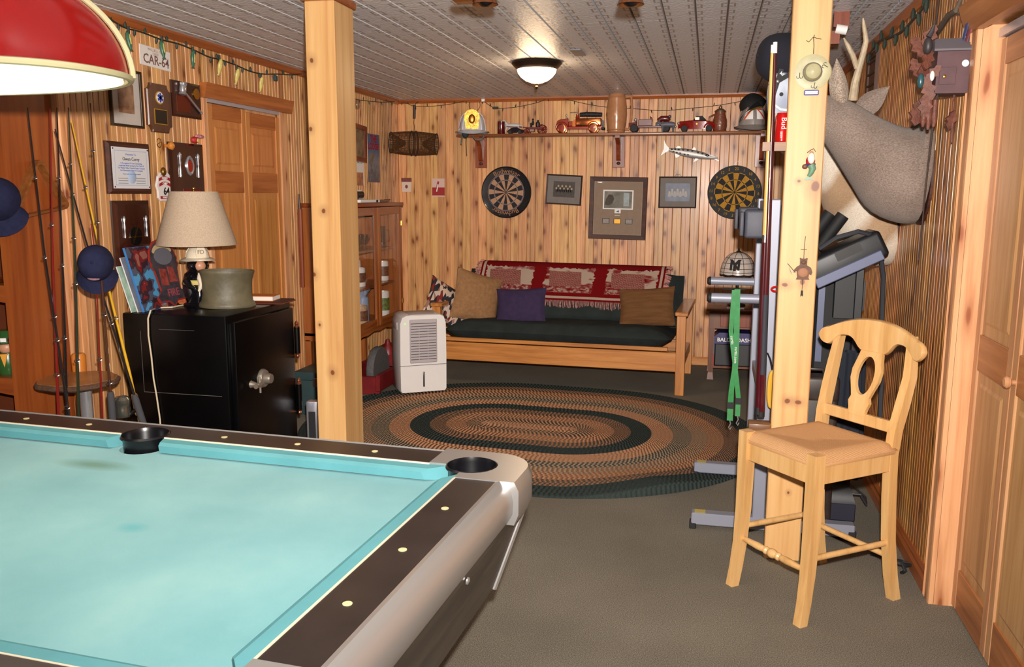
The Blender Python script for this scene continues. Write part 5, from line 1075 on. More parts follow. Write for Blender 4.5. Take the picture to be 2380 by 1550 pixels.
b_ = MB(); b_.at((-.2, -.04, .15), (R(90), 0, 0)); b_.lathe([(.03, -.03), (.175, -.03), (.18, -.02), (.18, .02), (.175, .03), (.03, .03)], 40); b_.build('stone_wheel', mat('grey_grindstone', C3(84,80,80), .8, var=.2, vs=60), t)
for i, lb in enumerate(('flat aluminium case standing against the safe', 'second aluminium case just behind the first by the safe')):
    q = hit(690+i*12, 985, 1, 4.62+.07*i); t = thing('aluminium_case', lb, 'case', (-2.2+.04*i, 4.50+.09*i, 0), R(8)); MB().box((-.035, -.03, 0), (.035, .03, .36-.02*i), .008, 2).build('shell', mat('silver_case', C3(180,180,190), .3, .7), t); MB().box((-.02, -.033, .1), (.02, -.029, .3)).build('panel', BLACKM, t, smooth=0)

# ------------------------------------------------------------------ open bookcase in the left alcove
BCW = wood('orange_pine_bookcase', C3(160,86,36), C3(142,70,28), C3(104,46,18), axis=2, grain=14, rough=.45, coat=.1)
BCX = wood('orange_pine_bookcase_rail', C3(160,86,36), C3(142,70,28), C3(104,46,18), axis=0, grain=14, rough=.45, coat=.1)
BX1, BX0, BY0, BY1 = -2.962, -3.86, 3.19, 3.495
t = thing('bookcase', 'orange stained open bookcase at the left picture edge', 'bookcase', ((BX0+BX1)/2, (BY0+BY1)/2, 0)); bw, bd = (BX1-BX0)/2, (BY1-BY0)/2; BKC = t
for s in (-1, 1):
    MB().box((s*bw-(.02 if s > 0 else 0), -bd+.02, 0), (s*bw+(.02 if s < 0 else 0), bd, 2.0)).build('side_panel', BCW, t, smooth=0)
    MB().box((s*bw-(.055 if s > 0 else -.0), -bd, 0), (s*bw+(.055 if s < 0 else 0), -bd+.0195, 2.0)).build('face_stile', BCW, t)
MB().box((-bw+.02, bd-.008, .05), (bw-.02, bd, 1.98)).build('back_panel', mat('bookcase_back', C3(96,44,20), .6), t, smooth=0)
MB().box((-bw-.01, -bd-.01, 2.0), (bw+.01, bd, 2.03), .004).build('top_board', BCX, t)
for z in (.08, .70, 1.12, 1.55): 
    MB().box((-bw+.02, -bd+.02, z), (bw-.02, bd-.008, z+.022)).build('shelf', BCX, t, smooth=0)
    ax = [(-bw+.055, z-.055)] + [(-bw+.055+(2*bw-.11)*i/14, z-.055+.03*math.sin(math.pi*i/14)) for i in range(1, 14)] + [(bw-.055, z-.055), (bw-.055, z+.022), (-bw+.055, z+.022)]
    if z > .1: MB().prism(ax, -bd, -bd+.02).build('shelf_valance', BCX, t, smooth=0)
# things on its shelves
GRN = mat('leprechaun_green', C3(44,84,40), .25, coat=.5); 
def bcx(px, py, y): q = hit(px, py, 1, y); return q
q = bcx(20, 850, 3.28); ZS = .722
t = thing('leprechaun_mug', 'green leprechaun character mug on the bookcase shelf', 'mug', (q.x, 3.28, ZS), R(25))
MB().lathe([(.04, 0), (.046, .01), (.048, .06), (.04, .1), (.02, .105)], 22).build('body', GRN, t); MB().ell((0, 0, .125), (.036, .036, .034)).build('head', SKN, t)
MB().lathe([(.05, .145), (.052, .15), (.035, .152), (.035, .2), (.038, .205), (0, .206)], 22).build('hat', GRN, t); MB().lathe([(.0358, .155), (.0358, .17)], 22, caps=False).build('hat_band', BLACK, t); MB().box((-.012, -.04, .154), (.012, -.034, .172)).build('buckle', WHITE, t, smooth=0)
MB().prism([(-.016, .1), (.016, .1), (0, .04)], -.05, -.042).build('bib', mat('orange_bib', C3(214,150,60), .4), t, smooth=0)
q = bcx(36, 935, 3.26); t = thing('blue_jar', 'small jar with cobalt blue lid low in the bookcase', 'jar', (q.x, 3.26, .102)); MB().lathe([(.03, 0), (.034, .01), (.034, .28), (.03, .3)], 18).build('body', MUGW, t); MB().lathe([(.036, .3), (.04, .33), (.036, .36), (.02, .38), (0, .382)], 18).build('lid', mat('cobalt', C3(30,34,110), .3), t)
q = bcx(12, 715, 3.3); t = thing('toby_jug', 'flesh coloured character jug with blue cap behind the leprechaun', 'jug', (q.x+.01, 3.40, ZS)); MB().lathe([(.04, 0), (.045, .02), (.04, .22), (.034, .26)], 18).build('body', SKN, t); MB().ell((0, 0, .27), (.04, .04, .03)).build('cap', mat('cap_blue', C3(40,46,84), .6), t)
q = bcx(6, 660, 3.28); t = thing('brass_dish', 'brass dish on the upper bookcase shelf', 'dish', (q.x-.03, 3.30, 1.142)); MB().lathe([(.03, 0), (.05, .006), (.06, .02), (.056, .02), (0, .008)], 24, caps=False).build('dish', BRASS, t)
# triangle rack and cap hung on the bookcase side
sx_ = BX1+.004
tri = [hit(px, py, 0, sx_+.01) for px, py in ((76, 362), (150, 482), (15, 512))]
t = thing('triangle_rack', 'wooden billiard triangle hung on the side of the bookcase', 'triangle rack', tuple(tri[0])); TRW = wood('triangle_beech', C3(150,94,44), C3(126,72,32), C3(90,46,20), axis=1, grain=20)
loop = []
for i in range(3):
    a, b_, c = tri[i-1], tri[i], tri[(i+1) % 3]
    for k in (0, .5, 1): loop.append(b_.lerp(a, .09).lerp(b_.lerp(c, .09), k) + ((b_-(a+c)/2)*.02 if k == .5 else Vector()))
b_ = MB(); n = len(loop); cen = sum(tri, Vector())/3
b_.rings([[p_-tri[0] for p_ in loop], [p_-tri[0]+Vector((.04, 0, 0)) for p_ in loop], [(p_.lerp(cen, .13))-tri[0]+Vector((.04, 0, 0)) for p_ in loop], [(p_.lerp(cen, .13))-tri[0] for p_ in loop], [p_-tri[0] for p_ in loop]], cap0=False, cap1=False); b_.build('frame', TRW, t)
NAVY = mat('navy_cotton', C3(34,36,62), .9, var=.15, vs=40, bump=.15, bs=300, spec=.15)
def cap(name, label, loc, rot, s=1.0, mt=NAVY, emb=None):
    """baseball cap: crown dome, brim, button; crown up +Z, brim towards -Y"""
    t = thing(name, label, 'cap', loc, rot=rot)
    MB().grid(lambda u, v: (s*.088*math.cos(v*math.pi/2)**.6*math.cos(2*math.pi*u), s*.098*math.cos(v*math.pi/2)**.6*math.sin(2*math.pi*u), s*.115*math.sin(v*math.pi/2)), 28, 10, True).build('crown', mt, t, smooth=60)
    def br(u, v): a = math.pi*(1.1+.8*u); r0, r1 = .096, .165; r = r0+(r1-r0)*v*math.sin(math.pi*u)**.5; return (s*r*math.cos(a)*.92, s*r*math.sin(a), s*(.008-.02*v-.05*(math.cos(a)**2)*v))
    b_ = MB(); b_.grid(br, 20, 5); b_.build('brim', mt, t, smooth=60); MB().ell((0, 0, s*.115), s*.008).build('button', mt, t)
    if emb: MB().ell((0, -s*.082, s*.055), (s*.032, s*.012, s*.02)).build('embroidery', emb, t)
    return t
q = hit(12, 465, 1, 3.12); cap('baseball_cap', 'navy cap hanging on the bookcase beside the triangle', (q.x-.055, 3.15, q.z+.0), (R(76), 0, R(25)), .95)

# ------------------------------------------------------------------ log-slice rod stand and fishing rods
RSX, RSY, RSZ = -2.70, 3.22, .735
t = thing('log_slice_table', 'small round table of a bark edged log slice on a chrome pole', 'table', (RSX, RSY, 0)); SLC = mat('log_slice', C3(150,96,52), .4, var=.2, vs=12, coat=.3)
out_ = [(.165*(1+.03*math.sin(5*a)+.02*math.sin(11*a))*math.cos(a), .165*(1+.03*math.sin(5*a)+.02*math.sin(11*a))*math.sin(a)) for a in [2*math.pi*i/48 for i in range(48)]]
MB().prismz([(x*.97, y*.97) for x, y in out_], RSZ-.026, RSZ).build('slice', SLC, t, smooth=50); MB().rings([[(x*.97, y*.97, RSZ-.002) for x, y in out_], [(x*1.03, y*1.03, RSZ-.008) for x, y in out_], [(x*1.02, y*1.02, RSZ-.022) for x, y in out_], [(x*.95, y*.95, RSZ-.03) for x, y in out_]], cap0=False, cap1=False).build('bark', mat('bark', C3(84,58,40), .9, var=.4, vs=30, bump=.5, bs=60), t)
MB().cyl((.05, -.02, .02), (.05, -.02, RSZ-.026), .026).build('pole', CHROME, t); MB().lathe([(.14, 0), (.14, .012), (.05, .03), (.03, .04)], 28, (.05, -.02, 0)).build('base', BLACKM, t)
def pq(px, py, y): return hit(px, py, 1, y)
q = pq(178, 822, 3.41); t = thing('wooden_bat', 'orange wooden bat standing behind the log table', 'bat', (q.x, 3.42, 0)); MB().tube([(0, 0, 0), (0, 0, q.z-.14), (0, 0, q.z-.012), (0, 0, q.z)], [.018, .03, .033, .026], 16).build('bat', mat('amber_bat', C3(196,116,40), .35, coat=.3), t); MB().ell((-.012, -.033, q.z-.13), (.008, .003, .01)).build('label_dot', WHITE, t)
def rod(label, pts, cols, y0=3.2, y1=3.3, guides=(), r0=.0075, r1=.0025, grip=None, reel=None, name='fishing_rod'):
    """pts: pixels from butt to tip; the rod is straightened in 3-D between depth y0 (butt) and y1 (tip)"""
    P3 = [pq(px, py, y0+(y1-y0)*i/(len(pts)-1)) for i, (px, py) in enumerate(pts)]
    d = (P3[1]-P3[0]).normalized(); base = P3[0]
    if base.z > 0: k = -base.z/d.z; base = base+d*k if d.z > .3 else base
    base = Vector((base.x, base.y, max(0.0, base.z))); allp = [base]+P3
    t = thing(name, label, 'fishing rod', tuple(base), group='fishing rods in the left corner')
    tot = sum((b-a).length for a, b in zip(allp, allp[1:])); acc = 0; pl, rs = [], []
    for i, p_ in enumerate(allp):
        if i: acc += (p_-allp[i-1]).length
        pl.append(p_-base); rs.append(r0+(r1-r0)*acc/tot)
    MB().tube(pl, rs, 8).build('blank', cols, t)
    def along(f):
        L_ = f*tot
        for a, b in zip(pl, pl[1:]):
            s = (b-a).length
            if L_ <= s or b is pl[-1]: return a.lerp(b, min(1, L_/s)), (b-a).normalized()
            L_ -= s
    for f in guides:
        c, dr = along(f); rr = .017*(1-.5*f)
        b_ = MB(); cc = c+Vector((.012, -.018, 0)); b_.tube([cc+Vector((rr*math.cos(R(a)), 0, 0))*1.0+Vector((0, rr*.5*math.sin(R(a)), rr*.35*math.sin(R(a)))) for a in range(0, 360, 36)], .0018, 5, closed=True); b_.build('line_guide', STEEL, t); MB().tube([c-dr*.012, cc, c+dr*.012], .0016, 5).build('guide_foot', STEEL, t)
    fb_ = (P3[0]-base).length/tot
    if grip:
        f0, f1, gm = grip; f0 += fb_; f1 += fb_; a, _ = along(f0); c, _ = along(f1); MB().tube([a, a.lerp(c, .1), a.lerp(c, .9), c], [.011, .0145, .0145, .011], 12).build('grip', gm, t)
    if reel:
        c, dr = along(reel+fb_); b_ = MB(); b_.at(tuple(c+Vector((-.055, -.03, .01))), (0, 0, 0)); b_.lathe([(.018, -.05), (.03, -.045), (.034, -.01), (.031, .0), (.034, .012), (.034, .03), (.025, .042), (.01, .046), (0, .047)], 20); b_.build('reel_spool', mat('nickel_reel', C3(150,150,140), .2, .9), t); MB().tube([c, c+Vector((-.03, -.02, -.03)), c+Vector((-.055, -.03, -.045))], .008, 8).build('reel_foot', BLACK, t); MB().tube([c+Vector((-.055, -.03, -.03)), c+Vector((-.1, -.04, .0)), c+Vector((-.09, -.04, .035))], .0025, 6).build('bail_wire', STEEL, t)
    return t
DKG = mat('graphite_blank', C3(24,24,28), .25, coat=.5); REDR = mat('red_blank', C3(120,18,18), .3, coat=.5); GRNR = mat('green_blank', C3(34,48,34), .3, coat=.4); YELR = mat('yellow_fibreglass', C3(208,160,30), .3, coat=.5); BRNR = mat('brown_blank', C3(70,36,24), .3, coat=.4)
FOAM = mat('grey_foam', C3(60,60,64), .9); CORK = mat('cork_wrap', C3(140,96,44), .7, var=.4, vs=120)
rod('black fishing rod leaning leftmost across the bookcase side', [(160, 965), (105, 600), (64, 250)], DKG, 3.02, 3.08, (.35, .5, .68, .85))
rod('red fishing rod beside the leftmost black rod', [(136, 965), (123, 610), (116, 250)], REDR, 3.03, 3.1, (.42, .55, .75))
rod('black fishing rod just right of the red rod', [(156, 965), (145, 600), (132, 250)], DKG, 3.06, 3.12, (.5, .66, .85))
rod('dark green fishing rod standing in front of the navy cap', [(183, 965), (175, 600), (159, 250)], GRNR, 3.06, 3.14, (.45, .62, .72, .88))
rod('slender red fishing rod right of the green rod', [(238, 968), (222, 600), (212, 520)], REDR, 3.10, 3.14, (.3, .6), r0=.005)
rod('brown fishing rod with foam grip right of the cap', [(261, 962), (232, 600), (210, 240)], BRNR, 3.08, 3.12, (.4, .55, .75, .9), grip=(-.02, .05, FOAM))
rod('black spinning rod with chrome reel slanting by the safe', [(326, 962), (240, 690), (200, 560), (128, 300)], DKG, 3.16, 3.24, (.55, .7, .85), grip=(-.06, .045, FOAM), reel=.015)
rod('yellow fibreglass fishing rod slanting beside the safe', [(322, 965), (301, 865), (245, 640), (166, 280)], YELR, 3.20, 3.28, (.55, .7, .85), grip=(.0, .05, CORK), r0=.009)
q = pq(192, 615, 3.02); cap('baseball_cap', 'navy cap hung upside down among the fishing rods', (q.x, 3.10, q.z+.0), (R(84), R(4), R(28)), .78, emb=mat('pink_embroidery', C3(150,110,120), .7, var=.5, vs=90))
# ------------------------------------------------------------------ back wall shelf with brackets
def bwp(px, py, off=0.0): q = hit(px, py, 1, YB-off); return q.x, q.z
def bwthing(name, label, cat, px, py, off=0.0, tilt=0, group=None):
    x, z = bwp(px, py, off); return thing(name, label, cat, (x, YB-off, z), rot=(0, R(tilt), 0), group=group)
SHD = .19
xa, zs = bwp(1060, 312, SHD); xb, _ = bwp(1777, 312, SHD)
ZSH = zs       # shelf top
SHL = thing('wall_shelf', 'long wooden display shelf on carved brackets under the light string', 'shelf', ((xa+xb)/2, YB, ZSH)); sl = (xb-xa)/2
SHW = wood('shelf_pine', C3(150,88,46), C3(126,70,34), C3(90,46,20), axis=0, grain=20, rough=.4)
MB().box((-sl, -SHD, -.024), (sl, 0, 0), .005, 2).build('board', SHW, SHL)
for px in (1116, 1437, 1770):
    x, _ = bwp(px, 360, .05); x -= (xa+xb)/2
    MB().box((x-.055, -.018, -.3), (x+.055, 0, -.024), .003).build('back_plate', CHERRY, SHL)
    br = [(-.018, -.024), (-SHD+.02, -.024), (-SHD+.02, -.045), (-.12, -.07), (-.075, -.1), (-.06, -.14), (-.045, -.19), (-.03, -.225), (-.018, -.24)]
    MB().prismx(br, x-.02, x+.02).build('bracket', CHERRY, SHL, smooth=0); MB().ell((x, -.02, -.262), (.018, .01, .014)).build('screw_cap', WALNUT, SHL)
def onshelf(px, y_off): x, _ = bwp(px, 312, y_off); return (x, YB-y_off, ZSH)
# --- white fire helmet with gold shield hanging over the shelf end
HW_ = mat('white_helmet_shell', C3(206,204,210), .25, coat=.4)
x, z = bwp(1103, 318, .16); t = thing('fire_helmet', 'white fire helmet with big gold shield at the left shelf end', 'helmet', (x-.01, YB-.2, ZSH), R(14))
def helmet(t, shell, s=1.0, brimf=1.0, ribs=True):
    MB().grid(lambda u, v: (s*.118*math.cos(v*math.pi/2)**.55*math.cos(2*math.pi*u), s*.14*math.cos(v*math.pi/2)**.55*math.sin(2*math.pi*u), s*(.03+.16*math.sin(v*math.pi/2))), 32, 12, True).build('shell', shell, t, smooth=60)
    def brim(u, v):
        a = 2*math.pi*u; back = max(0, math.sin(a)); r = 1+v*(.32+.45*back*brimf); return (s*.118*r*math.cos(a), s*.14*r*math.sin(a), s*(.03-.022*v-.03*v*back*brimf+.012*v*math.cos(2*a)))
    b_ = MB(); b_.grid(brim, 40, 4, True); b_.grid(lambda u, v: tuple(a-b_2 for a, b_2 in zip(brim(u, v), (0, 0, .006))), 40, 4, True); b_.build('brim', shell, t, smooth=60)
    if ribs:
        for a in (0, 45, 90, 135): MB().tube([(s*.12*math.cos(v*math.pi/16)**.55*math.cos(R(a)) if v <= 8 else s*.12*math.cos((16-v)*math.pi/16)**.55*-math.cos(R(a)), (s*.142*math.cos(v*math.pi/16)**.55*math.sin(R(a)) if v <= 8 else s*.142*math.cos((16-v)*math.pi/16)**.55*-math.sin(R(a))), s*(.03+.163*math.sin(min(v, 16-v)*math.pi/16))) for v in range(0, 17)], s*.005, 6).build('rib', shell, t)
helmet(t, HW_, 1.0, .0)
gs = [(-.058, .035), (.058, .035), (.062, .09), (.07, .12), (.066, .165), (.04, .195), (0, .205), (-.04, .195), (-.066, .165), (-.07, .12), (-.062, .09)]
MB().rings([[(x_, -.135-.03*(1-abs(x_)/.08), z_) for x_, z_ in gs], [(x_, -.15-.03*(1-abs(x_)/.08), z_) for x_, z_ in gs]]).build('gold_shield', mat('embossed_gold', C3(190,138,40), .4, .5, var=.55, vs=26, bump=.5, bs=40), t, smooth=50)
MB().ell((0, -.18, .12), (.03, .008, .04)).build('shield_relief', mat('gold_relief', C3(150,96,34), .3, .8), t)
MB().box((-.122, -.05, .05), (-.118, -.0, .11)).at((0, 0, 0), (0, 0, R(0))).build('side_sticker', mat('red_reflective', C3(180,60,50), .3), t, smooth=0)
STRP = mat('grey_strap', C3(96,90,80), .7)
MB().tube([(-.05, -.05, .0), (-.055, -.08, -.08), (-.05, -.08, -.2)], .009, 6, flat=.4).build('strap', STRP, t); MB().tube([(-.09, -.03, .0), (-.095, -.06, -.06), (-.1, -.06, -.1)], .008, 6, flat=.4).build('strap', STRP, t); MB().tube([(.09, -.11, -.0), (.11, -.13, -.03), (.08, -.14, -.065), (.03, -.14, -.06), (.0, -.12, -.02)], .01, 6, flat=.5).build('chin_strap', STRP, t)
MB().ell((-.06, -.12, -.015), (.03, .02, .03)).build('ear_pad', mat('green_pad', C3(34,44,44), .8), t)
# --- small shelf collection
t = thing('candle_jar', 'dark red cylinder candle jar on the shelf beside the white horse', 'candle', onshelf(1165, .1)); MB().lathe([(.034, 0), (.035, .003), (.035, .115), (.031, .115), (.031, .1), (0, .098)], 26, caps=False).build('glass', mat('wine_red_glass', C3(86,18,16), .12, coat=.8), t)
t = thing('car_model', 'little dark chrome model car behind the white toy horse', 'model car', onshelf(1198, .14)); MB().rings([[(x_, -.03, z_), (x_, .03, z_), (x_, .024, z_+h_), (x_, -.024, z_+h_)] for x_, z_, h_ in ((-.07, .015, .012), (-.055, .012, .026), (-.02, .012, .045), (.02, .012, .045), (.05, .012, .028), (.075, .015, .02))]).build('body', mat('gunmetal', C3(70,62,72), .15, .8), t)
wm = MB().at((0, 0, 0), (R(90), 0, 0)).lathe([(.0, -.006), (.014, -.006), (.016, -.004), (.016, .004), (.014, .006), (0, .006)], 14, caps=False).mesh('wheel', BLACKM)
def wheel(t, x_, y_, z_, s=1.0, me=None, mt=None):
    o = bpy.data.objects.new('wheel', me or wm); COL.objects.link(o); o.parent = t; o.location = (x_, y_, z_); o.scale = (s, s, s); return o
for a in (-.045, .045):
    for b in (-.03, .03): wheel(t, a, b, .016)
# horse-drawn steam pumper
DR = mat('dark_red_cast', C3(104,24,20), .35, coat=.3); WH = mat('white_cast', C3(196,190,186), .4); GLT = mat('dull_gilt', C3(150,120,110), .35, .6)
t = thing('toy_steam_pumper', 'cast toy fire pumper drawn by a white horse on the shelf', 'toy', onshelf(1225, .08))
HB = MB(); HB.tube([(-.2, 0, .075), (-.16, 0, .08), (-.11, 0, .078), (-.07, 0, .074)], [.014, .02, .022, .018], 12); HB.tube([(-.18, 0, .082), (-.2, 0, .1), (-.215, 0, .122)], [.016, .013, .011], 10); HB.tube([(-.21, 0, .125), (-.228, 0, .115), (-.245, 0, .1)], [.011, .011, .007], 10)
for x_, dx in ((-.185, -.03), (-.17, .012), (-.085, .02), (-.075, -.012)): HB.tube([(x_, .008 if dx > 0 else -.008, .065), (x_+dx*.5, .008 if dx > 0 else -.008, .035), (x_+dx, .008 if dx > 0 else -.008, .002)], [.008, .006, .005], 8)
HB.tube([(-.07, 0, .08), (-.045, 0, .074), (-.04, 0, .05)], [.006, .007, .003], 8); HB.build('horse', WH, t)
MB().tube([(-.19, -.016, .072), (-.06, -.018, .064), (.02, -.018, .06)], .003, 6).build('shaft', DR, t); MB().tube([(-.19, .016, .072), (-.06, .018, .064), (.02, .018, .06)], .003, 6).build('shaft', DR, t)
MB().box((-.01, -.022, .045), (.16, .022, .062), .003).build('chassis', DR, t); MB().lathe([(.018, .06), (.02, .075), (.02, .1), (.01, .11), (.01, .125)], 16, (.1, 0, 0)).build('boiler', mat('dark_iron', C3(44,40,40), .4, .5), t); MB().box((.0, -.02, .02), (.07, .02, .045), .003).build('pump', GLT, t)
MB().ell((.055, 0, .1), (.012, .012, .02)).tube([(.05, -.01, .1), (.03, -.012, .09)], .005, 6).ell((.054, 0, .13), .01).build('driver', BLACKM, t); MB().box((.03, -.02, .062), (.045, .02, .1)).build('seat_board', BLACKM, t, smooth=0)
def spoked(t, x_, z_, r, mt, y_):
    b_ = MB(); b_.tube([(x_+r*math.cos(R(a)), y_, z_+r*math.sin(R(a))) for a in range(0, 360, 20)], .004, 6, closed=True)
    for a in range(0, 360, 36): b_.tube([(x_, y_, z_), (x_+r*math.cos(R(a)), y_, z_+r*math.sin(R(a)))], .0022, 5)
    b_.build('spoked_wheel', mt, t)
for y_ in (-.03, .03): spoked(t, .005, .026, .024, DR, y_); spoked(t, .14, .042, .04, DR, y_)
# copper fire engine
COP = mat('bright_copper', C3(216,130,78), .2, 1); RDE = mat('engine_red', C3(150,40,20), .25, coat=.5)
t = thing('copper_fire_engine', 'large shiny copper fire engine decanter in the middle of the shelf', 'model fire engine', onshelf(1347, .09))
MB().rings([[(x_, -.045, z0), (x_, .045, z0), (x_, .045, z1), (x_, .03, z1+.012), (x_, -.03, z1+.012), (x_, -.045, z1)] for x_, z0, z1 in ((-.21, .035, .075), (-.2, .03, .1), (-.17, .03, .115), (-.12, .03, .118), (-.11, .03, .13), (-.1, .03, .112))]).build('bonnet', RDE, t, smooth=50)
MB().box((-.1, -.05, .035), (.21, .05, .06), .004).build('running_board', RDE, t); MB().box((-.1, -.047, .06), (-.04, .047, .105), .008).build('cab', RDE, t)
MB().box((-.03, -.05, .06), (.2, .05, .13), .01, 2).build('body_box', COP, t); MB().rings([[(-.06, y_, .06) for y_ in (-.048, .048)]+[(-.06, .048, .1), (-.06, -.048, .1)], [(-.03, y_, .06) for y_ in (-.048, .048)]+[(-.03, .048, .13), (-.03, -.048, .13)]]).build('cowl', COP, t, smooth=0)
MB().tube([(.0, 0, .165), (.06, 0, .168), (.12, 0, .166), (.2, 0, .163)], [.018, .021, .021, .018], 12).build('hose_roll', mat('black_hose', C3(20,20,24), .6, bump=.5, bs=90), t)
MB().lathe([(.012, .125), (.02, .14), (.014, .158), (.016, .17)], 14, (-.02, 0, 0)).build('bell_housing', RDE, t); MB().tube([(-.02, 0, .17), (-.02, 0, .188), (-.09, 0, .186)], .004, 8).build('water_cannon', CHROME, t); MB().tube([(-.125, 0, .13), (-.122, 0, .158)], .004, 8).ell((-.122, 0, .162), .009).build('lamp', CHROME, t)
MB().box((.2, -.05, .03), (.225, .05, .05)).build('tail_step', BLACKM, t, smooth=0); 
for k in range(3): MB().cyl((.205+.004*k, -.045+.04*k, .05), (.205+.004*k, -.045+.04*k, .115), .004, n=8).build('grab_rail', CHROME, t)
for x_ in (-.155, .13):
    for y_ in (-.052, .052):
        MB().at((x_, y_, .044), (R(90), 0, 0)).lathe([(0, -.01), (.036, -.012), (.044, -.008), (.044, .008), (.036, .012), (0, .01)], 24, caps=False).build('tyre', mat('cream_tyre', C3(206,170,140), .35) if False else COP, t)
        MB().at((x_, y_+(-.011 if y_ < 0 else .011), .044), (R(90), 0, 0)).lathe([(0, -.004), (.029, -.003), (.029, .003), (0, .004)], 20, caps=False).build('wheel_disc', RDE, t)
    MB().tube([(x_+.056*math.cos(R(a)), -.048, .044+.056*math.sin(R(a))) for a in range(10, 171, 20)], .01, 6, flat=.5).build('mudguard', RDE, t)
# big tan stein
STN = mat('tan_stein_glaze', C3(176,122,84), .22, var=.12, vs=20, coat=.5)
t = thing('barrel_stein', 'tall tan barrel shaped stein with twig handle on the shelf', 'stein', onshelf(1432, .1))
MB().lathe([(.072, 0), (.078, .01), (.076, .02), (.088, .09), (.094, .16), (.09, .23), (.08, .29), (.082, .3), (.076, .315), (.07, .335), (.066, .336), (.07, .3), (.08, .2), (0, .03)], 32, caps=False).build('body', STN, t)
MB().tube([(.075, 0, .31), (.12, 0, .314), (.128, 0, .3), (.135, 0, .22), (.13, 0, .12), (.118, 0, .04), (.11, 0, .03), (.07, 0, .035)], [.011, .011, .012, .012, .012, .012, .011, .011], 10).build('handle', STN, t); MB().tube([(.128, 0, .3), (.14, 0, .335)], [.009, .004], 8).build('twig_end', STN, t)
for z_ in (.022, .3): MB().lathe([(.08, z_), (.084, z_+.004), (.08, z_+.01)], 32, caps=False).build('hoop', STN, t)
# dark red ladder truck and donkey
DKR = mat('deep_red_enamel', C3(92,20,18), .3, coat=.4)
t = thing('toy_fire_truck', 'dark red antique toy fire truck right of the tall stein', 'toy truck', onshelf(1518, .11))
MB().box((-.2, -.035, .04), (.2, .035, .055), .003).build('chassis', DKR, t); MB().rings([[(x_, -.03, .05), (x_, .03, .05), (x_, .024, z_), (x_, -.024, z_)] for x_, z_ in ((-.215, .085), (-.15, .09), (-.145, .1))]).build('bonnet', DKR, t, smooth=0)
MB().box((-.13, -.032, .055), (-.01, .032, .115), .004).build('hose_body', DKR, t); MB().box((.02, -.034, .055), (.18, .034, .085), .004).build('rear_bed', mat('gunmetal_dull', C3(78,74,84), .4, .4), t); MB().tube([(.04, 0, .1), (.07, 0, .118), (.12, 0, .118), (.14, 0, .1)], [.02, .026, .026, .016], 12).build('hose_reel', DKR, t); MB().ell((-.155, -.02, .11), .015).build('headlamp', CHROME, t); MB().tube([(-.02, 0, .1), (-.03, 0, .14)], .004, 6).build('steering_post', BLACKM, t); MB().ell((-.02, 0, .105), (.012, .012, .03)).build('driver', mat('brown_figure', C3(120,80,60), .5), t); MB().ell((.14, -.01, .135), .014).build('rear_lamp', mat('steel_blue_lamp', C3(90,96,110), .3, .5), t)
for x_ in (-.165, .11):
    for y_ in (-.04, .04): wheel(t, x_, y_, .036, 2.2)
t = thing('toy_donkey', 'small grey toy donkey standing before the dark red truck', 'toy', onshelf(1552, .16)); DK_ = mat('grey_donkey', C3(92,92,102), .5)
b_ = MB(); b_.tube([(-.06, 0, .06), (-.02, 0, .066), (.03, 0, .064), (.06, 0, .06)], [.02, .024, .024, .018], 12); b_.tube([(-.055, 0, .065), (-.08, 0, .082), (-.105, 0, .07)], [.015, .014, .009], 10)
for x_ in (-.045, .045):
    for y_ in (-.012, .012): b_.tube([(x_, y_, .05), (x_, y_, .0)], [.009, .006], 8)
b_.tube([(-.075, -.006, .09), (-.07, -.008, .115)], [.005, .003], 6); b_.build('body', DK_, t)
# red coupe
t = thing('model_coupe', 'glossy red vintage model coupe with black roof on the shelf', 'model car', onshelf(1620, .1)); CRD = mat('coupe_red', C3(140,22,14), .15, coat=.8)
MB().rings([[(x_, -w, z0), (x_, w, z0), (x_, w, z1-.01), (x_, w*.7, z1), (x_, -w*.7, z1), (x_, -w, z1-.01)] for x_, w, z0, z1 in ((-.165, .03, .03, .08), (-.15, .035, .025, .092), (-.05, .042, .022, .1), (-.03, .044, .022, .1), (.07, .046, .022, .098), (.13, .044, .025, .085), (.17, .03, .03, .055))]).build('body', CRD, t, smooth=50)
MB().rings([[(x_, -.036, .095), (x_, .036, .095), (x_, .03, z1), (x_, -.03, z1)] for x_, z1 in ((-.035, .1), (-.01, .132), (.04, .136), (.075, .1))]).build('roof', BLACK, t, smooth=50); MB().box((-.02, -.037, .1), (.015, -.034, .124)).build('side_window', GLT, t, smooth=0)
for x_ in (-.11, .1):
    for y_ in (-.046, .046): wheel(t, x_, y_, .03, 1.8); MB().tube([(x_+.04*math.cos(R(a)), y_, .03+.042*math.sin(R(a))) for a in range(0, 181, 20)], .012, 6, flat=.6).build('fender', CRD, t)
disc(t, 'door_badge', GOLD, -.005, .068, .008, -.0455, .001, 12); MB().ell((-.16, -.03, .075), .012).build('headlamp', CHROME, t)
# brown lidded stein
t = thing('lidded_stein', 'brown relief stein with pewter lid beside the red coupe', 'stein', onshelf(1672, .09)); BRS = mat('brown_relief_stein', C3(120,66,46), .35, var=.3, vs=70, bump=.5, bs=60, coat=.3)
MB().lathe([(.056, 0), (.06, .008), (.056, .016), (.062, .05), (.06, .1), (.046, .15), (.046, .165), (.042, .17)], 28).build('body', BRS, t); MB().lathe([(.048, .168), (.05, .176), (.034, .19), (.014, .2), (.016, .212), (.006, .222), (0, .23)], 24, caps=False).build('lid', mat('pewter', C3(130,110,90), .35, .7), t); MB().tube([(-.045, .02, .15), (-.09, .03, .13), (-.09, .03, .06), (-.055, .02, .04)], .009, 8).build('handle', BRS, t)
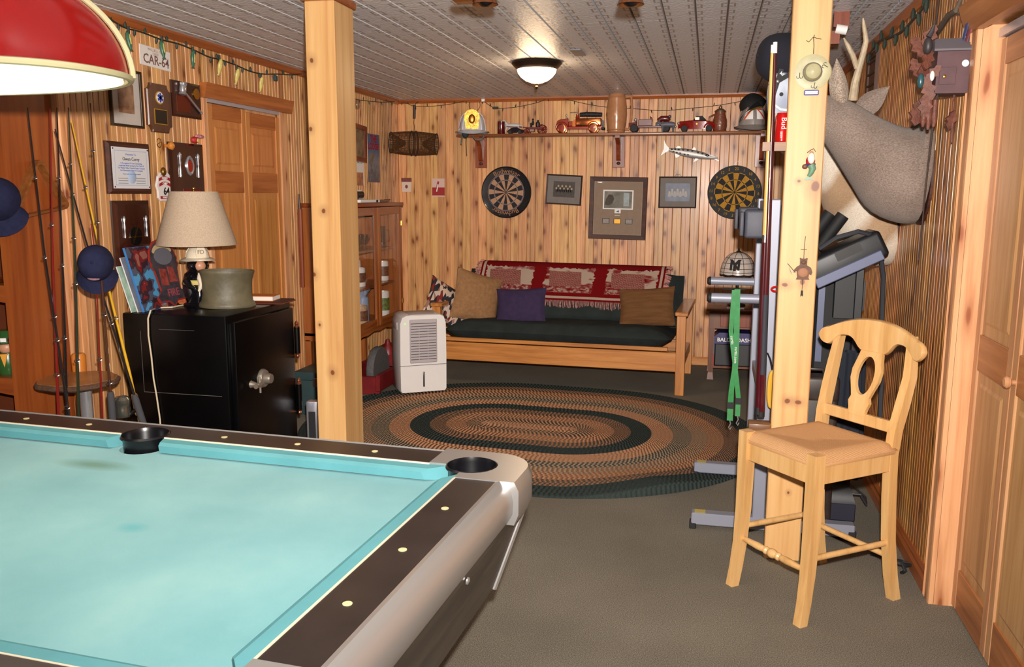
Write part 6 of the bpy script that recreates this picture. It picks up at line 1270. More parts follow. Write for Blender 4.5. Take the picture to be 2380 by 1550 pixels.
# striped reflective helmet and the black and yellow cap above it
t = thing('fire_helmet', 'grey fire helmet with orange striped reflectors at the right shelf end', 'helmet', (onshelf(1747, .13)[0], YB-.2, ZSH+.012), R(185)); GRH = mat('grey_helmet_shell', C3(150,140,134), .4)
helmet(t, GRH, .98, .35)
ORG = mat('orange_reflective', C3(230,90,50), .4); WRF = mat('white_reflective', C3(250,246,244), .4, emit=None)
for s in (-1, 1):
    def patch(u, v, s=s, off=.0): a = R(90)+s*R(8+40*u); vv = .18+.42*v; return (.98*(.118+off)*math.cos(vv*math.pi/2)**.55*math.cos(a), .98*(.14+off)*math.cos(vv*math.pi/2)**.55*math.sin(a), .98*(.03+.16*math.sin(vv*math.pi/2)))
    MB().grid(lambda u, v: patch(u, v, s, .004), 8, 8).build('reflector', WRF, t); MB().grid(lambda u, v: patch(min(1, max(0, (1-v)*.8+u*.22)), v, s, .0065), 3, 10).build('reflector_stripe', ORG, t); MB().grid(lambda u, v: patch(u, .9+v*.12, s, .0065), 8, 2).build('reflector_stripe', ORG, t)
x, z = bwp(1750, 262, .17); cp = cap('baseball_cap', 'black cap with yellow underbrim tilted over the striped helmet', (x+.02, YB-.17, z+.03), (R(25), R(-38), R(-60)), 1.2, BLACKM); cp['category'] = 'cap'
MB().grid(lambda u, v: tuple(1.2*k for k in ((lambda a, r: (r*math.cos(a)*.92, r*math.sin(a), -.004-.02*v-.05*(math.cos(a)**2)*v))(math.pi*(1.1+.8*u), .096+.066*v*math.sin(math.pi*u)**.5))), 20, 5).build('under_brim', mat('mustard_cloth', C3(140,112,24), .8), cp, smooth=60)

# ------------------------------------------------------------------ minnow trap hung by a chain
m, nt, p, N, L = _new('wire_mesh'); out = nt.nodes['Material Output']; tc = N('ShaderNodeTexCoord'); sp = N('ShaderNodeSeparateXYZ'); L(tc.outputs['UV'], sp.inputs[0])
p.inputs['Base Color'].default_value = C3(84,54,30); p.inputs['Roughness'].default_value = .6; p.inputs['Metallic'].default_value = .2; MESHW = m; nt.nodes.remove(tc); nt.nodes.remove(sp)
x, z = bwp(960, 333, .22); t = thing('minnow_trap', 'brown wire mesh minnow trap hanging near the corner', 'fish trap', (x, YB-.2, z), rot=(0, R(2), R(8)))
def trapr(u): return .092+.016*math.sin(math.pi*u)
b_ = MB(); Ln = .215
for k in range(40):
    a = 2*math.pi*k/40; b_.tube([(-Ln+2*Ln*i/8, trapr(i/8)*math.cos(a), trapr(i/8)*math.sin(a)) for i in range(9)], .0016, 4, caps=False)
for i in range(33):
    u = i/32; r_ = trapr(u); b_.tube([(-Ln+2*Ln*u, r_*math.cos(R(a)), r_*math.sin(R(a))) for a in range(0, 360, 20)], .0016, 4, closed=True)
b_.build('wire_cylinder', MESHW, t, kind='stuff')
b_ = MB()
for s in (-1, 1):
    for k in range(24):
        a = 2*math.pi*k/24; b_.tube([(s*Ln, .09*math.cos(a), .09*math.sin(a)), (s*(Ln-.13), .018*math.cos(a), .018*math.sin(a))], .0018, 4, caps=False)
    for i in range(9): f = i/8; r_ = .09-.072*f; b_.tube([(s*(Ln-.13*f), r_*math.cos(R(a)), r_*math.sin(R(a))) for a in range(0, 360, 24)], .002, 4, closed=True)
b_.build('entry_funnels', MESHW, t, kind='stuff')
HOP = mat('rusty_hoop', C3(52,36,28), .6)
for xx, rr in ((-Ln, .094), (Ln, .094), (-.02, .111), (.02, .111)): MB().tube([(xx, rr*math.cos(R(a)), rr*math.sin(R(a))) for a in range(0, 360, 12)], .006, 6, closed=True).build('hoop', HOP, t)
zc_ = bwp(960, 262, .2)[1]-z; MB().tube([(0, 0, .11), (.004, 0, .15), (-.003, 0, .19), (0, 0, zc_-.05)], .0025, 6).build('chain', HOP, t); MB().cyl((0, 0, zc_-.05), (0, 0, zc_+.07), .013).build('sinker', mat('lead_sinker', C3(48,38,34), .6), t); MB().tube([(0, 0, zc_+.07), (0, .1, zc_+.1), (0, .2, zc_+.12)], .003, 6).build('hanger', HOP, t)
# ------------------------------------------------------------------ metal barracuda
t = bwthing('barracuda_sculpture', 'silver metal barracuda with black spots under the shelf', 'wall sculpture', 1600, 356, .03, 10.5)
SIL = mat('hammered_silver', C3(168,164,160), .45, .45, var=.1, vs=40)
bd_ = [(-.175, .012, .012), (-.13, .022, .014), (-.06, .034, .018), (.03, .038, .02), (.1, .034, .02), (.15, .028, .018), (.2, .02, .014), (.25, .01, .008), (.262, .006, .005)]
MB().rings([[(x_, w*math.cos(R(a))*.9, h_*math.sin(R(a))) for a in range(0, 360, 30)] for x_, h_, w in bd_]).build('body', SIL, t, smooth=60)
def fin(name, pl_): MB().prism(pl_, -.004, .004).build(name, SIL, t, smooth=0)
fin('tail_fin', [(-.17, .01), (-.2, .03), (-.235, .075), (-.225, .03), (-.22, 0), (-.228, -.04), (-.236, -.065), (-.2, -.03), (-.17, -.01)]); fin('dorsal_fin', [(-.12, .02), (-.105, .045), (-.085, .045), (-.07, .03)]); fin('dorsal_fin', [(.02, .03), (.035, .062), (.05, .055), (.06, .034)]); fin('anal_fin', [(-.12, -.02), (-.1, -.06), (-.075, -.045), (-.07, -.028)]); fin('pelvic_fin', [(.07, -.03), (.06, -.07), (.085, -.05), (.1, -.03)]); fin('lower_jaw', [(.22, -.012), (.275, -.022), (.275, -.016), (.24, -.002)])
for i, (x_, z_) in enumerate(((-.15, .006), (-.12, .012), (-.09, .016), (-.05, .02), (-.01, .024), (.03, .024), (.08, .02), (.12, .018), (-.13, -.008), (-.1, -.012), (-.07, -.012), (-.03, -.016), (.0, -.014))): MB().ell((x_, -.017, z_), (.009, .004, .008 if i < 8 else .005), 10, 6).build('spot', BLACK, t)
MB().ell((.165, -.015, .01), (.018, .005, .011)).build('eye', BLACK, t); MB().prism([(.15, .024), (.2, .02), (.25, .008), (.26, .006), (.2, .008)], -.014, -.01).build('head_stripe', BLACK, t, smooth=0)

# ------------------------------------------------------------------ dartboards
def sector(r0, r1, a0, a1, n=5):
    return [(r0*math.sin(R(a0+(a1-a0)*i/n)), r0*math.cos(R(a0+(a1-a0)*i/n))) for i in range(n+1)] + [(r1*math.sin(R(a1+(a0-a1)*i/n)), r1*math.cos(R(a1+(a0-a1)*i/n))) for i in range(n+1)]
def dartboard(t, r, ca, cb, ring_a, ring_b, wire, bullcol, radii, solid):
    MB().at((0, 0, 0), (R(90), 0, 0)).lathe([(r, 0), (r, .03), (r*.985, .035), (0, .035)], 56, caps=False).build('board', solid, t, smooth=50)
    rb, r1, r2, r3, r4 = [k*r for k in radii]
    for i in range(20):
        a0 = i*18-9; c = ca if i % 2 == 0 else cb; q = ring_a if i % 2 == 0 else ring_b
        MB().prism(sector(rb, r1, a0, a0+18), -.0365, -.0345).build('segment', c, t, smooth=0); MB().prism(sector(r2, r3, a0, a0+18), -.0365, -.0345).build('segment', c, t, smooth=0)
        MB().prism(sector(r1, r2, a0, a0+18), -.0367, -.0345).build('score_ring', q, t, smooth=0); MB().prism(sector(r3, r4, a0, a0+18), -.0367, -.0345).build('score_ring', q, t, smooth=0)
    disc(t, 'bullseye', bullcol, 0, 0, rb, -.036, .001, 20)
t = bwthing('dartboard', 'round dartboard with black rim and Budweiser lettering', 'dartboard', 1178, 447, .0, 2)
TANS = mat('sisal_tan', C3(170,126,96), .8, var=.15, vs=60); BKS = mat('sisal_black', C3(22,20,24), .8); RNG = mat('faded_red_ring', C3(104,30,24), .7); RNG2 = mat('dark_green_ring', C3(54,50,34), .7); RIMB = mat('black_glossy_rim', C3(14,16,20), .2, coat=.7)
rd = .236; dartboard(t, rd, BKS, TANS, RNG, RNG2, STEEL, mat('olive_bull', C3(70,60,44), .7), (.055, .46, .49, .70, .735), RIMB)
MB().tube([(rd*.985*math.cos(R(a)), -.03, rd*.985*math.sin(R(a))) for a in range(0, 360, 8)], .007, 8, closed=True).build('rim', RIMB, t)
for rr in (.46, .49, .70, .735): MB().tube([(rr*rd*math.cos(R(a)), -.038, rr*rd*math.sin(R(a))) for a in range(0, 360, 10)], .0012, 5, closed=True).build('wire_ring', STEEL, t)
LTR = mat('dull_bronze_lettering', C3(150,96,60), .5)
text('board_lettering', 'Budweiser', .062, LTR, t, (0, -.037, 0), arc=(rd*.83, 1)); text('board_lettering', 'Budweiser', .062, LTR, t, (0, -.037, 0), arc=(rd*.83, -1))
t = bwthing('dartboard', 'black and yellow dartboard with numbers behind the exercise tower', 'dartboard', 1707, 447, .0, 3)
YLW = mat('mustard_sisal', C3(176,124,26), .8, var=.15, vs=60); rd = .234
dartboard(t, rd, YLW, BKS, BKS, YLW, STEEL, BKS, (.04, .45, .475, .72, .745), mat('flat_black_board', C3(24,24,26), .7))
for i, nn in enumerate((20, 1, 18, 4, 13, 6, 10, 15, 2, 17, 3, 19, 7, 16, 8, 11, 14, 9, 12, 5)): a = R(i*18); text('board_number', str(nn), .036, YLW, t, (rd*.87*math.sin(a), -.0365, rd*.87*math.cos(a)), rot=(math.pi/2, 0, 0))
MB().tube([(-.02, -.01, .235), (-.012, -.008, .262), (.005, -.006, .27), (.02, -.008, .25), (.024, -.01, .235)], .0015, 5).build('hanging_wire', STEEL, t)
# ------------------------------------------------------------------ framed pictures
DKF = mat('dark_picture_frame', C3(50,34,28), .4); GMAT = mat('grey_mat_board', C3(126,118,112), .8, var=.06, vs=20)
def people(t, n, y, w, col, col2, z0=-.03):
    for i in range(n):
        row = i % 2; x = -w+2*w*(i+.5)/n; MB().at((x, y, z0+.02+.022*row), (R(90), 0, 0), (1, 1.25, 1)).lathe([(.009, 0), (.008, .001), (0, .0012)], 10, caps=False).build('figure_picture', col, t); MB().box((x-.012, y-.0006, z0-.02+.01*row), (x+.012, y, z0+.012+.02*row)).build('figure_picture', col2, t, smooth=0)
SEP = mat('sepia_people', C3(176,150,120), .6); CHR = mat('charcoal_photo', C3(66,58,54), .6, var=.35, vs=40)
t = bwthing('framed_photo', 'small dark framed group photo hanging crooked beside the dartboard', 'picture', 1311, 441, 0, 3)
framebox(t, .335, .275, .014, .02, DKF, GMAT); MB().box((-.1, -.0085, -.068), (.1, -.006, .075)).build('photo', CHR, t, smooth=0); people(t, 9, -.0086, .08, SEP, mat('dark_suits', C3(44,40,38), .6), -.01); MB().box((-.15, -.0125, -.12), (.15, -.0115, .12)).build('glass', GLASS, t, smooth=0)
t = bwthing('framed_stamps', 'large walnut framed print with stamps hanging in the middle', 'picture', 1436, 484, 0, 1)
framebox(t, .525, .565, .04, .028, WALNUT, mat('taupe_mat', C3(146,124,106), .8, var=.05, vs=30))
MB().box((-.138, -.009, -.01), (.138, -.006, .165)).build('print_border', WHITE, t, smooth=0); MB().box((-.126, -.0105, .0), (.126, -.0085, .153)).build('print', mat('misty_landscape', C3(116,112,100), .6, var=.45, vs=11), t, smooth=0); MB().prism([(-.12, .03), (-.11, .08), (-.085, .125), (-.05, .12), (-.035, .085), (-.05, .045), (-.08, .025)], -.0112, -.01).build('tree_picture', mat('dark_foliage_print', C3(72,64,54), .7, var=.3, vs=50), t, smooth=0); MB().box((.05, -.0112, .02), (.1, -.0104, .14)).build('waterfall_picture', mat('pale_water_print', C3(160,170,174), .6, var=.2, vs=30), t, smooth=0)
MB().box((-.028, -.009, -.045), (.028, -.006, -.01)).build('crest_card', WHITE, t, smooth=0); MB().prism([(-.015, -.03), (.01, -.018), (.012, -.038)], -.0105, -.0085).build('crest', CHR, t, smooth=0); MB().box((-.026, -.009, -.066), (.022, -.0065, -.062)).build('caption', WHITE, t, smooth=0)
for i, xx in enumerate((-.105, 0, .105)): MB().box((xx-.033, -.009, -.142), (xx+.033, -.0065, -.094)).build('stamp_mount', INK, t, smooth=0); MB().box((xx-.028, -.0105, -.138), (xx+.028, -.0085, -.098)).build('stamp', GOLD if i == 1 else mat('grey_stamp', C3(150,140,134), .6, var=.2, vs=60), t, smooth=0)
MB().box((-.215, -.0185, -.235), (.215, -.0175, .235)).build('glass', GLASS, t, smooth=0)
t = bwthing('framed_photo', 'small dark framed bluish group photo near the black and yellow dartboard', 'picture', 1575, 447, 0, 0)
framebox(t, .335, .28, .012, .02, DKF, GMAT); MB().box((-.108, -.0085, -.08), (.108, -.006, .08)).build('photo', mat('bluish_photo', C3(112,120,140), .5, var=.25, vs=14), t, smooth=0); people(t, 7, -.0086, .085, mat('pale_faces', C3(196,182,166), .6), mat('pale_shirts', C3(176,170,168), .6), -.02); MB().box((-.155, -.0125, -.128), (.155, -.0115, .128)).build('glass', GLASS, t, smooth=0)
MB().tube([(-.03, -.008, .14), (-.02, -.008, .155), (.02, -.008, .155), (.03, -.008, .14)], .0014, 5).build('hanging_wire', HOP, t)
t = bwthing('paper_notice', 'small white and brown notice pinned below the minnow trap', 'notice', 945, 430); MB().box((-.045, -.002, -.065), (.045, 0, .065)).build('sheet', mat('cream_paper', C3(206,186,170), .8), t, smooth=0); MB().box((-.052, -.003, .03), (.052, -.001, .068)).build('picture_strip', mat('brown_red_print', C3(110,54,44), .7, var=.5, vs=60), t, smooth=0); MB().ell((0, -.003, -.015), (.014, .002, .018)).build('emblem', mat('maroon_ink', C3(120,50,50), .7), t)
t = bwthing('paper_notice', 'red and white poster card with a striped float', 'notice', 1019, 436); MB().box((-.062, -.002, -.085), (.062, 0, .085)).build('sheet', mat('pale_pink_paper', C3(206,172,160), .8), t, smooth=0); MB().box((-.062, -.003, -.075), (.062, -.001, .002)).build('red_panel', mat('poster_red', C3(150,30,32), .7), t, smooth=0); MB().at((-.008, -.004, .015), (0, R(12), 0)).box((-.009, -.001, -.045), (.009, .001, .045)).build('float_picture', RB, t, smooth=0); MB().at((-.004, -.005, .0), (0, R(12), 0)).box((-.009, -.001, -.04), (.0, .001, .03)).build('float_picture', WHITE, t, smooth=0)
# ------------------------------------------------------------------ exercise tower (dip station)
GRT = mat('silver_grey_tube', C3(140,142,156), .45, .2); PAD = mat('slate_vinyl', C3(70,72,84), .55, var=.06, vs=60)
DT = thing('exercise_tower', 'silver grey dip station with padded arms behind the right post', 'exercise machine', (.26, 4.35, 0))
YN, YF = 3.965-4.35, 4.75-4.35
for y_ in (YN, YF):
    MB().box((-.285, y_-.03, .02), (.44, y_+.03, .078), .005).build('foot_tube', GRT, DT); MB().box((-.292, y_-.032, .0), (-.26, y_+.032, .03), .004).build('rubber_foot', BLACKM, DT); MB().box((.41, y_-.032, .0), (.446, y_+.032, .05), .004).build('rubber_foot', BLACKM, DT)
    MB().box((-.01, y_-.025, .07), (.045, y_+.025, 1.53), .004).build('upright', GRT, DT)
    MB().cyl((-.245, y_, 1.09), (.02, y_, 1.09), .0215, n=18).build('dip_bar', GRT, DT); MB().at((-.245, y_, 1.09), (0, R(-90), 0)).lathe([(.0225, -.012), (.0225, .0), (.016, .008), (0, .009)], 18, caps=False).build('bar_cap', BLACKM, DT)
    MB().box((-.105, y_-.06, 1.36), (.0, y_+.06, 1.485), .014, 3).build('arm_pad', PAD, DT); MB().box((-.125, y_-.05, 1.37), (-.107, y_+.05, 1.475), .006, 2).build('hand_pad', PAD, DT)
    MB().box((-.27, y_-.022, .0785), (-.22, y_+.022, .0795)).build('sticker', mat('yellow_sticker', C3(190,170,90), .5), DT, smooth=0)
MB().box((.05, YN+.03, .72), (.11, YF-.03, 1.5), .02, 3).build('back_pad', BLACKM, DT); MB().box((.0, YN, .62), (.04, YF, .67), .004).build('cross_tube', GRT, DT); MB().box((.0, YN, 1.47), (.04, YF, 1.52), .004).build('cross_tube', GRT, DT)
# green lanyards over the near bar
LAN = mat('green_lanyard', C3(46,128,68), .6, var=.15, vs=40)
def strap(label, pts, w, lettering):
    t = thing('lanyard', label, 'lanyard', (0, 0, 0)); P3 = [hit(px, py, 1, 3.935+.004*i) for i, (px, py) in enumerate(pts)]; base = P3[-1].copy(); t.location = base
    b_ = MB(); vs, fs = [], []
    over = [P3[0]+Vector((0, .03, -.06)), P3[0]+Vector((0, .02, .0))]
    pl = over+P3; n = len(pl)
    for i, q in enumerate(pl):
        k = .5*math.sin(i*1.3); d = Vector((math.cos(k), math.sin(k)*.6, 0))*w/2; nn = Vector((0, -.0012, 0)); vs += [q-base-d+nn, q-base+d+nn, q-base+d-nn, q-base-d-nn]
    b_.rings([vs[4*i:4*i+4] for i in range(n)]); b_.build('strap', LAN, t)
    e = P3[-1]-base; MB().box((e.x-w*.6, e.y-.003, e.z-.03), (e.x+w*.6, e.y+.003, e.z), .001).build('black_slide', BLACKM, t); MB().box((e.x-w/2, e.y-.002, e.z-.085), (e.x+w/2, e.y+.002, e.z-.03)).build('end_loop', LAN, t, smooth=0)
    MB().tube([(e.x, e.y, e.z-.085), (e.x+.004, e.y, e.z-.1), (e.x-.004, e.y, e.z-.118), (e.x+.003, e.y, e.z-.128), (e.x+.008, e.y, e.z-.115)], .003, 6).build('snap_hook', CHROME, t)
    a, c = P3[2]-base, P3[3]-base; mdl = (a+c)/2; dr = (c-a).normalized(); text('strap_lettering', lettering, .018, WHITE, t, (mdl.x, mdl.y-.003, mdl.z), rot=(math.pi/2, math.atan2(-dr.z, dr.x), 0))
    return t
strap('green printed lanyard hanging in front over the near dip bar', [(1714, 672), (1713, 720), (1712, 790), (1708, 860), (1700, 905), (1698, 935)], .026, 'curtis.com')
strap('second green lanyard twisted behind the first on the dip bar', [(1707, 674), (1702, 730), (1699, 770), (1704, 810), (1712, 880), (1716, 925)], .022, 'curtis')
# yellow coil by the tower
q = hit(1795, 905, 1, 3.82); t = thing('tape_reel', 'yellow plastic reel hanging between tower and post', 'reel', tuple(q)); MB().tube([(0, .0, .07), (-.01, .06, .12), (-.02, .13, .14)], .004, 6).build('hook_strap', BLACKM, t); MB().tube([(.0+.012*math.cos(R(a)), .03*math.sin(R(a))*.3, .075*math.sin(R(a))) for a in range(0, 360, 15)], .012, 8, closed=True).build('rim', mat('reel_yellow', C3(214,164,50), .4), t)
q = hit(1803, 672, 1, 3.9); t = thing('red_clip', 'small red plastic clip at the root of the near dip bar', 'clip', tuple(q)); MB().tube([(.018*math.cos(R(a)), 0, .01*math.sin(R(a))) for a in range(0, 360, 20)], .005, 6, closed=True).build('loop', REDP, t); MB().tube([(.005, 0, -.01), (.01, .004, -.05)], .004, 6).build('tail', INK, t)

# ------------------------------------------------------------------ cue rack on the post and two cues
RKW = wood('rack_oak', C3(150,106,68), C3(126,84,50), C3(90,56,32), axis=0, grain=22, rough=.5)
t = thing('cue_rack', 'two piece wooden cue rack screwed to the side of the right post', 'cue rack', (.29, 3.70, 0))
MB().box((-.092, -.055, .565), (0, .02, .60), .006, 2).build('base_block', RKW, t)
MB().prismz([(0, -.05), (0, .03), (-.06, .03), (-.06, .0), (-.09, .0), (-.09, -.05), (-.06, -.05), (-.06, -.03), (-.045, -.03), (-.045, -.05)], 1.722, 1.757).build('notched_holder', RKW, t, smooth=0)
def cue(label, top, bot, cols):
    a = hit(*top, 1, 3.665); b = hit(*bot, 1, 3.672); t = thing('pool_cue', label, 'pool cue', tuple(b)); d = a-b; L_ = d.length; d.normalize()
    for (f0, f1, r0, r1, mt_, nm) in cols: MB().tube([d*(L_*f0), d*(L_*f1)], [r0, r1], 12).build(nm, mt_, t)
    return t
SHF = mat('maple_shaft', C3(226,180,96), .3, coat=.3); BUR = mat('burgundy_lacquer', C3(70,16,24), .2, coat=.6); WRP = mat('linen_wrap', C3(40,44,54), .7)
cue('pool cue with pale maple shaft in the rack', (1796, 100), (1762, 962), [(0, .02, .015, .015, BLACKM, 'bumper'), (.02, .48, .0145, .0115, BUR, 'butt'), (.48, .5, .0112, .011, STEEL, 'joint'), (.5, .975, .011, .0068, SHF, 'shaft'), (.975, .995, .0068, .0068, WHITE, 'ferrule')])
cue('dark burgundy pool cue with white ferrule in the rack', (1802, 96), (1768, 968), [(0, .015, .016, .016, BLACKM, 'bumper'), (.015, .12, .0165, .016, BUR, 'butt'), (.12, .34, .0162, .0145, WRP, 'wrap'), (.34, .97, .0145, .0085, BUR, 'shaft'), (.97, .998, .0088, .0085, WHITE, 'ferrule')])
q = hit(1817, 335, 1, 3.72); t = thing('soda_can', 'red printed drink can standing on the cue rack by the post', 'can', (.276, 3.715, 1.757), R(0)); CAN = mat('red_can', C3(206,24,22), .25, .3)
MB().lathe([(.02, 0), (.0265, .006), (.0265, .104), (.021, .114), (.022, .117), (0, .115)], 26).build('can_body', CAN, t); text('can_lettering', 'Bud', .03, WHITE, t, (.004, -.0272, .075), rot=(math.pi/2, R(90), 0)); text('can_lettering', 'BEER', .012, WHITE, t, (-.004, -.0272, .03), rot=(math.pi/2, R(90), 0))
# caps and the grey visor board hanging behind the post
q = hit(1808, 165, 1, 3.86); t = cap('baseball_cap', 'dark navy cap hanging high on the left side of the right post', (.288, 3.83, 2.10), (R(84), R(0), R(-75)), 1.05, mat('midnight_cloth', C3(20,20,32), .9))
t = thing('plastic_shell', 'pale grey plastic shell with black straps hanging by the cues', 'sports gear', (.268, 3.76, 1.95)); SHLM = mat('pale_grey_shell', C3(150,158,178), .4)
msk = [(-.052, .05), (-.055, 0), (-.05, -.06), (-.036, -.088), (-.01, -.1), (.03, -.1), (.055, -.09), (.06, .0), (.055, .075), (.0, .09), (-.035, .08)]
MB().rings([[(x, .02, z) for x, z in msk], [(x, -.012, z) for x, z in msk], [(x*.9, -.022, z*.92) for x, z in msk]]).build('shell', SHLM, t, smooth=50); MB().rings([[(x*1.02, -.005, z*1.02-.006) for x, z in msk], [(x*1.02, .025, z*1.02-.006) for x, z in msk]]).build('rim', BLACKM, t, smooth=50)
MB().tube([(-.045, -.026, .02), (-.035, -.026, -.035), (.0, -.026, -.06), (.05, -.024, -.066)], .005, 6).build('moulding', WHITE, t)
for x, z in ((-.035, -.052), (.0, .0)): disc(t, 'vent_hole', BLACKM, x, z, .008, -.0225, .001, 14)
MB().box((-.032, -.0245, -.088), (.0, -.0215, -.074)).build('name_plate', mat('bronze_plate', C3(96,84,74), .4, .5), t, smooth=0)
MB().at((-.02, -.026, .04), (0, R(15), 0)).box((-.009, -.002, -.06), (.009, .003, .06)).build('strap', BLACKM, t, smooth=0); MB().at((-.01, -.027, .055), (0, R(60), 0)).box((-.009, -.002, -.045), (.009, .003, .045)).build('strap', BLACKM, t, smooth=0); MB().ell((-.018, -.03, .05), .007).build('stud', CHROME, t); text('strap_mark', '4', .022, WHITE, t, (-.006, -.0305, .08))
# ------------------------------------------------------------------ ornaments on the post face
YP = PYR
def onpost(px, py): q = hit(px, py, 1, YP); return q
q = onpost(1888, 168); t = thing('hat_ornament', 'pale tin hat ornament with fish hooks hung on the post', 'ornament', tuple(q)); HAT = mat('sage_tin', C3(176,170,132), .45, var=.1, vs=30)
MB().at((0, -.002, 0), (R(90), 0, 0)).lathe([(.066, 0), (.068, .004), (.05, .008), (.034, .006), (.032, .02), (.028, .034), (.016, .042), (0, .044)], 36, caps=False).build('hat', HAT, t); MB().tube([(.033*math.cos(R(a)), -.009, .033*math.sin(R(a))) for a in range(0, 360, 15)], .0045, 6, closed=True).build('hat_band', mat('grey_band', C3(110,104,96), .6), t)
HKM = mat('hook_wire', C3(64,54,46), .5, .4)
for cx_, cz_, an in ((-.048, -.018, 0), (.008, -.056, 10), (.042, .024, 120)):
    b_ = MB(); b_.at((cx_, -.013, cz_), (0, R(an), 0)); b_.tube([(0, 0, .016), (0, 0, 0), (.004, 0, -.006), (.01, 0, -.004), (.011, 0, .003)], .0012, 5); b_.tube([(0, 0, 0), (-.004, 0, -.006), (-.01, 0, -.004), (-.011, 0, .003)], .0012, 5); b_.build('fish_hook', HKM, t)
MB().tube([(0, -.004, .066), (.0, -.004, .1), (-.003, -.004, .13), (0, -.004, .14)], .0016, 5).tube([(-.03, -.004, .12), (-.02, -.004, .114), (-.004, -.004, .132), (.012, -.004, .126), (.026, -.004, .123)], .0013, 5).build('twine', HKM, t)
MB().box((-.028, -.012, -.088), (.028, -.004, -.068), .003).build('sign_board', mat('periwinkle_paint', C3(84,92,170), .5), t); MB().box((-.0235, -.0132, -.084), (.0235, -.011, -.072)).build('sign_face', WHITE, t, smooth=0); text('sign_lettering', 'Hook Line Sinker', .0075, mat('slate_ink', C3(110,110,140), .6), t, (0, -.0135, -.078))
q = onpost(1881, 385); t = thing('mermaid_santa_ornament', 'painted bearded merman ornament with green tail on the post', 'ornament', tuple(q)); OG = mat('ornament_green', C3(104,146,120), .35, coat=.3); OR_ = mat('ornament_red', C3(160,36,36), .4); OB = mat('ornament_blue', C3(44,54,120), .4); OW = mat('ornament_white', C3(220,220,206), .5)
MB().tube([(.004, -.012, .004), (.012, -.012, -.012), (.006, -.012, -.03), (-.002, -.01, -.042)], [.016, .014, .01, .007], 12).prism([(-.002, -.04), (.008, -.046), (.02, -.058), (.01, -.057), (.002, -.054), (-.01, -.058), (-.018, -.054), (-.008, -.046)], -.014, -.006).build('tail', OG, t)
MB().ell((.002, -.013, .018), (.018, .011, .02)).build('jacket', OR_, t); MB().ell((.004, -.02, .028), (.014, .009, .022)).build('beard', OW, t); MB().tube([(-.016, -.014, .004), (.002, -.02, .0), (.02, -.014, .006)], .0045, 8).build('belt', OB, t); MB().ell((-.018, -.016, -.004), (.011, .008, .01)).build('sack', mat('ornament_brown', C3(110,72,56), .5), t); MB().ell((.004, -.014, .048), (.008, .008, .008)).build('face', SKN, t); MB().tube([(-.012, -.012, .05), (.0, -.014, .06), (.012, -.01, .066), (.02, -.006, .054)], .0015, 5).build('wire_loop', STEEL, t)
q = onpost(1866, 632); t = thing('bear_ornament', 'flat brown bear ornament fishing with a rod on the post', 'ornament', tuple(q)); BRB = mat('bear_brown', C3(104,76,60), .7, var=.2, vs=60)
MB().prism([(-.014, .05), (-.016, .055), (-.012, .058), (-.008, .055), (.008, .055), (.012, .058), (.016, .055), (.014, .05), (.014, .028), (.03, .018), (.036, .0), (.032, -.012), (.024, -.008), (.025, .004), (.022, -.022), (.026, -.03), (-.026, -.03), (-.022, -.022), (-.025, .004), (-.03, .002), (-.036, -.004), (-.036, .008), (-.024, .022), (-.014, .028)], -.01, -.004).build('body', BRB, t, smooth=0); MB().ell((0, -.01, -.002), (.021, .005, .02)).build('belly', mat('bear_tan', C3(160,112,84), .7), t); MB().ell((0, -.012, .04), (.01, .006, .008)).build('muzzle', BRB, t)
MB().tube([(-.03, -.012, -.002), (-.062, -.012, .034)], .0014, 5).build('rod', HKM, t); MB().prism([(-.056, .022), (-.046, .0), (-.042, -.012), (-.05, .0)], -.012, -.01).build('fish', mat('dull_tin', C3(130,116,104), .5), t, smooth=0)
MB().tube([(0, -.006, .055), (0, -.006, .12), (.002, -.006, .145)], .0014, 5).tube([(-.014, -.005, .092), (.01, -.005, .092)], .001, 5).build('twine', HKM, t); MB().tube([(0, -.006, -.03), (0, -.006, -.075)], .001, 5).prism([(-.004, -.075), (.004, -.075), (.005, -.1), (0, -.095), (-.005, -.1)], -.009, -.005).build('tassel', BLACKM, t)

# ------------------------------------------------------------------ folded treadmill behind the post
DKP = mat('charcoal_plastic', C3(24,25,29), .45); NVP = mat('blue_grey_trim', C3(92,98,124), .4, .2)
TM = thing('treadmill', 'folded charcoal treadmill with tilted console between post and wall', 'treadmill', (.64, 4.42, 0))
MB().rings([[(-.15, -.27, z0), (.09, -.27, z0), (.09, .0, z0), (-.15, .0, z0)] if k == 0 else [(-.14+.01*k, -.26+.02*k, z0), (.08-.01*k, -.26+.02*k, z0), (.08, .0, z0), (-.14, .0, z0)] for k, z0 in ((0, .02), (0, .11), (1, .17), (3, .195))]).build('motor_cover', DKP, TM, smooth=40)
MB().box((-.152, -.274, .02), (.092, -.26, .105), .004).build('cover_skirt', mat('navy_plastic', C3(30,30,46), .5), TM)
for s in (-1, 1): MB().box((-.03+s*.12-.02, .02, .0), (-.03+s*.12+.02, .07, 1.2), .004).build('upright', DKP, TM)
MB().box((-.1, .09, .12), (.12, .15, 1.26), .01).build('running_deck', BLACKM, TM); MB().box((-.09, .075, .72), (-.06, .09, 1.2)).build('deck_rail', NVP, TM, smooth=0)
MB().prism([(-.02, 1.24), (.085, 1.24), (.085, 1.16), (.12, 1.13), (.12, 1.0), (.085, .95), (-.02, .95)], .03, .08).build('side_cover', mat('black_panel', C3(18,18,22), .5), TM)
b_ = MB(); b_.at((.015, -.06, 1.255), (0, R(-27), 0)); b_.box((-.19, -.13, -.055), (.16, .1, .075), .02, 3); con = b_.build('console', DKP, TM)
b_ = MB(); b_.at((.015, -.06, 1.255), (0, R(-27), 0)); b_.box((-.19, -.137, -.06), (.13, -.12, -.012), .004); b_.build('console_trim', NVP, con)
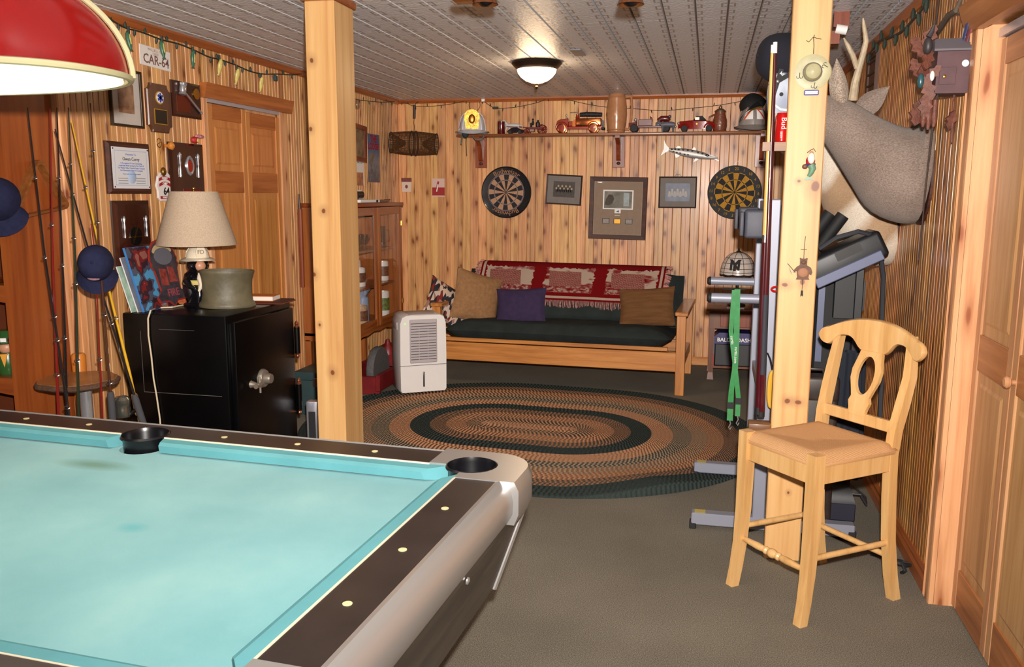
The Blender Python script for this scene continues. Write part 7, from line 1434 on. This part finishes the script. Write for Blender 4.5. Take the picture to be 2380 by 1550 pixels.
b_ = MB(); b_.at((.015, -.06, 1.255), (0, R(-27), 0)); b_.box((-.06, -.134, .018), (.06, -.128, .062)); b_.build('display', BLACK, con, smooth=0)
for dx, dz in ((0, 0), (-.06, .01)): MB().tube([(-.12+dx, -.02, 1.29+dz), (-.07+dx, -.03, 1.37+dz), (-.015+dx, -.04, 1.455+dz)], [.022, .03, .03], 14).build('hand_grip', BLACKM, TM)
MB().tube([tuple(hit(px, py, 1, yy)-Vector((.64, 4.42, 0))) for px, py, yy in ((1905, 578, 4.25), (1945, 552, 4.22), (1995, 538, 4.22), (2025, 545, 4.25), (2045, 580, 4.3), (2053, 640, 4.35), (2050, 740, 4.4), (2048, 900, 4.4), (2045, 1000, 4.4))], .011, 8).build('power_cable', mat('grey_cable', C3(54,56,62), .5), TM)
MB().tube([(.08, -.1, .1), (.14, -.1, .1), (.18, -.05, .03), (.2, .1, .02), (.16, .3, .02)], .006, 8).build('floor_cord', bpy.data.materials['grey_cable'], TM)
q = hit(1906, 905, 1, 4.3); t = thing('leather_case', 'tall dark brown leather case standing behind the right post', 'case', (.505, 4.06, 0)); LEA = mat('dark_leather', C3(50,40,36), .45, var=.3, vs=20)
MB().box((-.1, -.05, 0), (.1, .05, .68), .02, 3).build('body', LEA, t); MB().box((-.103, -.053, .62), (.103, .053, .74), .02, 3).build('lid', LEA, t); MB().tube([(-.04, 0, .74), (-.03, 0, .765), (.03, 0, .765), (.04, 0, .74)], .008, 8).build('handle', LEA, t)
t = thing('draped_cloth', 'dark blue cloth draped beside the treadmill behind the stool', 'cloth', (.69, 4.27, .197)); b_ = MB(); b_.grid(lambda u, v: ((.075-.02*v)*math.cos(2*math.pi*u)*(1+.14*math.cos(14*math.pi*u)), (.04)*math.sin(2*math.pi*u)*(1+.2*math.cos(14*math.pi*u)), .62*v), 56, 10, True); b_.build('folds', mat('navy_folds', C3(26,32,44), .9), t)

# ------------------------------------------------------------------ end table, stained glass lamp, game boxes
t = thing('end_table', 'small oak end table with a drawer behind the dip bars', 'table', (.25, 7.55, 0)); ETW = wood('brown_end_table', C3(126,72,38), C3(104,56,28), C3(72,36,16), axis=2, grain=20, rough=.4, coat=.15)
MB().box((-.23, -.24, .585), (.23, .22, .61), .006, 2).build('top', ETW, t); MB().box((-.2, -.215, .44), (.2, .2, .585)).build('case', ETW, t, smooth=0); dr_ = MB().box((-.12, -.226, .455), (.16, -.214, .57), .003).build('drawer', CHERRY, t); MB().ell((-.03, -.236, .51), .013).build('knob', mat('porcelain_knob', C3(190,176,160), .3), dr_)
for sx in (-1, 1):
    for sy in (-1, 1): MB().rings([[(sx*.185+a*w, sy*.18+b*w, z) for a, b in ((-1, -1), (1, -1), (1, 1), (-1, 1))] for z, w in ((0, .026), (.06, .02), (.3, .022), (.585, .024))]).build('leg', ETW, t, smooth=0)
MB().box((-.19, -.2, .1), (.19, .19, .118)).build('lower_shelf', ETW, t, smooth=0)
t = thing('stained_glass_lamp', 'leaded glass table lamp with NY monogram on the end table', 'table lamp', (.262, 7.56, .61)); 
def tp2(u, v): s = math.sin(v*math.pi/2); r = .02+.125*s; sc = .006*abs(math.sin(5*2*math.pi*u))*(v > .93); return (r*math.cos(2*math.pi*u), r*math.sin(2*math.pi*u), .455-.185*(1-math.cos(v*math.pi/2))-sc)
MB().grid(tp2, 60, 14, True).build('shade', mat('milk_glass', C3(206,192,182), .3, coat=.3), t, smooth=60); LEAD = mat('lead_came', C3(26,22,26), .5, .3)
for k in range(10): MB().tube([tuple(1.008*c if i < 2 else c for i, c in enumerate(tp2(k/10, v/12))) for v in range(13)], .0022, 5).build('came', LEAD, t)
for v in (.45, .65, .82, .93): MB().tube([tuple(1.008*c if i < 2 else c for i, c in enumerate(tp2(k/40, v))) for k in range(40)], .002, 5, closed=True).build('came_ring', LEAD, t)
MB().tube([tp2(k/60, 1.0) for k in range(60)], .006, 6, closed=True).build('scalloped_rim', BLACKM, t); MB().lathe([(.025, .45), (.024, .46), (.01, .47), (.008, .485), (0, .492)], 16).build('cap', BLACKM, t)
MB().lathe([(.075, 0), (.075, .012), (.03, .03), (.014, .06), (.012, .3), (.01, .45)], 24).build('stem', mat('dark_bronze_base', C3(44,36,34), .4, .6), t)
for ch, sz, bo in (('N', .115, .004), ('Y', .135, .004)): text('monogram', ch, sz, INK, t, (-.03, -.135 if ch == 'N' else -.137, .35), rot=(R(66), 0, R(-12)), bold=bo, depth=.004)
t = thing('game_box', 'black and purple board game box on the lower shelf of the end table', 'game box', (.25, 7.48, .118)); MB().box((-.155, -.12, 0), (.155, .12, .19), .008).build('box', mat('charcoal_box', C3(44,42,46), .5), t); MB().prism([(-.165, .19), (.165, .19), (.165, .25), (.12, .285), (-.12, .285), (-.165, .25)], -.13, .12).build('lid', mat('indigo_print', C3(44,36,96), .4, var=.4, vs=9), t, smooth=0); text('game_title', 'BALDERDASH', .045, WHITE, t, (.0, -.1315, .225), bold=.001)
t = thing('game_box', 'slim red and blue box beside the larger game box', 'game box', (.075, 7.42, .118)); MB().box((-.016, -.05, 0), (.016, .05, .1)).build('red_box', REDP, t, smooth=0); MB().box((-.012, -.045, .1), (.016, .045, .19)).build('blue_box', mat('sky_box', C3(70,130,170), .5), t, smooth=0)
t = thing('photo_stand', 'clear acrylic photo stand on the front of the end table', 'photo stand', (.2, 7.36, .61)); MB().box((-.06, -.003, .0), (.12, .003, .17)).build('acrylic', GLASS, t, smooth=0); MB().box((-.06, -.006, .155), (.12, .004, .172)).build('clip', STEEL, t, smooth=0); MB().box((-.02, -.03, 0), (.12, .03, .006)).build('foot', STEEL, t, smooth=0)

# ------------------------------------------------------------------ deer mounts
def fur(name, base, dark, light, bands=None):
    m, nt, p, N, L = _new(name); p.inputs['Roughness'].default_value = .9; p.inputs['Specular IOR Level'].default_value = .15; p.inputs['Sheen Weight'].default_value = .2
    tc = N('ShaderNodeTexCoord'); n1 = N('ShaderNodeTexNoise'); n1.inputs['Scale'].default_value = 330; n1.inputs['Detail'].default_value = 6; mp = N('ShaderNodeMapping'); mp.inputs['Scale'].default_value = (.4, 1, .8); L(tc.outputs['Object'], mp.inputs[0]); L(mp.outputs[0], n1.inputs['Vector'])
    n2 = N('ShaderNodeTexNoise'); n2.inputs['Scale'].default_value = 5; L(tc.outputs['Object'], n2.inputs['Vector'])
    r = ramp(nt, [(.3, dark), (.5, base), (.7, light)]); ad = N('ShaderNodeMath', operation='MULTIPLY_ADD'); L(n2.outputs['Fac'], ad.inputs[0]); ad.inputs[1].default_value = .35; s = N('ShaderNodeMath', operation='MULTIPLY'); L(n1.outputs['Fac'], s.inputs[0]); s.inputs[1].default_value = .66; L(s.outputs[0], ad.inputs[2]); L(ad.outputs[0], r.inputs[0]); col = r.outputs[0]
    if bands:
        sp = N('ShaderNodeSeparateXYZ'); L(tc.outputs['Object'], sp.inputs[0]); k = N('ShaderNodeMath', operation='MULTIPLY_ADD'); L(sp.outputs['X'], k.inputs[0]); k.inputs[1].default_value = -1.0; m3 = N('ShaderNodeMath', operation='MULTIPLY_ADD'); L(sp.outputs['Z'], m3.inputs[0]); m3.inputs[1].default_value = .75; m3.inputs[2].default_value = .35; L(m3.outputs[0], k.inputs[2]); w2 = N('ShaderNodeMath', operation='MULTIPLY_ADD'); L(n2.outputs['Fac'], w2.inputs[0]); w2.inputs[1].default_value = .1; L(k.outputs[0], w2.inputs[2])
        rb_ = ramp(nt, bands); L(w2.outputs[0], rb_.inputs[0]); mx = N('ShaderNodeMix', data_type='RGBA', blend_type='MULTIPLY'); mx.inputs['Factor'].default_value = 1; L(col, mx.inputs['A']); L(rb_.outputs[0], mx.inputs['B']); col = mx.outputs['Result']
    L(col, p.inputs['Base Color']); b = N('ShaderNodeBump'); b.inputs['Strength'].default_value = .5; b.inputs['Distance'].default_value = .006; L(n1.outputs['Fac'], b.inputs['Height']); L(b.outputs[0], p.inputs['Normal']); return m
def loft(b_, cs, n=22):
    C = [Vector(c[0]) for c in cs]; rg = []
    for i, (c, ry, rz) in enumerate(cs):
        t = (C[min(i+1, len(C)-1)]-C[max(i-1, 0)]).normalized(); e = Vector((0, 0, 1)).cross(t); e = e.normalized() if e.length > .05 else Vector((0, 1, 0)); g = t.cross(e).normalized()
        rg.append([C[i]+e*(ry*math.cos(2*math.pi*k/n))+g*(rz*math.sin(2*math.pi*k/n)*(1+.12*(math.sin(2*math.pi*k/n) > .3))) for k in range(n)])
    b_.rings(rg); return b_
def smooth_cs(cs, sub=4):
    out = []
    for i in range(len(cs)-1):
        p0, p1, p2, p3 = cs[max(i-1, 0)], cs[i], cs[i+1], cs[min(i+2, len(cs)-1)]
        for k in range(sub):
            t = k/sub
            f = lambda a, b, c, d: .5*((2*b)+(-a+c)*t+(2*a-5*b+4*c-d)*t*t+(-a+3*b-3*c+d)*t**3)
            out.append((tuple(f(p0[0][j], p1[0][j], p2[0][j], p3[0][j]) for j in range(3)), f(p0[1], p1[1], p2[1], p3[1]), f(p0[2], p1[2], p2[2], p3[2])))
    out.append(cs[-1]); return out
FUR1 = fur('grey_brown_deer_hair', C3(134,118,108), C3(100,84,74), C3(160,146,136)); EARI = fur('ear_fluff', C3(150,130,112), C3(90,66,54), C3(206,196,184)); ANT = mat('antler_bone', C3(176,158,130), .5, var=.25, vs=20, bump=.3, bs=40)
BO = Vector((.9, 4.06, 1.63))
DR1 = thing('deer_mount', 'grey brown antlered deer head mounted on the right wall', 'deer mount', tuple(BO))
cs = [((-.012, 0, .0), .185, .2), ((-.06, 0, .005), .2, .21), ((-.12, -.005, .02), .185, .195), ((-.2, -.01, .075), .145, .15), ((-.29, -.01, .155), .112, .115), ((-.365, -.005, .225), .09, .094), ((-.43, .02, .26), .08, .08), ((-.49, .07, .25), .066, .068), ((-.54, .13, .215), .048, .05), ((-.57, .18, .19), .04, .042), ((-.585, .205, .18), .022, .026)]
loft(MB(), smooth_cs(cs)).build('head_and_neck', FUR1, DR1, smooth=70)
MB().ell((-.588, .208, .182), (.02, .018, .018)).build('nose', BLACKM, DR1); MB().ell((-.46, -.05, .285), .016).build('eye', BLACK, DR1)
def ear(b_, base, tip, w, cup):
    base, tip = Vector(base), Vector(tip); ax = tip-base; sd = ax.cross(Vector((0, -1, 0))).normalized(); nn = ax.cross(sd).normalized(); rows = []
    for i in range(9):
        t = i/8; wd = w*math.sin(math.pi*min(1, .12+.88*t)**.8)*(1-.1*t); rows.append([base+ax*t+sd*(wd*a)+nn*(cup*(a*a)*wd*8*.12) for a in (-1, -.6, -.2, .2, .6, 1)])
    vs = [p for r in rows for p in r]; n = 6; fs = [(j*n+k, j*n+k+1, (j+1)*n+k+1, (j+1)*n+k) for j in range(8) for k in range(5)]
    vs2 = [p+nn*.006 for p in vs]; m_ = len(vs); b_.add(vs+vs2, fs+[tuple(m_+i for i in reversed(f)) for f in fs]); return b_
def dp(px, py, y): return hit(px, py, 1, y)-BO
ear(MB(), dp(1957, 243, 4.0), dp(1945, 135, 3.98), .04, 1).build('ear', EARI, DR1, smooth=60); ear(MB(), dp(1995, 262, 4.06), dp(2068, 200, 4.05), .048, -.6).build('ear', FUR1, DR1, smooth=60)
def antl(y): return [dp(px, py, yy) for px, py, yy in y]
MB().tube(antl([(1982, 232, 4.02), (1988, 190, 4.0), (1996, 160, 3.99), (2006, 125, 3.98), (2013, 95, 3.97), (2008, 60, 3.96), (2006, 42, 3.96)]), [.02, .017, .014, .013, .011, .008, .003], 10).build('antler', ANT, DR1)
MB().tube(antl([(1992, 158, 3.99), (1982, 128, 3.98), (1970, 105, 3.97), (1961, 88, 3.97)]), [.012, .011, .009, .003], 10).build('antler_tine', ANT, DR1)
MB().tube(antl([(1945, 240, 4.14), (1935, 200, 4.16), (1928, 160, 4.17), (1918, 130, 4.17)]), [.018, .015, .012, .004], 10).build('antler', ANT, DR1)
MB().prismx([(.14*math.cos(R(a))*1.25, .2*math.sin(R(a))*1.05) for a in range(0, 360, 20)], -.012, .0).build('backboard', WALNUT, DR1)
FUR2 = fur('tan_and_white_deer_hair', C3(214,200,182), C3(192,174,152), C3(230,220,206), [(.0, (1,1,1)), (.34, (1,1,1)), (.39, (.6,.45,.33)), (.53, (.62,.46,.34)), (.58, (1,1,1)), (.65, (1,1,1)), (.7, (.55,.41,.3)), (.84, (.6,.45,.33)), (.89, (1,1,1))])
BO2 = Vector((.9, 4.66, 1.42)); DR2 = thing('deer_mount', 'white and tan chested deer mount below and behind the antlered one', 'deer mount', tuple(BO2))
cs2 = [((-.012, 0, -.02), .19, .19), ((-.06, 0, -.02), .2, .205), ((-.13, 0, .03), .18, .185), ((-.2, 0, .12), .145, .15), ((-.26, 0, .22), .12, .125), ((-.31, .0, .32), .1, .105), ((-.36, .03, .39), .085, .085), ((-.43, .08, .41), .066, .066), ((-.5, .14, .38), .045, .046), ((-.53, .17, .36), .025, .028)]
loft(MB(), smooth_cs(cs2)).build('head_and_chest', FUR2, DR2, smooth=70); MB().ell((-.53, .172, .362), .018).build('nose', BLACKM, DR2); MB().ell((-.4, -.045, .43), .014).build('eye', BLACK, DR2)
ear(MB(), Vector((-.31, -.07, .42)), Vector((-.26, -.13, .52)), .035, 1).build('ear', FUR1, DR2, smooth=60); ear(MB(), Vector((-.31, .07, .42)), Vector((-.26, .15, .52)), .035, 1).build('ear', FUR1, DR2, smooth=60)
MB().prismx([(.17*math.cos(R(a)), .19*math.sin(R(a))-.02) for a in range(0, 360, 20)], -.012, .0).build('backboard', WALNUT, DR2)

# ------------------------------------------------------------------ cuckoo clock on the right wall
CK0 = thing('cuckoo_clock', 'maroon cuckoo clock with grey roof and carved leaves by the door', 'clock', (XR, 3.50, 1.91)); MAROON = mat('maroon_wood', C3(84,56,60), .6, var=.12, vs=30); CARV = mat('carved_red_brown', C3(104,58,44), .6, var=.35, vs=40, bump=.4, bs=60)
MB().box((-.125, -.06, .0), (-.002, .06, .15)).build('case', MAROON, CK0, smooth=0); MB().rings([[(-.14, -.075, .145), (.0, -.075, .145), (.0, .075, .145), (-.14, .075, .145)], [(-.14, -.075, .152), (.0, -.075, .152), (.0, .075, .152), (-.14, .075, .152)], [(-.13, -.02, .195), (-.01, -.02, .195), (-.01, .02, .195), (-.13, .02, .195)]]).build('roof', mat('grey_roof', C3(104,98,104), .7), CK0, smooth=0)
sd_ = MB().box((-.115, -.0625, .03), (-.06, -.0595, .09), .001).build('side_door', MAROON, CK0); MB().ell((-.098, -.063, .058), (.006, .002, .006)).build('latch', BRASS, sd_); disc(CK0, 'sticker', WHITE, -.032, .102, .012, -.0605, .001, 16)
def leafy(x, y, z, s, an):
    b_ = MB(); b_.at((x, y, z), (R(random.uniform(-20, 20)), R(an), R(random.uniform(-20, 20)))); b_.prism([(0, -s), (.45*s, -.5*s), (.3*s, -.2*s), (.6*s, .1*s), (.3*s, .4*s), (.35*s, .7*s), (0, s), (-.35*s, .7*s), (-.3*s, .4*s), (-.6*s, .1*s), (-.3*s, -.2*s), (-.45*s, -.5*s)], -.006, .006); b_.build('carved_leaf', CARV, CK0)
for x, y, z, s, an in ((-.15, -.03, .2, .045, 20), (-.17, .02, .17, .05, -30), (-.155, -.05, .12, .04, 15), (-.15, 0, .06, .05, 170), (-.145, -.05, .02, .045, 160), (-.175, .03, .1, .04, -20), (-.135, -.06, .07, .035, 40), (-.15, -.04, -.04, .045, 175), (-.165, 0, -.06, .05, 190)): leafy(x, y, z, s, an)
MB().ell((-.16, -.06, .165), (.016, .02, .03)).build('carved_bird', mat('dark_carving', C3(52,48,50), .5), CK0); MB().tube([(-.16, -.06, .195), (-.15, -.06, .215), (-.145, -.07, .24)], [.01, .008, .003], 8).build('bird_neck', bpy.data.materials['dark_carving'], CK0); MB().ell((-.175, -.06, .045), (.012, .012, .026)).build('teal_weight', mat('teal_gloss', C3(40,80,88), .3), CK0); MB().ell((-.14, -.07, .06), (.008, .006, .018)).build('white_bird', WHITE, CK0)
for k in range(3): MB().tube([(-.15+.018*k, -.03, -.02), (-.15+.018*k, -.03, -.09), (-.15+.018*k, -.03, -.115-.01*(k % 2))], [.008, .012, .005], 10).build('pine_cone_weight', CARV, CK0)
MB().tube([(-.105, -.02, 0), (-.11, -.02, -.08), (-.12, -.02, -.3), (-.125, -.02, -.6)], .0028, 6).build('chain', HOP, CK0); MB().tube([(-.1, .02, 0), (-.105, .02, -.08), (-.112, .02, -.35)], .0028, 6).build('chain', HOP, CK0)
MB().tube([(-.045, 0, 0), (-.045, 0, -.05), (-.04, 0, -.17)], .004, 6).build('pendulum_rod', CARV, CK0); leafy(-.05, 0, -.09, .035, 10)
# branch and painted feather above the clock
t = thing('twig_branch', 'forked grey twig fixed on the wall above the cuckoo clock', 'branch', (XR-.03, 4.1, 2.2)); TWG = mat('grey_twig', C3(84,70,58), .8, var=.2, vs=30)
def rp(px, py, off): return hit(px, py, 0, XR-off)-Vector((XR-.03, 4.1, 2.2))
MB().tube([rp(2165, 90, .04), rp(2185, 65, .05), rp(2205, 35, .06), rp(2222, 25, .05), rp(2232, 0, .04), rp(2236, -30, .03)], [.012, .012, .011, .011, .008, .005], 8).tube([rp(2215, 27, .055), rp(2235, 28, .03), rp(2248, 28, .02)], [.01, .008, .003], 8).build('branch', TWG, t); MB().tube([rp(2175, 55, .03), rp(2180, 20, .03), rp(2184, -20, .03)], .004, 6).build('cord', HOP, t)
t = thing('painted_feather', 'red white and blue feather standing above the clock roof', 'feather', tuple(hit(2240, 98, 0, XR-.03))); fo = Vector(t.location)
def fp(px, py): q = hit(px, py, 0, XR-.03)-fo; return q
for nm, cl_, pts in (('white_vane', CREAM, [(2239, 98), (2243, 60), (2250, 38), (2256, 36), (2250, 70), (2243, 98)]), ('red_vane', mat('rose_vane', C3(150,80,90), .7), [(2244, 98), (2252, 66), (2258, 38), (2264, 40), (2258, 72), (2248, 98)]), ('blue_quill', mat('blue_quill', C3(64,76,130), .6), [(2241, 98), (2250, 60), (2258, 12), (2264, 12), (2256, 60), (2245, 98)])):
    q = [fp(*a) for a in pts]; dx = {'white_vane': -.004, 'red_vane': 0, 'blue_quill': -.007}[nm]; MB().rings([[p_+Vector((dx, 0, 0)) for p_ in q], [p_+Vector((dx-.003, 0, 0)) for p_ in q]]).build(nm, cl_, t, smooth=0)
y0_, z0_ = hit(2030, 185, 0, XR)[1:]; t = thing('lattice_panel', 'small dark framed lattice on the right wall behind the antlers', 'wall panel', (XR, y0_, z0_), R(-90)); framebox(t, .3, .3, .03, .02, mat('dark_lattice', C3(70,40,26), .6), mat('lattice_back', C3(92,54,34), .7))
for k in range(4): MB().box((-.12, -.016, -.1+.065*k), (.12, -.01, -.088+.065*k)).build('lattice_slat', bpy.data.materials['dark_lattice'], t, smooth=0)
t = thing('iron_hook', 'black wrought iron hook lying on the carpet near the right wall', 'iron hook', (.80, 3.72, 0), R(-40)); MB().tube([(-.08, 0, .02), (-.03, .015, .025), (.02, -.012, .03), (.07, .01, .02), (.1, 0, .035)], [.007, .012, .014, .011, .006], 8).tube([(.02, 0, .03), (.04, .04, .02), (.08, .05, .012)], .006, 6).build('iron', BLACKM, t)
MB().tube([(0, 0, 0), (.01, -.02, .02), (.0, .0, .045)], .008, 6).build('iron_hook', BLACKM, None, (.838, 3.64, .002), label='tiny black iron piece on the carpet by the baseboard', cat='iron hook')

# ------------------------------------------------------------------ strings of lights
WIRE = mat('dark_green_wire', C3(34,40,30), .6); SOCK = mat('green_socket', C3(30,44,34), .6)
def lightstring(label, pts, bulbs, rad, spike, mt_=WIRE, name='string_lights'):
    base = pts[0].copy(); t = thing(name, label, 'string lights', tuple(base)); P3 = []
    for i in range(len(pts)-1):
        p0, p1, p2, p3 = pts[max(0, i-1)], pts[i], pts[i+1], pts[min(len(pts)-1, i+2)]
        for k in range(6):
            u = k/6; P3.append(.5*((2*p1)+(-p0+p2)*u+(2*p0-5*p1+4*p2-p3)*u*u+(-p0+3*p1-3*p2+p3)*u**3)-base)
    P3.append(pts[-1]-base); MB().tube(P3, rad, 6).build('wire', mt_, t)
    for k in range(bulbs):
        f = (k+.5)/bulbs*(len(P3)-1); i = int(f); c = P3[i].lerp(P3[min(i+1, len(P3)-1)], f-i); s = 1 if k % 2 else -1; d = Vector((random.uniform(-.008, .008), 0, s*spike)); o = MB().tube([c, c+d*.6, c+d], [rad*1.5, rad*1.9, rad*.7], 6).build('mini_bulb', SOCK, t)
    return t
bp = lambda px, py, off=.02: hit(px, py, 1, YB-off)
lightstring('mini lights looping along the back wall above the display shelf', [bp(*q) for q in ((928, 236), (945, 240), (965, 247), (1000, 247), (1040, 243), (1075, 236), (1105, 228), (1125, 236), (1150, 251), (1190, 250), (1215, 246), (1250, 238), (1285, 226), (1320, 232), (1370, 243), (1420, 250), (1480, 253), (1540, 257), (1600, 252), (1660, 246), (1720, 236), (1772, 226))], 26, .0055*.5, .028)
MB().tube([tuple(bp(1103+13*math.cos(R(a)), 244+14*math.sin(R(a)), .014)-bp(1103, 244)) for a in range(0, 360, 20)], .0026, 6, closed=True).build('wire_coil', WIRE, None, tuple(bp(1103, 244)), label='coiled loop of green wire hanging on the back wall', cat='wire')
t = thing('light_plug', 'green plug and white tag on the back wall light string', 'plug', tuple(bp(1151, 251, .03))); MB().box((-.025, -.008, -.01), (.03, .008, .012), .003).build('plug', SOCK, t); MB().box((-.13, -.004, .06), (-.1, .0, .085)).build('tag', WHITE, t, smooth=0)
lwp = lambda px, py, off=.02: hit(px, py, 0, XL+off)
lightstring('short run of mini lights on the left wall beyond the post', [lwp(*q) for q in ((760, 205), (800, 222), (830, 231), (850, 234), (880, 237), (905, 237), (926, 235))], 12, .0028, .03)
t = lightstring('dark green light string with plastic fish high on the left wall', [lwp(*q) for q in ((225, 20), (262, 48), (290, 64), (330, 75), (375, 92), (415, 102), (450, 116), (485, 132), (510, 138), (545, 150), (580, 165), (612, 172), (645, 172), (680, 174), (712, 172), (740, 188))], 26, .004, .03, name='fish_string_lights'); fb = Vector(t.location)
FG = mat('bass_green', C3(60,104,80), .35, var=.25, vs=40); FY = mat('bass_yellow', C3(206,190,110), .35, var=.2, vs=40)
for i, (px, py, an) in enumerate(((300, 95, 10), (378, 115, 8), (449, 138, -4), (511, 156, -14), (551, 178, -14), (607, 196, -12))):
    q = lwp(px, py, .035)-fb; b_ = MB(); b_.at(tuple(q), (R(-an), 0, R(90))); b_.rings([[(w*math.cos(R(a)), d*math.sin(R(a)), z) for a in range(0, 360, 30)] for z, w, d in ((-.05, .02, .004), (-.04, .006, .006), (-.02, .014, .01), (.01, .02, .013), (.035, .014, .011), (.048, .006, .005))]); fo2 = b_.build('fish_lamp', FG if i < 3 else FY, t, smooth=60)
    b_ = MB(); b_.at(tuple(q), (R(-an), 0, R(90))); b_.rings([[(w*math.cos(R(a)), d*math.sin(R(a)), z) for a in range(0, 360, 30)] for z, w, d in ((-.03, .004, .004), (-.018, .011, .0105), (.01, .0155, .0142), (.03, .009, .0122), (.04, .003, .004))]); b_.build('fish_belly', FY, fo2, smooth=60)
    MB().cyl(tuple(q+Vector((0, 0, .04))), tuple(q+Vector((0, 0, .07))), .007, n=8).build('socket', SOCK, t)
q = lwp(640, 182, .03); t = thing('wire_connector', 'dark teal connector box hanging on the fish light wire', 'connector', tuple(q)); MB().box((-.01, -.018, -.018), (.01, .018, .018), .004).build('box', mat('teal_connector', C3(40,70,76), .5), t)
q = lwp(830, 240, .03); t = thing('clear_lamp', 'clear plastic lamp hanging beside the left post', 'lamp', tuple(q)); MB().ell((0, 0, -.01), (.03, .035, .04)).build('bulb', CRYS, t)
rwp = lambda px, py, off=.03: hit(px, py, 0, XR-off)
lightstring('dark mini lights drooping along the right wall near the ceiling', [rwp(*q) for q in ((2018, 130), (2030, 112), (2045, 95), (2060, 90), (2080, 82), (2100, 70), (2120, 48), (2140, 25), (2155, 0), (2165, -20))], 14, .006, .05, mat('grey_green_wire', C3(58,56,50), .7))
# ------------------------------------------------------------------ spot lamps and small fittings at the ceiling
AMB = mat('amber_glass', C3(92,50,22), .25, coat=.5)
sc_ = hit(1285, 5, 1, 3.0); t = thing('ceiling_spot_bar', 'dark ceiling fitting with two amber shades at the top edge', 'ceiling light', (sc_.x, 3.0, ZC))
xl_, xr_ = hit(1128, 5, 1, 3.0), hit(1466, 5, 1, 3.0)
MB().lathe([(.07, 0), (.07, -.02), (.03, -.05), (.015, -.06)], 24).build('canopy', BRONZE, t); MB().cyl((xl_.x-sc_.x, 0, -.07), (xr_.x-sc_.x, 0, -.07), .01).build('bar', BRONZE, t)
for q in (xl_, xr_):
    x_ = q.x-sc_.x; zb = q.z-ZC; MB().lathe([(.045, zb-.008), (.042, zb), (.03, zb+.04), (.018, zb+.09), (.016, -.06)], 24, (x_, 0, 0), caps=False).build('shade', AMB, t); MB().ell((x_, 0, zb+.015), .03).build('bulb', BLACK, t)
MB().box((xl_.x-sc_.x-.11, -.03, xl_.z-ZC+.0), (xl_.x-sc_.x-.035, .03, xl_.z-ZC+.02), .006).build('side_arm', AMB, t)
q = hit(1952, 50, 1, 4.6); t = thing('ceiling_bracket', 'small wooden ceiling bracket with white roller behind the post', 'bracket', (q.x, 4.6, ZC)); MB().box((-.03, -.02, -.07), (.04, .02, 0)).build('block', CHERRY, t, smooth=0); MB().cyl((-.02, -.03, -.08), (.03, -.03, -.09), .022).build('roller', WHITE, t); MB().box((-.04, -.03, -.15), (.0, .0, -.09)).build('hook_block', CHERRY, t, smooth=0)
q = hit(1343, 122, 2, ZC-.002); t = thing('ceiling_vent', 'small grey metal plate on the ceiling beside the lamp', 'vent', (q.x, q.y, ZC)); MB().box((-.035, -.12, -.006), (.035, .12, 0), .002).build('plate', mat('grey_plate', C3(150,152,160), .4, .4), t)
flush_text()
